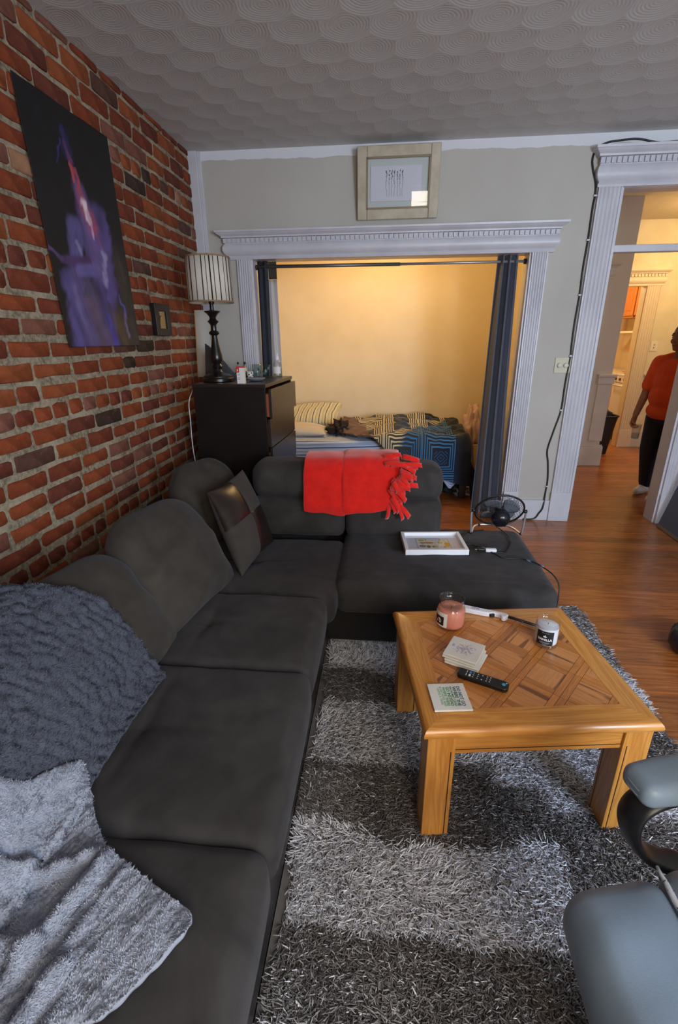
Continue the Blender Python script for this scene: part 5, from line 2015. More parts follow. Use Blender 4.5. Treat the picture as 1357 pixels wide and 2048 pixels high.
curtain(wc_, 'panel', M('white voile', srgb(206, 200, 200), 0.8), (-0.945, -0.868), (-0.960, -0.862), 1.905, 0.04, ry + 0.050, 1.6, 0.012, 2.2)

# ================================================================== ALCOVE: THE BED
BX0, BX1, BY0, BY1, BZ = -1.20, 0.80, 4.40, 5.42, 0.565
bed = thing('bed', 'single bed with blue striped sheet pushed along the yellow alcove wall', 'bed', (-0.2, 4.9, 0))


def striped(name, c1, c2, c3, freq, axis, wob=0.01):
    t = NT(name)
    t.set(0.85, 0, 0.15, 0.2)
    tc = t.add('ShaderNodeTexCoord')
    sp = t.add('ShaderNodeSeparateXYZ')
    t.link(tc.outputs['UV'], sp.inputs[0])
    q = t.math('ADD', sp.outputs[axis], t.math('MULTIPLY', t.noise(tc.outputs['UV'], 2.5, 2), wob))
    f = t.math('FRACT', t.math('MULTIPLY', q, freq))
    a_ = t.math('LESS_THAN', f, 0.16)
    b_ = t.math('MULTIPLY', t.math('GREATER_THAN', f, 0.50), t.math('LESS_THAN', f, 0.60))
    d_ = t.math('MULTIPLY', t.math('GREATER_THAN', f, 0.70), t.math('LESS_THAN', f, 0.74))
    c = t.mix(a_, c1, c2)
    c = t.mix(b_, c, c3)
    c = t.mix(d_, c, c2)
    t.base(c)
    return t.m


sheet_m = striped('blue striped sheet cotton', srgb(196, 208, 228), srgb(74, 96, 150), srgb(128, 152, 200), 15.0, 1, 0.02)
pil_m = striped('striped pillow cotton', srgb(214, 208, 176), srgb(92, 104, 110), srgb(160, 164, 140), 17.0, 0, 0.05)
add('frame', MB().box(BX0, BX1, BY0 + 0.02, BY1, 0.16, 0.26).box(BX0, BX0 + .06, BY0 + .03, BY0 + .09, 0, .16).box(BX1 - .06, BX1, BY0 + .03, BY0 + .09, 0, .16).box(BX0, BX0 + .06, BY1 - .06, BY1, 0, .16).box(BX1 - .06, BX1, BY1 - .06, BY1, 0, .16), M('dark bed wood', srgb(40, 28, 22), 0.5), bed, smooth=False)
add('mattress', MB().soft(((BX0 + BX1) / 2, (BY0 + BY1) / 2, 0.405), (BX1 - BX0, BY1 - BY0, 0.29), 0.05, 0.15), M('mattress ticking', srgb(214, 214, 220), 0.8), bed)
# fitted sheet: top plus the side that faces the room
G, UVs = [], []
prof_ = [(BY1 + 0.004, 0.40), (BY1 + 0.004, 0.52), (BY1 - 0.03, 0.553), (BY1 - 0.2, 0.5575), (BY0 + 0.45, 0.560), (BY0 + 0.2, 0.5585), (BY0 + 0.06, 0.557), (BY0 + 0.02, 0.552), (BY0 + 0.001, 0.538), (BY0 - 0.006, 0.515), (BY0 - 0.008, 0.46), (BY0 - 0.008, 0.38), (BY0 - 0.006, 0.28), (BY0 - 0.003, 0.235)]
pp_ = spline([(0, a_, b_) for a_, b_ in prof_], 4)
ss = np.concatenate([[0], np.cumsum(np.linalg.norm(np.diff(pp_, axis=0), axis=1))])
for i in range(61):
    x = BX0 - 0.006 + (BX1 - BX0 + 0.012) * i / 60
    G.append([(x, p[1] - 0.004 * vn(np.array([x * 6, p[2] * 9]), 1, 3) * (p[1] < BY0 + .01), p[2]) for p in pp_])
    UVs.append([(x, s_ + 0.03 * sin(x * 1.8) * (p[1] < BY0 + .02)) for s_, p in zip(ss, pp_)])
add('fitted_sheet', MB().grid(np.array(G)), sheet_m, bed, uv=np.array(UVs).reshape(-1, 2), solid=0.003)


def bed_pillow(name, label, c, e1, e2, th, mat, seed, uvs=(1.0, 1.0), tilt_=0.0):
    n = 26
    nrm = np.cross(e1, e2)
    nrm = nrm / np.linalg.norm(nrm)
    mb = MB().pillow(c, e1, e2, nrm, th, n, lambda U, V, sg: sg * 0.012 * vn(np.stack([U, V], -1), 2.4, seed), 0.45, 0.05)
    t_ = np.sin(np.linspace(-pi / 2, pi / 2, n + 1))
    U, V = np.meshgrid(t_, t_, indexing='ij')
    uv1 = np.stack([U * uvs[0], V * uvs[1]], -1)
    uv = np.concatenate([uv1.reshape(-1, 2), uv1[:, ::-1].reshape(-1, 2)])
    o = add(name, mb, mat, uv=uv)
    return tag(o, label, 'pillow', 'pillows on the bed')


bed_pillow('bed_pillow', 'striped pillow propped against the alcove wall on the bed', (-0.84, 5.12, 0.685), np.array((0.36, 0.02, 0.02)), np.array((0.02, 0.20, 0.085)), 0.085, pil_m, 3, (0.32, 0.22))
bed_pillow('bed_pillow', 'flat pale grey pillow lying in front of the striped pillow on the bed', (-0.90, 4.66, 0.615), np.array((0.32, 0.03, -0.010)), np.array((-0.02, 0.17, 0.01)), 0.060, M('pale grey pillow cotton', srgb(204, 196, 186), 0.85), 6)

# comforter
def maze():
    t = NT('patterned comforter')
    t.set(0.88, 0, 0.12, 0.2)
    tc = t.add('ShaderNodeTexCoord')
    sp = t.add('ShaderNodeSeparateXYZ')
    t.link(tc.outputs['UV'], sp.inputs[0])
    P_ = 0.35
    fr = lambda o: t.math('ABSOLUTE', t.math('SUBTRACT', t.math('FRACT', t.math('DIVIDE', o, P_)), 0.5))
    fx_, fy_ = fr(sp.outputs[0]), fr(sp.outputs[1])
    d = t.math('MAXIMUM', fx_, fy_)
    e = t.math('MINIMUM', fx_, fy_)
    st = t.math('LESS_THAN', t.math('FRACT', t.math('MULTIPLY', d, 17.0)), 0.42)
    st = t.math('MULTIPLY', st, t.math('GREATER_THAN', d, 0.235))
    st2 = t.math('LESS_THAN', t.math('FRACT', t.math('MULTIPLY', t.math('ADD', d, e), 11.0)), 0.30)
    st2 = t.math('MULTIPLY', st2, t.math('LESS_THAN', d, 0.18))
    # cream lines on the left, blue lines towards the foot and the hem
    bl = t.ramp(t.math('SUBTRACT', sp.outputs[0], t.math('MULTIPLY', sp.outputs[1], 0.55)), [(0.18, 0.0), (0.23, 1.0)])
    line = t.mix(bl, srgb(206, 196, 164), srgb(62, 116, 160))
    ground = t.mix(t.ramp(sp.outputs[0], [(0.0, 0.0), (0.55, 1.0)]), srgb(70, 66, 62), srgb(34, 40, 54))
    inner = t.mix(st2, ground, srgb(48, 84, 120))
    c = t.mix(st, inner, line)
    plain_r = t.math('GREATER_THAN', sp.outputs[0], 0.66)
    c = t.mix(plain_r, c, srgb(40, 44, 56))
    plain_l = t.math('LESS_THAN', t.math('ADD', sp.outputs[0], t.math('MULTIPLY', sp.outputs[1], 0.25)), -0.10)
    c = t.mix(plain_l, c, srgb(112, 88, 74))
    t.base(c)
    t.bump(t.noise(tc.outputs['UV'], 60, 4), 0.3, 0.004)
    return t.m


cm = thing('comforter', 'rumpled navy comforter with cream and blue maze lines sliding off the bed', 'comforter', (0.25, 4.9, BZ))
na, nb = 150, 120
A, B = np.meshgrid(np.linspace(-0.46, 1.20, na), np.linspace(-0.46, 0.98, nb), indexing='ij')
# near hem runs diagonally: it hangs lower towards the foot of the bed
hem = np.interp(A, [-0.46, -0.30, 0.0, 0.35, 0.75, 1.20], [0.26, 0.06, -0.10, -0.33, -0.44, -0.44])
t_ = (B + 0.46) / 1.44
Bq = hem + (0.98 - hem) * t_
P2 = np.stack([A, Bq], -1)
lump = 0.030 * vn(P2, 4.0, 31) + 0.020 * vn(P2, 9.5, 32) + 0.008 * vn(P2, 22, 33)
ridge = 0.035 * np.exp(-((A - 0.10 + 0.4 * (Bq - 0.5)) / 0.16) ** 2)
puff = np.clip(0.055 + lump + ridge, 0.014, 0.2)
rad = 0.05


def fold(s):
    """distance past an edge -> (horizontal overshoot, drop)"""
    q = np.clip(s, 0, None)
    a_ = np.clip(q / rad, 0, pi / 2)
    ho = rad * np.sin(a_)
    dr = rad * (1 - np.cos(a_)) + np.clip(q - rad * pi / 2, 0, None)
    return ho, dr


over_x = A - 0.74
hx_, dx2 = fold(over_x)
over_y = -Bq
hy_, dy2 = fold(over_y)
Xc = np.where(over_x > 0, 0.74 + hx_ + 0.012, A)
Yc = np.where(over_y > 0, BY0 - 0.012 - hy_, BY0 - 0.012 + Bq)
drop_ = dx2 + dy2
hang = np.clip(drop_ / 0.08, 0, 1)
Zc = BZ + puff * (1 - hang * 0.8) - drop_
Xc = Xc + np.where(over_x > 0, hang * (0.030 * np.sin(Bq * 14) + 0.10 * np.clip(drop_, 0, 1)), 0)
Yc = Yc - np.where(over_y > 0, hang * (0.018 * np.sin(A * 16 + 1) + 0.02 + puff * 0.3), 0)
Yc = np.minimum(Yc, AY - 0.015)
Zc = np.maximum(Zc, 0.03)
add('cover', MB().grid(np.stack([Xc, Yc, Zc], -1)[:, ::-1]), maze(), cm, uv=np.stack([A, Bq], -1)[:, ::-1].reshape(-1, 2), solid=0.012)
# sheet corner hanging under the comforter
G = []
for i in range(9):
    u = i / 8
    G.append([(0.60 + 0.16 * u - 0.03 * s_, BY0 - 0.012 - 0.012 * sin(6 * u + 2 * s_), 0.25 - (0.14 * (1 - abs(u - 0.45) * 1.6)) * s_ - 0.02) for s_ in np.linspace(0, 1, 7)])
UVq = [[(0.1 * u, 0.2 * s_) for s_ in np.linspace(0, 1, 7)] for u in np.linspace(0, 1, 9)]
o = add('sheet_corner', MB().grid(np.array(G)), sheet_m, bed, uv=np.array(UVq).reshape(-1, 2), solid=0.002)


def heap(name, label, cat, c, size, mat, seed, amp=0.35, freq=3.0, n=40):
    mb = MB().sphere((0, 0, 0), 1.0, n, n // 2)
    V = mb.v[0]
    V2 = V * (1 + amp * vn(V, freq, seed)[:, None] + amp * 0.4 * vn(V, freq * 2.6, seed + 1)[:, None])
    V2 = V2 * np.array(size)
    V2[:, 2] = np.maximum(V2[:, 2], -size[2] * 0.55)
    mb.v[0] = V2 + np.array(c) + np.array((0, 0, size[2] * 0.55))
    return tag(add(name, mb, mat), label, cat)


heap('knit_scarf', 'dark brown bunched scarf at the pillow end of the comforter', 'scarf', (-0.44, 4.72, 0.575), (0.10, 0.13, 0.075), M('dark brown knit', srgb(56, 42, 38), 0.95, srgb(40, 32, 30), 40, (150, 0.5, 0.004)), 3, 0.4)
heap('pink_garment', 'pale pink garment heaped at the foot of the bed by the slate curtain', 'clothes', (0.93, 5.16, 0.40), (0.10, 0.12, 0.22), M('pale pink cotton', srgb(206, 176, 168), 0.9), 7, 0.3)
heap('paper_bag', 'crumpled bluish white paper bag under the foot of the bed', 'bag', (0.80, 4.55, 0.0), (0.075, 0.09, 0.055), M('bluish paper', srgb(190, 200, 224), 0.7), 12, 0.35, 4)
heap('dark_bundle', 'dark green cloth bundle on the floor under the bed', 'cloth', (0.72, 4.66, 0.0), (0.10, 0.10, 0.10), M('dark green cloth', srgb(44, 60, 60), 0.9), 14, 0.3)
# storage stool holding the pink garment up
tag(add('storage_box', MB().box(0.84, 1.04, 5.04, 5.30, 0, 0.398), M('cardboard', srgb(190, 160, 110), 0.8), smooth=False, bevel=0.004), 'plain cardboard box standing between the bed foot and the alcove wall', 'box')
# ceiling lamp of the alcove, out of view above the opening
al = thing('ceiling_lamp', 'frosted round ceiling lamp lighting the alcove', 'lamp', (-0.05, 4.85, 2.52))
add('lamp_base', MB().lathe([(0.09, 0.0), (0.10, 0.012), (0.10, 0.03)], (-0.05, 4.85, 2.52), 24), white_paint, al)

# ================================================================== HALL AND KITCHEN
ot = thing('wall_outlet', 'white light switch plate on the hall wall beside the person', 'switch', (3.50, KY, 1.275))
add('plate', MB().box(3.455, 3.545, KY - 0.007, KY, 1.275, 1.400), M('warm white plastic', srgb(232, 222, 198), 0.4), ot, smooth=False, bevel=0.003)
for z in (1.315, 1.350):
    add('toggle', MB().box(3.492, 3.508, KY - 0.014, KY - 0.006, z, z + 0.014), M('tan toggle', srgb(176, 158, 126), 0.4), ot, smooth=False, bevel=0.002)
tb = thing('waste_bin', 'tall black plastic waste bin beyond the hall pier by the kitchen doorway', 'bin', (2.90, 6.50, 0))
binm = M('black bin plastic', srgb(20, 18, 18), 0.45)


def bin_ring(hx, hy, z, cx=2.83, cy=6.50):
    pts = []
    for k in range(24):
        t = 2 * pi * k / 24
        c_, s_ = cos(t), sin(t)
        pts.append((cx + hx * np.sign(c_) * abs(c_) ** 0.45, cy + hy * np.sign(s_) * abs(s_) ** 0.45, z))
    return pts


add('bin_body', MB().grid(np.array([bin_ring(0.115, 0.10, 0.0), bin_ring(0.16, 0.14, 0.40), bin_ring(0.175, 0.155, 0.50), bin_ring(0.165, 0.145, 0.50), bin_ring(0.11, 0.095, 0.02)])[:, ::-1], wrap=True), binm, tb, angle=40)
add('bin_bottom', MB().prism([(p[0], p[1]) for p in bin_ring(0.115, 0.10, 0)], 0.0, 0.012, 2), binm, tb, smooth=False)
add('rim', MB().tube(bin_ring(0.178, 0.158, 0.50), 0.010, 8, closed=True), binm, tb)
heap('bin_liner', 'black liner bag bulging out of the waste bin', 'bag', (2.83, 6.50, 0.40), (0.13, 0.12, 0.11), binm, 5, 0.2)

enamel = M('white stove enamel', srgb(228, 218, 208), 0.25)
SX, SY0, SY1 = 3.50, 7.12, 7.86
stv = thing('kitchen_stove', 'white free standing kitchen stove with a row of knobs behind the doorway', 'stove', (3.82, 7.5, 0))
add('stove_body', MB().box(SX + 0.02, SX + 0.64, SY0, SY1, 0.07, 0.905), enamel, stv, smooth=False, bevel=0.004)
add('kick_plate', MB().box(SX + 0.05, SX + 0.60, SY0 + .01, SY1 - .01, 0.0, 0.07), M('dark kick plate', srgb(52, 44, 40), 0.5), stv, smooth=False)
add('cooktop', MB().box(SX - 0.005, SX + 0.65, SY0 - 0.002, SY1 + 0.002, 0.905, 0.930), enamel, stv, smooth=False, bevel=0.006)
add('control_panel', MB().box(SX - 0.004, SX + 0.02, SY0 + 0.003, SY1 - 0.003, 0.815, 0.903), enamel, stv, smooth=False, bevel=0.003)
for k in range(5):
    y = SY0 + 0.10 + k * 0.135
    kn = add('knob', MB().tube([(SX - 0.004, y, 0.862), (SX - 0.022, y, 0.862), (SX - 0.026, y, 0.862)], [0.021, 0.019, 0.015], 16), M('dark knob', srgb(96, 70, 62), 0.4), stv)
ovd = add('oven_door', MB().box(SX - 0.002, SX + 0.02, SY0 + 0.006, SY1 - 0.006, 0.285, 0.800), enamel, stv, smooth=False, bevel=0.005)
add('door_handle', MB().tube([(SX - 0.002, SY0 + .06, 0.772), (SX - 0.035, SY0 + .07, 0.772), (SX - 0.035, SY1 - .07, 0.772), (SX - 0.002, SY1 - .06, 0.772)], 0.011, 10), enamel, ovd)
dw = add('drawer', MB().box(SX - 0.002, SX + 0.02, SY0 + 0.006, SY1 - 0.006, 0.075, 0.272), enamel, stv, smooth=False, bevel=0.005)
add('drawer_handle', MB().box(SX - 0.020, SX - 0.001, SY0 + 0.20, SY1 - 0.20, 0.235, 0.255), M('grey drawer pull', srgb(110, 98, 92), 0.4), dw, smooth=False, bevel=0.003)
grate_m = M('black grate iron', srgb(28, 24, 22), 0.5)
for x, y in ((SX + 0.17, SY0 + 0.2), (SX + 0.17, SY1 - 0.2), (SX + 0.47, SY0 + 0.2), (SX + 0.47, SY1 - 0.2)):
    m = MB()
    for k in range(4):
        q = k * pi / 2 + pi / 4
        m.tube([(x + .03 * cos(q), y + .03 * sin(q), 0.944), (x + .11 * cos(q), y + .11 * sin(q), 0.944), (x + .115 * cos(q), y + .115 * sin(q), 0.930)], 0.005, 6)
    m.tube([(x + .085 * cos(t), y + .085 * sin(t), 0.944) for t in np.linspace(0, 2 * pi, 21)[:-1]], 0.005, 6, closed=True)
    add('burner_grate', m, grate_m, stv)
add('backguard', MB().box(SX + 0.60, SX + 0.65, SY0, SY1, 0.930, 1.05), enamel, stv, smooth=False, bevel=0.006)

ck = M('wooden board', srgb(182, 126, 62), 0.5)
tag(add('cutting_board', MB().box(3.62, 3.90, 7.56, 7.90, 0.9495, 0.968), ck, smooth=False, bevel=0.004), 'wooden cutting board lying on the back of the stove', 'board')
cro = thing('utensil_jar', 'glass jar of cooking utensils standing on the wooden cutting board', 'jar', (3.74, 7.74, 0.968))
add('jar_body', MB().lathe([(0.045, 0), (0.050, 0.004), (0.050, 0.145), (0.047, 0.145), (0.046, 0.008)], (3.74, 7.74, 0.968), 20), clear_glass('utensil jar glass', (0.92, 0.88, 0.80)), cro)
uts = [((-0.02, 0.02), (-0.085, 0.06), 0.235, 'spatula', (206, 92, 40)), ((0.01, -0.02), (0.03, -0.075), 0.21, 'wooden_spoon', (150, 104, 60)), ((0.02, 0.01), (0.075, 0.0), 0.24, 'ladle', (60, 54, 50)), ((0.0, 0.0), (0.0, 0.035), 0.20, 'whisk', (110, 104, 98)), ((-0.01, -0.01), (-0.03, -0.05), 0.22, 'tongs', (60, 52, 46))]
names = {'spatula': 'orange rubber spatula leaning in the kitchen utensil jar', 'wooden_spoon': 'brown wooden spoon leaning in the kitchen utensil jar', 'ladle': 'dark ladle leaning in the kitchen utensil jar', 'whisk': 'grey wire whisk standing in the kitchen utensil jar', 'tongs': 'dark tongs leaning in the kitchen utensil jar'}
for (a0_, b0_), (a1_, b1_), h, nm, c_ in uts:
    p0 = np.array((3.74 + a0_ * .7, 7.74 + b0_ * .7, 0.977))
    p1 = np.array((3.74 + a1_, 7.74 + b1_, 0.968 + h))
    m = MB().tube([p0, p1], 0.0045, 6)
    if nm == 'spatula':
        d_ = (p1 - p0) / np.linalg.norm(p1 - p0)
        m.obox(p1 + d_ * .045, np.array((0, .034, 0)), np.array((.004, 0, 0)), d_ * .052)
    elif nm == 'whisk':
        for q in range(5):
            t_ = q * pi / 5
            m.tube(spline([p1, p1 + np.array((.03 * cos(t_), .03 * sin(t_), .05)), p1 + np.array((0, 0, .09)), p1 + np.array((-.03 * cos(t_), -.03 * sin(t_), .05)), p1], 4), 0.0015, 4)
    else:
        m.sphere(p1, 0.026, 10, 8, (0.6, 1, 1.3))
    tag(add(nm, m, M(nm + ' finish', srgb(*c_), 0.5)), names[nm], 'utensil')

cabm = wood('orange maple', srgb(206, 122, 44), srgb(178, 96, 30), 2, 0.6, 0.35, 0.0, coat=0.2)
ub = thing('wall_cabinet', 'orange maple kitchen wall cabinet above the open shelf', 'cabinet', (3.98, 8.2, 1.735))
add('cabinet_body', MB().box(3.82, 4.19, 7.30, 8.96, 1.735, 2.50), cabm, ub, smooth=False)
for y0, y1 in ((7.315, 7.755), (7.775, 8.262), (8.300, 8.945)):
    dd = add('door', MB().box(3.800, 3.819, y0, y1, 1.765, 2.48), cabm, ub, smooth=False, bevel=0.003)
    add('door_panel', MB().box(3.795, 3.801, y0 + .075, y1 - .075, 1.84, 2.40), cabm, dd, smooth=False, bevel=0.004)
add('door_gap', MB().box(3.812, 3.8215, 8.264, 8.298, 1.74, 2.49), M('dark cabinet gap', srgb(66, 34, 14), 0.6), ub, smooth=False)
tag(add('wall_shelf', MB().box(3.86, 4.20, 7.30, 8.96, 1.510, 1.540), M('shelf paint', srgb(238, 222, 190), 0.5), smooth=False, bevel=0.002), 'white open shelf under the orange kitchen wall cabinet', 'shelf')
for nm, lb, ct, x, y, r, h, c_ in (('green_bowl', 'lime green bowl on the kitchen shelf', 'bowl', 3.98, 8.36, 0.095, 0.060, (176, 176, 40)), ('brown_bowl', 'brown bowl with a dark rim stacked behind the lime green bowl', 'bowl', 4.09, 8.50, 0.08, 0.13, (150, 104, 70)),
                                   ('white_cup', 'small white cup on the kitchen shelf beside the green bowl', 'cup', 3.95, 8.135, 0.042, 0.070, (238, 230, 214)), ('pink_cup', 'pinkish red cup at the near end of the kitchen shelf', 'cup', 4.02, 7.93, 0.045, 0.11, (206, 110, 96))):
    tag(add(nm, MB().lathe([(r * .5, 0), (r * .7, 0.004), (r * .95, h * .6), (r, h), (r * .93, h), (r * .85, h * .55), (r * .5, 0.008)], (x, y, 1.540), 24), M(nm.replace('_', ' ') + ' glaze', srgb(*c_), 0.35)), lb, ct)
tag(add('vent_pipe', MB().tube([(4.165, 8.30, 0.91), (4.165, 8.30, 1.508)], 0.028, 12), M('dark pipe', srgb(40, 34, 30), 0.5)), 'dark vertical pipe on the kitchen wall behind the utensils', 'pipe')
cb = thing('base_cabinet', 'orange maple base cabinet with a pale counter beyond the stove', 'cabinet', (3.85, 8.45, 0))
add('cabinet_body', MB().box(3.60, 4.19, 7.90, 9.25, 0.0, 0.885), cabm, cb, smooth=False)
add('counter', MB().box(3.57, 4.195, 7.885, 9.28, 0.885, 0.92), M('pale counter', srgb(214, 196, 168), 0.4), cb, smooth=False, bevel=0.003)
for y0 in (7.92, 8.37, 8.82):
    add('door', MB().box(3.582, 3.599, y0, y0 + 0.42, 0.11, 0.86), cabm, cb, smooth=False, bevel=0.003)


# ================================================================== PERSON IN THE HALL
def capsule(mb, a_, b_, ra, rb, n=12):
    a_, b_ = np.array(a_, float), np.array(b_, float)
    d_ = b_ - a_
    Ld = np.linalg.norm(d_)
    d_ /= Ld
    pts, rad_ = [], []
    for q in (-0.98, -0.8, -0.5, 0):
        pts.append(a_ + d_ * ra * q)
        rad_.append(ra * sqrt(max(0.02, 1 - q * q)))
    for q in (0.25, 0.5, 0.75):
        pts.append(a_ + d_ * Ld * q)
        rad_.append(ra + (rb - ra) * q)
    for q in (0, 0.5, 0.8, 0.98):
        pts.append(b_ + d_ * rb * q)
        rad_.append(rb * sqrt(max(0.02, 1 - q * q)))
    mb.tube(pts, rad_, n)


def chain(mb, pts, rads):
    for i in range(len(pts) - 1):
        capsule(mb, pts[i], pts[i + 1], rads[i], rads[i + 1])


def ell(mb, c, r, tilt_=None, n=20):
    m2 = MB().sphere((0, 0, 0), 1.0, n, n // 2 + 2)
    V = m2.v[0] * np.array(r)
    if tilt_ is not None:
        V = V @ np.array(tilt_).T
    mb.put(V + np.array(c), m2.f)


def organic(name, mb, mat, parent, vox, smooth_it=6, base=None):
    """joins overlapping shapes into one continuous skin"""
    o = add(name, mb, mat, parent)
    r = o.modifiers.new('remesh', 'REMESH')
    r.mode = 'VOXEL'
    r.voxel_size = vox
    r.use_smooth_shade = True
    s_ = o.modifiers.new('smooth', 'SMOOTH')
    s_.factor = 0.5
    s_.iterations = smooth_it
    return o


PXY = np.array((2.595, 4.62))
# person frame: forward is towards the room's left and a little to the camera
FA = radians(216)
fwd = np.array((cos(FA), sin(FA), 0))
lft = np.array((-sin(FA), cos(FA), 0))        # the person's left hand side


def pt(f, l, z):
    return np.array((PXY[0], PXY[1], 0)) + fwd * f + lft * l + np.array((0, 0, z))


person = thing('person', 'person in an orange tee and dark trousers holding a glass in the hall', 'person', (PXY[0], PXY[1], 0))
skin = M('brown skin', srgb(142, 96, 76), 0.55, srgb(128, 84, 66), 8, spec=0.35)
body = MB()
# trunk and neck
ell(body, pt(0, 0, 0.86), (0.135, 0.165, 0.12), rotz(FA))
ell(body, pt(0.005, 0, 1.00), (0.12, 0.15, 0.15), rotz(FA))
ell(body, pt(0.0, 0, 1.16), (0.105, 0.155, 0.14), rotz(FA))
chain(body, [pt(-0.005, 0, 1.25), pt(0.012, 0, 1.345)], [0.062, 0.050])
# head: skull, jaw, nose, ears, brow
hc = pt(0.040, 0, 1.445)
hrot = rotz(FA + radians(-14))
ell(body, hc + np.array((0, 0, 0.022)), (0.092, 0.074, 0.093), hrot)
ell(body, hc + hrot @ np.array((0.022, 0, -0.042)), (0.066, 0.056, 0.070), hrot)
ell(body, hc + hrot @ np.array((0.058, 0, -0.082)), (0.028, 0.028, 0.024), hrot)
capsule(body, hc + hrot @ np.array((0.084, 0, 0.014)), hc + hrot @ np.array((0.101, 0, -0.018)), 0.010, 0.0155)
for s_ in (-1, 1):
    ell(body, hc + hrot @ np.array((0.092, s_ * 0.012, -0.024)), (0.012, 0.010, 0.009), hrot)
    ell(body, hc + hrot @ np.array((-0.006, s_ * 0.077, -0.006)), (0.020, 0.010, 0.030), hrot)
    ell(body, hc + hrot @ np.array((0.074, s_ * 0.030, 0.026)), (0.016, 0.024, 0.010), hrot)
    ell(body, hc + hrot @ np.array((0.062, s_ * 0.036, -0.022)), (0.024, 0.022, 0.024), hrot)
ell(body, hc + hrot @ np.array((0.083, 0, -0.049)), (0.015, 0.024, 0.0065), hrot)
ell(body, hc + hrot @ np.array((0.081, 0, -0.062)), (0.014, 0.021, 0.0075), hrot)
# the person's right arm (nearest the room's left, hanging, holding the glass)
AR = [pt(0.00, -0.165, 1.235), pt(0.005, -0.225, 0.985), pt(0.135, -0.215, 0.775)]
LWR = AR[2]
# arm on the camera side: the left arm
AL = [pt(0.00, 0.165, 1.235), pt(-0.01, 0.215, 0.985), pt(0.145, 0.185, 0.800)]
for A_ in (AR, AL):
    chain(body, A_, [0.050, 0.040, 0.027])


def hand(mb, wrist, d_, side, palm_n, curl, sc=1.0):
    """five fingers; d_ hand direction, side towards the thumb, palm_n out of the palm"""
    d_, side, palm_n = (np.array(q, float) / np.linalg.norm(q) for q in (d_, side, palm_n))
    kn = wrist + d_ * 0.085 * sc
    for k in range(4):
        q = (k - 1.5) * -0.0195
        capsule(mb, wrist + side * q * 0.6 + d_ * 0.015, kn + side * q, 0.0150, 0.0125)
    Ls = (0.070, 0.078, 0.074, 0.058)
    for k in range(4):
        p = kn + side * ((k - 1.5) * -0.0205)
        ang_ = curl * 0.55
        r = 0.0098
        for s2 in range(3):
            dd_ = d_ * cos(ang_) + palm_n * sin(ang_)
            q = p + dd_ * Ls[k] * (0.42, 0.33, 0.25)[s2]
            capsule(mb, p, q, r, r * 0.92, 10)
            p, r = q, r * 0.92
            ang_ += curl * 0.6
    p = wrist + d_ * 0.028 + side * 0.026
    dirs = [d_ * 0.55 + side * 0.75 + palm_n * 0.35, d_ * 0.75 + side * 0.25 + palm_n * 0.75, d_ * 0.55 - side * 0.25 + palm_n * 0.85]
    r = 0.0135
    for dd_, l_ in zip(dirs, (0.040, 0.032, 0.026)):
        dd_ = dd_ / np.linalg.norm(dd_)
        q = p + dd_ * l_
        capsule(mb, p, q, r, r * 0.9, 10)
        p, r = q, r * 0.9


# right hand hangs down round the glass; left hand relaxed
hd1 = fwd * 0.30 + np.array((0, 0, -0.95))
hand(body, AR[2], hd1, fwd, lft, 1.05)
hand(body, AL[2], fwd * 0.6 + np.array((0, 0, -0.8)), fwd, -lft, 0.5)
# legs inside the trousers, ankles
for s_ in (-1, 1):
    chain(body, [pt(0.0, s_ * 0.085, 0.82), pt(0.015 + s_ * 0.02 + 0.02, s_ * 0.088, 0.46), pt(-0.01 + s_ * 0.075 + 0.03, s_ * 0.085, 0.09)], [0.080, 0.052, 0.034])
organic('body', body, skin, person, 0.0060, 4)

tee_m = M('orange cotton', srgb(214, 80, 26), 0.85, srgb(204, 70, 22), 5, (300, 0.1, 0.001))
tee = MB()
ell(tee, pt(-0.002, 0, 1.15), (0.135, 0.185, 0.140), rotz(FA))
ell(tee, pt(0.010, 0, 1.06), (0.150, 0.180, 0.160), rotz(FA))
ell(tee, pt(0.020, 0, 0.95), (0.162, 0.185, 0.150), rotz(FA))
ell(tee, pt(0.005, 0, 0.82), (0.155, 0.190, 0.110), rotz(FA))
for A_ in (AR, AL):
    e_ = A_[0] + (A_[1] - A_[0]) * 0.80
    capsule(tee, A_[0] + np.array((0, 0, 0.002)), e_, 0.068, 0.066)
chain(tee, [pt(-0.01, -0.15, 1.245), pt(-0.012, -0.06, 1.285)], [0.06, 0.05])
chain(tee, [pt(-0.01, 0.15, 1.245), pt(-0.012, 0.06, 1.285)], [0.06, 0.05])
organic('tee_shirt', tee, tee_m, person, 0.008, 5)
tr_m = M('dark navy trouser cloth', srgb(26, 26, 40), 0.85)
tro = MB()
ell(tro, pt(0.0, 0, 0.80), (0.135, 0.172, 0.13), rotz(FA))
for s_ in (-1, 1):
    chain(tro, [pt(0.0, s_ * 0.085, 0.76), pt(0.012 + s_ * 0.02 + 0.02, s_ * 0.092, 0.46), pt(-0.005 + s_ * 0.075 + 0.03, s_ * 0.088, 0.115)], [0.098, 0.080, 0.060])
organic('trousers', tro, tr_m, person, 0.008, 5)
shoe_m = M('white trainer', srgb(222, 216, 212), 0.5)
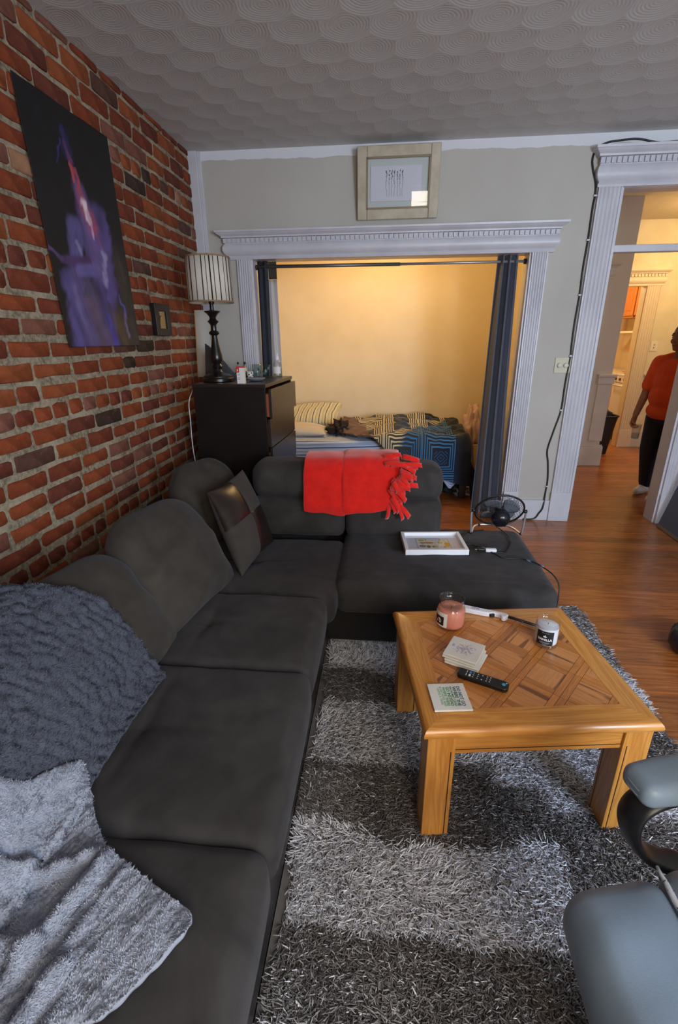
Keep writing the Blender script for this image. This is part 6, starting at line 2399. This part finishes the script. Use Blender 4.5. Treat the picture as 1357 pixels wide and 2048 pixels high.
for s_ in (-1, 1):
    sh_ = MB()
    c_ = pt(0.0, s_ * 0.090, 0)
    pt0 = pt
    pt = lambda f, l, z: pt0(f - 0.005 + s_ * 0.075, l, z)
    capsule(sh_, pt(-0.045, s_ * 0.088, 0.048), pt(0.06, s_ * 0.094, 0.050), 0.042, 0.046)
    capsule(sh_, pt(0.06, s_ * 0.094, 0.042), pt(0.145, s_ * 0.100, 0.036), 0.044, 0.034)
    capsule(sh_, pt(-0.03, s_ * 0.088, 0.06), pt(-0.02, s_ * 0.088, 0.095), 0.042, 0.042)
    o = organic('shoe', sh_, shoe_m, person, 0.006, 4)
    pt = pt0
hair_m = M('short dark hair', srgb(30, 24, 24), 0.8, srgb(52, 46, 46), 60, (220, 0.6, 0.004))
hr = MB()
ell(hr, hc + hrot @ np.array((-0.014, 0, 0.042)), (0.092, 0.083, 0.090), hrot)
ell(hr, hc + hrot @ np.array((-0.040, 0, 0.005)), (0.065, 0.078, 0.090), hrot)
organic('hair', hr, hair_m, person, 0.006, 3)
for s_ in (-1, 1):
    e_ = add('eye', MB().sphere(hc + hrot @ np.array((0.0765, s_ * 0.031, 0.008)), 0.0115, 12, 8), M('eye white', srgb(196, 186, 176), 0.3), person)
    add('iris', MB().sphere(hc + hrot @ np.array((0.0855, s_ * 0.0315, 0.008)), 0.0052, 10, 6), M('dark iris', srgb(24, 16, 12), 0.2), e_, base=None, local=False) if False else add('iris', MB().sphere(hc + hrot @ np.array((0.0855, s_ * 0.0315, 0.008)), 0.0052, 10, 6), M('dark iris', srgb(24, 16, 12), 0.2), person)
    add('eyebrow', MB().tube([hc + hrot @ np.array((0.086, s_ * 0.016, 0.036)), hc + hrot @ np.array((0.084, s_ * 0.034, 0.041)), hc + hrot @ np.array((0.070, s_ * 0.050, 0.034))], [0.004, 0.0045, 0.003], 6), hair_m, person)
add('lips', MB().tube([hc + hrot @ np.array((0.086, -0.022, -0.055)), hc + hrot @ np.array((0.0985, 0.0, -0.054)), hc + hrot @ np.array((0.086, 0.022, -0.055))], [0.003, 0.0065, 0.003], 8), M('lip skin', srgb(120, 62, 56), 0.45), person)
gt = AR[2] + hd1 * 0.135 + lft * 0.052 + fwd * -0.004
gl_ = thing('drinking_glass', 'clear plastic cup of water in the hand of the person', 'glass', tuple(gt - np.array((0, 0, 0.09))))
gb = gt - np.array((0, 0, 0.09))
add('cup', MB().lathe([(0.028, 0.0), (0.031, 0.003), (0.039, 0.135), (0.0375, 0.135), (0.030, 0.008)], tuple(gb), 24), clear_glass('cup plastic', (0.90, 0.90, 0.90)), gl_)
add('water', MB().lathe([(0.027, 0.004), (0.030, 0.007), (0.0325, 0.05), (0.0, 0.05)], tuple(gb), 20), clear_glass('water', (0.80, 0.84, 0.86)), gl_)

# ================================================================== BLANKETS ON THE NEAR END OF THE SOFA
HXS = np.array([-1.45, -1.30, -1.22, -1.15, -1.08, -1.0, -.92, -.85, -.80, -.76, -.73, -.70, -.2])
HZS = np.array([.60, .68, .76, .80, .815, .79, .725, .64, .55, .455, .412, .402, .398])
fine = np.linspace(-1.45, -0.2, 300)
hz = np.interp(fine, HXS, HZS)
ker = np.ones(9) / 9
hz = np.convolve(np.pad(hz, 4, mode='edge'), ker, 'valid')


def under(x):
    return np.interp(x, fine, hz)


def nrm_grid(G):
    a = np.gradient(G, axis=0)
    b = np.gradient(G, axis=1)
    n_ = np.cross(a, b)
    n_ /= np.linalg.norm(n_, axis=-1)[..., None] + 1e-12
    if n_[..., 2].mean() < 0:
        n_ = -n_
    return n_


def plush(name, parent, G, col, n_, length, seed, width=0.0012, lay=0.7, clump=5.0, wrap_edge=0.0):
    """short fleece fibres standing on a grid surface: one mesh of kind stuff"""
    rg = np.random.RandomState(seed)
    a, b = G.shape[:2]
    N = nrm_grid(G)
    # pick faces by area
    d1 = np.linalg.norm(G[1:, :-1] - G[:-1, :-1], axis=-1)
    d2 = np.linalg.norm(G[:-1, 1:] - G[:-1, :-1], axis=-1)
    ar = (d1 * d2).ravel()
    cum = np.cumsum(ar)
    idx = np.searchsorted(cum, rg.uniform(0, cum[-1], n_))
    i, j = idx // (b - 1), idx % (b - 1)
    u, v_ = rg.uniform(0, 1, n_)[:, None], rg.uniform(0, 1, n_)[:, None]
    bil = lambda Q: (Q[i, j] * (1 - u) + Q[i + 1, j] * u) * (1 - v_) + (Q[i, j + 1] * (1 - u) + Q[i + 1, j + 1] * u) * v_
    P, Nn = bil(G), bil(N)
    Tg = bil(np.gradient(G, axis=0))
    Tg /= np.linalg.norm(Tg, axis=1)[:, None] + 1e-12
    Bt = np.cross(Nn, Tg)
    an = 3.0 * vn(P, clump, seed + 1) + 1.5 * vn(P, clump * 4, seed + 2) + rg.normal(0, 0.7, n_)
    D = Tg * np.cos(an)[:, None] + Bt * np.sin(an)[:, None]
    ly = (lay + rg.normal(0, 0.2, n_))[:, None]
    Lq = (length * rg.uniform(0.6, 1.25, n_))[:, None]
    tip = P + (Nn * 0.75 + D * ly) * Lq
    mid = P + (Nn * 0.5 + D * ly * 0.3) * Lq
    S_ = np.cross(D, Nn)
    w = (width * rg.uniform(0.7, 1.3, n_))[:, None]
    V = np.stack([P - S_ * w, P + S_ * w, mid + S_ * w * 0.9, mid - S_ * w * 0.9, tip], 1).reshape(-1, 3)
    k = np.arange(n_) * 5
    off = np.array(BASE[parent.name])
    me = bpy.data.meshes.new(name)
    me.vertices.add(len(V))
    me.vertices.foreach_set('co', (V - off).ravel())
    quads = np.stack([k, k + 1, k + 2, k + 3], 1)
    tris = np.stack([k + 3, k + 2, k + 4], 1)
    loops = np.concatenate([quads.ravel(), tris.ravel()]).astype(np.int32)
    me.loops.add(len(loops))
    me.loops.foreach_set('vertex_index', loops)
    me.polygons.add(2 * n_)
    ls = np.concatenate([np.arange(n_) * 4, 4 * n_ + np.arange(n_) * 3]).astype(np.int32)
    me.polygons.foreach_set('loop_start', ls)
    me.polygons.foreach_set('use_smooth', [True] * (2 * n_))
    kk = rg.uniform(0.82, 1.12, n_)[:, None] * np.array(col)[None]
    c4 = np.ones((len(V), 4), np.float32)
    c4[:, :3] = np.repeat(kk, 5, axis=0)
    at = me.color_attributes.new('col', 'FLOAT_COLOR', 'POINT')
    at.data.foreach_set('color', c4.ravel())
    me.update(calc_edges=True)
    me.materials.append(attr_mat('fleece fibre', 0.8, spec=0.15))
    o = link(bpy.data.objects.new(name, me))
    o.parent = parent
    return tag(o, kind='stuff')


# dark grey blanket over the back cushion
b1 = thing('dark_blanket', 'dark grey blue rosette textured blanket draped over the near back cushion', 'blanket', (-0.9, 0.7, 0.4))
xs_ = np.concatenate([np.linspace(-1.30, -1.0, 50), np.linspace(-0.998, -0.735, 120), np.linspace(-0.733, -0.712, 8)])
G = []
for x in xs_:
    yend = np.interp(x, [-1.3, -1.2, -1.08, -1.0, -0.95, -0.89, -0.76, -0.735, -0.712], [0.98, 1.0, 1.06, 1.125, 1.19, 1.235, 1.25, 1.248, 1.23])
    G.append([(x, y, 0) for y in np.linspace(-0.10, yend, 190)])
G = np.array(G)
Q = G[..., :2]
edge_soft = np.clip((np.array([r[-1, 1] for r in G])[:, None] - G[..., 1]) / 0.06, 0, 1)
G[..., 2] = under(G[..., 0]) + 0.016 + 0.008 * vn(Q, 5, 51) - 0.010 * (1 - edge_soft) ** 2
Nn = nrm_grid(G)
ros = 0.0065 * np.abs(vn(G, 26, 52)) + 0.0035 * vn(G, 60, 53)
G = G + Nn * ros[..., None]
add('cloth', MB().grid(G), M('dark blue grey fleece', srgb(78, 81, 93), 0.95, srgb(68, 71, 83), 30), b1, solid=0.007)
plush('fleece_pile', b1, G + Nn * 0.004, srgb(82, 86, 99), 70000, 0.0045, 3, 0.0011, 1.0, 22.0)

# pale grey plush blanket heaped on the near seats
b2 = thing('pale_blanket', 'pale silver grey plush throw lying crumpled on the nearest sofa seat', 'blanket', (-0.6, 0.5, 0.4))
far = spline([(-1.32, 0.50, 0), (-1.05, 0.53, 0), (-0.90, 0.585, 0), (-0.80, 0.680, 0), (-0.775, 0.755, 0), (-0.752, 0.830, 0)], 8)
right = spline([(-0.744, 0.833, 0), (-0.697, 0.781, 0), (-0.650, 0.726, 0), (-0.583, 0.663, 0), (-0.555, 0.653, 0), (-0.474, 0.617, 0), (-0.401, 0.586, 0), (-0.362, 0.568, 0), (-0.349, 0.552, 0), (-0.354, 0.532, 0)], 8)
near = spline([(-0.354, 0.530, 0), (-0.376, 0.498, 0), (-0.397, 0.463, 0), (-0.423, 0.427, 0), (-0.451, 0.399, 0), (-0.494, 0.384, 0), (-0.60, 0.33, 0), (-0.80, 0.22, 0), (-1.0, 0.05, 0)], 8)
left = spline([(-1.32, 0.50, 0), (-1.32, 0.40, 0), (-1.25, 0.20, 0), (-1.0, 0.05, 0)], 8)


def resample(P, n):
    s = np.concatenate([[0], np.cumsum(np.linalg.norm(np.diff(P, axis=0), axis=1))])
    q = np.linspace(0, s[-1], n)
    return np.stack([np.interp(q, s, P[:, k]) for k in range(3)], -1)


na, nb = 190, 150
c0, c1_, d0, d1_ = resample(far, na), resample(near[::-1], na), resample(left, nb), resample(right, nb)
u = np.linspace(0, 1, na)[:, None, None]
v_ = np.linspace(0, 1, nb)[None, :, None]
G = (1 - v_) * c0[:, None] + v_ * c1_[:, None] + (1 - u) * d0[None] + u * d1_[None] - ((1 - u) * (1 - v_) * c0[0] + u * (1 - v_) * c0[-1] + (1 - u) * v_ * c1_[0] + u * v_ * c1_[-1])
x, y = G[..., 0], G[..., 1]


def crease(x, y, ax, ay, bx, by, w, hgt):
    """a soft fold along a segment, fading at its ends"""
    dx, dy = bx - ax, by - ay
    L2 = dx * dx + dy * dy
    t = ((x - ax) * dx + (y - ay) * dy) / L2
    d = ((x - ax) * dy - (y - ay) * dx) / sqrt(L2)
    return hgt * np.exp(-(d / w) ** 2) * np.clip(1.25 * np.exp(-((t - 0.5) / 0.55) ** 4), 0, 1)


base_ = np.where(x < -0.70, np.maximum(under(x) + 0.062, 0.43), 0.43)
z = base_ - 0.022 + 0.010 * vn(G[..., :2], 5, 61) + 0.004 * vn(G[..., :2], 13, 62)
z += crease(x, y, -0.590, 0.660, -0.86, 0.50, 0.018, 0.034)
z -= crease(x, y, -0.625, 0.655, -0.86, 0.53, 0.014, 0.020)
z += crease(x, y, -0.570, 0.660, -0.63, 0.44, 0.016, 0.032)
z -= crease(x, y, -0.545, 0.650, -0.60, 0.47, 0.011, 0.018)
z += crease(x, y, -0.527, 0.640, -0.56, 0.50, 0.012, 0.018)
z += crease(x, y, -0.64, 0.47, -0.98, 0.42, 0.024, 0.042)
z -= crease(x, y, -0.66, 0.495, -0.98, 0.455, 0.014, 0.022)
z += crease(x, y, -0.55, 0.46, -0.58, 0.35, 0.014, 0.024)
z -= crease(x, y, -0.53, 0.46, -0.555, 0.36, 0.010, 0.012)
z += crease(x, y, -0.66, 0.40, -0.95, 0.36, 0.022, 0.026)
z += crease(x, y, -0.74, 0.80, -0.90, 0.62, 0.05, 0.014)
ue, ve = np.minimum(np.linspace(0, 1, na), 1 - np.linspace(0, 1, na))[:, None], np.minimum(np.linspace(0, 1, nb), 1 - np.linspace(0, 1, nb))[None]
e_ = np.minimum(ue, ve)
z -= 0.012 * np.clip(1 - e_ / 0.03, 0, 1) ** 2
G[..., 2] = np.maximum(z, under(x) + 0.008)
Nn = nrm_grid(G)
G2 = G + Nn * (0.0022 * vn(G, 42, 63) + 0.0012 * vn(G, 95, 64))[..., None]
add('cloth', MB().grid(G2), M('pale silver plush', srgb(152, 156, 170), 0.95, srgb(142, 146, 160), 24), b2, solid=0.010)
plush('fleece_pile', b2, G2 + Nn * 0.004, srgb(160, 165, 180), 110000, 0.0050, 8, 0.0010, 1.0, 14.0)

# ================================================================== GREY LEATHER OFFICE CHAIR
chair = thing('office_chair', 'grey leather office chair in the near right corner with a torn seat seam', 'chair', (0.62, 0.42, 0))
lt = NT('slate grey leather')
lt.set(0.42, 0, 0.45)
v = lt.coord()
lt.base(lt.mix(lt.ramp(lt.noise(v, 5, 4), [(0.3, 0.0), (0.7, 1.0)]), srgb(130, 147, 166), srgb(121, 137, 155)))
vor = lt.add('ShaderNodeTexVoronoi')
lt.link(v, vor.inputs['Vector'])
vor.inputs['Scale'].default_value = 420
lt.bump(vor.outputs['Distance'], 0.12, 0.0008)
grey_leather = lt.m
arm_black = M('black moulded plastic', srgb(26, 26, 32), 0.38)
SA = radians(-3)


def seat_shape(P, h):
    P = P.copy()
    u, w = P[:, 0] / h[0], P[:, 1] / h[1]
    top = np.clip(P[:, 2] / h[2], 0, 1)
    P[:, 2] += 0.022 * (1 - np.abs(u) ** 2.5) * (1 - np.abs(w) ** 3) * top
    P[:, 2] += 0.004 * vn(P[:, :2], 9, 71) * top
    # plan: rounded corners and softly bowed sides
    P[:, 1] *= (0.865 + 0.095 * u) if h[0] < 0.12 else (0.925 + 0.075 * u)
    P[:, 0] += 0.008 * (1 - w ** 2) * np.sign(u) * np.abs(u) ** 2
    return P


add('front_seat_pad', MB().soft((0.456, 0.415, 0.452), (0.200, 0.545, 0.100), 0.048, 0.02, seat_shape), grey_leather, chair)
add('rear_seat_pad', MB().soft((0.692, 0.420, 0.455), (0.288, 0.610, 0.105), 0.048, 0.02, seat_shape), grey_leather, chair)
# torn seam with pale foam
pts = [(0.556, 0.690 - 0.53 * t, 0.492 + 0.006 * sin(3 * t)) for t in np.linspace(0.02, 0.85, 30)]
foam = M('pale torn foam', srgb(214, 220, 232), 0.9)
rj = random.Random(4)
add('torn_seam', MB().tube([(x + rj.uniform(-.002, .002), y, z) for x, y, z in pts], [0.003 + 0.0045 * sin(pi * min(1, k / 16)) * rj.uniform(.7, 1.2) for k in range(30)], 8), foam, chair)
m = MB()
for k, (x, y, z) in enumerate(pts[2:-2]):
    for s_ in (-1, 1):
        q = rj.uniform(0.003, 0.007)
        m.tube([(x + s_ * 0.006, y, z + 0.002), (x + s_ * (0.006 - q), y + rj.uniform(-.003, .003), z + 0.005)], [0.0016, 0.0006], 5)
add('torn_thread', m, M('dark torn leather', srgb(58, 64, 74), 0.6), chair)
add('seat_pan', MB().soft((0.64, 0.425, 0.392), (0.36, 0.36, 0.03), 0.012, 0.1), arm_black, chair)
add('backrest', MB().soft((0.905, 0.43, 0.80), (0.10, 0.52, 0.62), 0.045, 0.04, rot=[[cos(.17), 0, sin(.17)], [0, 1, 0], [-sin(.17), 0, cos(.17)]]), grey_leather, chair)
add('back_bracket', MB().tube(spline([(0.70, 0.43, 0.385), (0.86, 0.43, 0.40), (0.905, 0.43, 0.55)], 6), 0.022, 10), arm_black, chair)


def arm(y_off, sgn):
    A0 = np.array((0.512, 0.729 if sgn > 0 else 0.10, 0.640))
    A1 = np.array((0.780, 0.796 if sgn > 0 else 0.04, 0.648))
    d_ = (A1 - A0) / np.linalg.norm(A1 - A0)
    ang_ = math.atan2(d_[1], d_[0])
    c_ = (A0 + A1) / 2

    def pad(P, h):
        P = P.copy()
        u = P[:, 0] / h[0]
        P[:, 1] *= 1 - 0.20 * np.clip(-u, 0, 1) ** 3
        P[:, 2] += 0.006 * (1 - (P[:, 1] / h[1]) ** 2) * (P[:, 2] > 0) - 0.004 * np.clip(-u - 0.5, 0, 1)
        return P
    a_ = add('arm_pad', MB().soft(c_, (0.30, 0.094, 0.048), 0.023, 0.012, pad, rotz(ang_)), grey_leather, chair)
    R = rotz(ang_)
    for zz in (0.004, 0.0065):
        ringp = []
        for t in np.linspace(0, 2 * pi, 61)[:-1]:
            ct, st_ = cos(t), sin(t)
            px_ = 0.151 * np.sign(ct) * abs(ct) ** 0.5
            py_ = 0.0475 * np.sign(st_) * abs(st_) ** 0.6 * (1 - 0.20 * max(0, -px_ / 0.15) ** 3)
            ringp.append(c_ + R @ np.array((px_, py_, zz + (-0.010 if zz < .005 else 0))))
        add('pad_piping', MB().tube(ringp, 0.0016, 6, closed=True), grey_leather, a_)
    s = sgn
    path = [A0 + d_ * 0.255 + np.array((0, 0, -0.030)), A0 + d_ * 0.10 + np.array((0, 0, -0.030)), A0 + d_ * 0.030 + np.array((0, 0, -0.040)), A0 + d_ * 0.004 + np.array((0, 0, -0.075)), A0 + d_ * 0.010 + np.array((0, -0.004 * s, -0.125)),
            A0 + d_ * 0.045 + np.array((0, -0.012 * s, -0.175)), A0 + d_ * 0.095 + np.array((0, -0.022 * s, -0.205)), A0 + d_ * 0.16 + np.array((0, -0.035 * s, -0.235)), A0 + d_ * 0.18 + np.array((0, -0.16 * s, -0.25))]
    P = spline(path, 8)
    side = np.array((-d_[1], d_[0], 0.0))
    G = []
    for k, p in enumerate(P):
        T = P[min(k + 1, len(P) - 1)] - P[max(k - 1, 0)]
        T /= np.linalg.norm(T)
        nn = np.cross(T, side)
        nn /= np.linalg.norm(nn)
        G.append([p + side * 0.031 * cos(q) * (1 if abs(cos(q)) < .9 else 1) + nn * 0.013 * sin(q) for q in np.linspace(0, 2 * pi, 15)[:-1]])
    add('arm_loop', MB().grid(np.array(G), wrap=True), arm_black, chair)


arm(0, 1)
arm(0, -1)
add('gas_column', MB().tube([(0.66, 0.425, 0.385), (0.66, 0.425, 0.24), (0.66, 0.425, 0.239), (0.66, 0.425, 0.095)], [0.020, 0.020, 0.030, 0.032], 16), arm_black, chair)
for k in range(5):
    t = radians(216 + 72 * k)
    e_ = np.array((0.66 + 0.24 * cos(t), 0.425 + 0.24 * sin(t), 0.085))
    add('base_leg', MB().tube([(0.66, 0.425, 0.115), tuple(e_ + np.array((0, 0, 0.012)))], [0.026, 0.016], 10), arm_black, chair)
    cs_ = add('caster', MB().tube([e_ + np.array((-sin(t), cos(t), 0)) * 0.022 + np.array((0, 0, -0.045)), e_ - np.array((-sin(t), cos(t), 0)) * 0.022 + np.array((0, 0, -0.045))], 0.026, 14), arm_black, chair)

# ================================================================== RIGHT EDGE OF THE ROOM
# dark panel leaning on the wall by the doorway
PLa = np.array((2.245, 3.80, 0.004))
lean_v = np.array((0.088, 0.0, 0.372)) / 0.372
up_ = lean_v * 1.15
alg = np.array((-0.012, -1.05, 0.0))
nr = np.cross(alg, up_)
nr /= np.linalg.norm(nr)
if nr[0] > 0:
    nr = -nr
pan = thing('leaning_panel', 'dark slate panel with a thin metal foot strip leaning beside the doorway', 'panel', tuple(PLa))


def slab(c0, e1_, e2_, n0, n1):
    V = []
    for q in (n0, n1):
        for a_, b_ in ((0, 0), (1, 0), (1, 1), (0, 1)):
            V.append(c0 + e1_ * a_ + e2_ * b_ + nr * q)
    return MB().put(V, [(3, 2, 1, 0), (4, 5, 6, 7), (0, 1, 5, 4), (1, 2, 6, 5), (2, 3, 7, 6), (3, 0, 4, 7)])


add('board', slab(PLa, alg, up_, -0.012, 0.0), M('slate gloss board', srgb(72, 92, 118), 0.30, spec=0.5), pan, smooth=False, bevel=0.002)
add('foot_strip', slab(PLa, alg, up_ * 0.022, 0.0, 0.006), M('worn metal strip', srgb(128, 118, 108), 0.4, metal=0.3), pan, smooth=False)
# round black bag on the floor boards
bgm = M('black crinkled nylon', srgb(24, 22, 32), 0.40, srgb(38, 36, 58), 14, (40, 0.7, 0.01), spec=0.6)
bgc = np.array((1.540, 2.085, 0.0))
bag_ = thing('drawstring_bag', 'round black crinkled bag with a gathered neck on the wood floor at the right edge', 'bag', tuple(bgc))
mb = MB().lathe([(0.0, 0.002), (0.060, 0.002), (0.090, 0.014), (0.108, 0.045), (0.110, 0.080), (0.098, 0.118), (0.070, 0.146), (0.040, 0.160), (0.026, 0.170), (0.022, 0.182), (0.030, 0.200), (0.034, 0.206), (0.0, 0.196)], tuple(bgc), 48)
V = mb.v[0]
th_ = np.arctan2(V[:, 1] - bgc[1], V[:, 0] - bgc[0])
k_ = np.clip((V[:, 2] - 0.08) / 0.1, 0, 1)
rf_ = 1 + (0.02 + 0.10 * k_) * np.sin(11 * th_ + 2 * np.sin(3 * th_)) * np.clip(V[:, 2] / 0.02, 0, 1) + 0.04 * vn(V, 14, 5)
V[:, :2] = bgc[:2] + (V[:, :2] - bgc[:2]) * rf_[:, None]
add('bag_body', mb, bgm, bag_)
add('drawstring', MB().tube([tuple(bgc + np.array((0.027 * cos(t), 0.027 * sin(t), 0.178))) for t in np.linspace(0, 2 * pi, 19)[:-1]], 0.004, 6, closed=True), M('grey cord', srgb(110, 108, 120), 0.6), bag_)
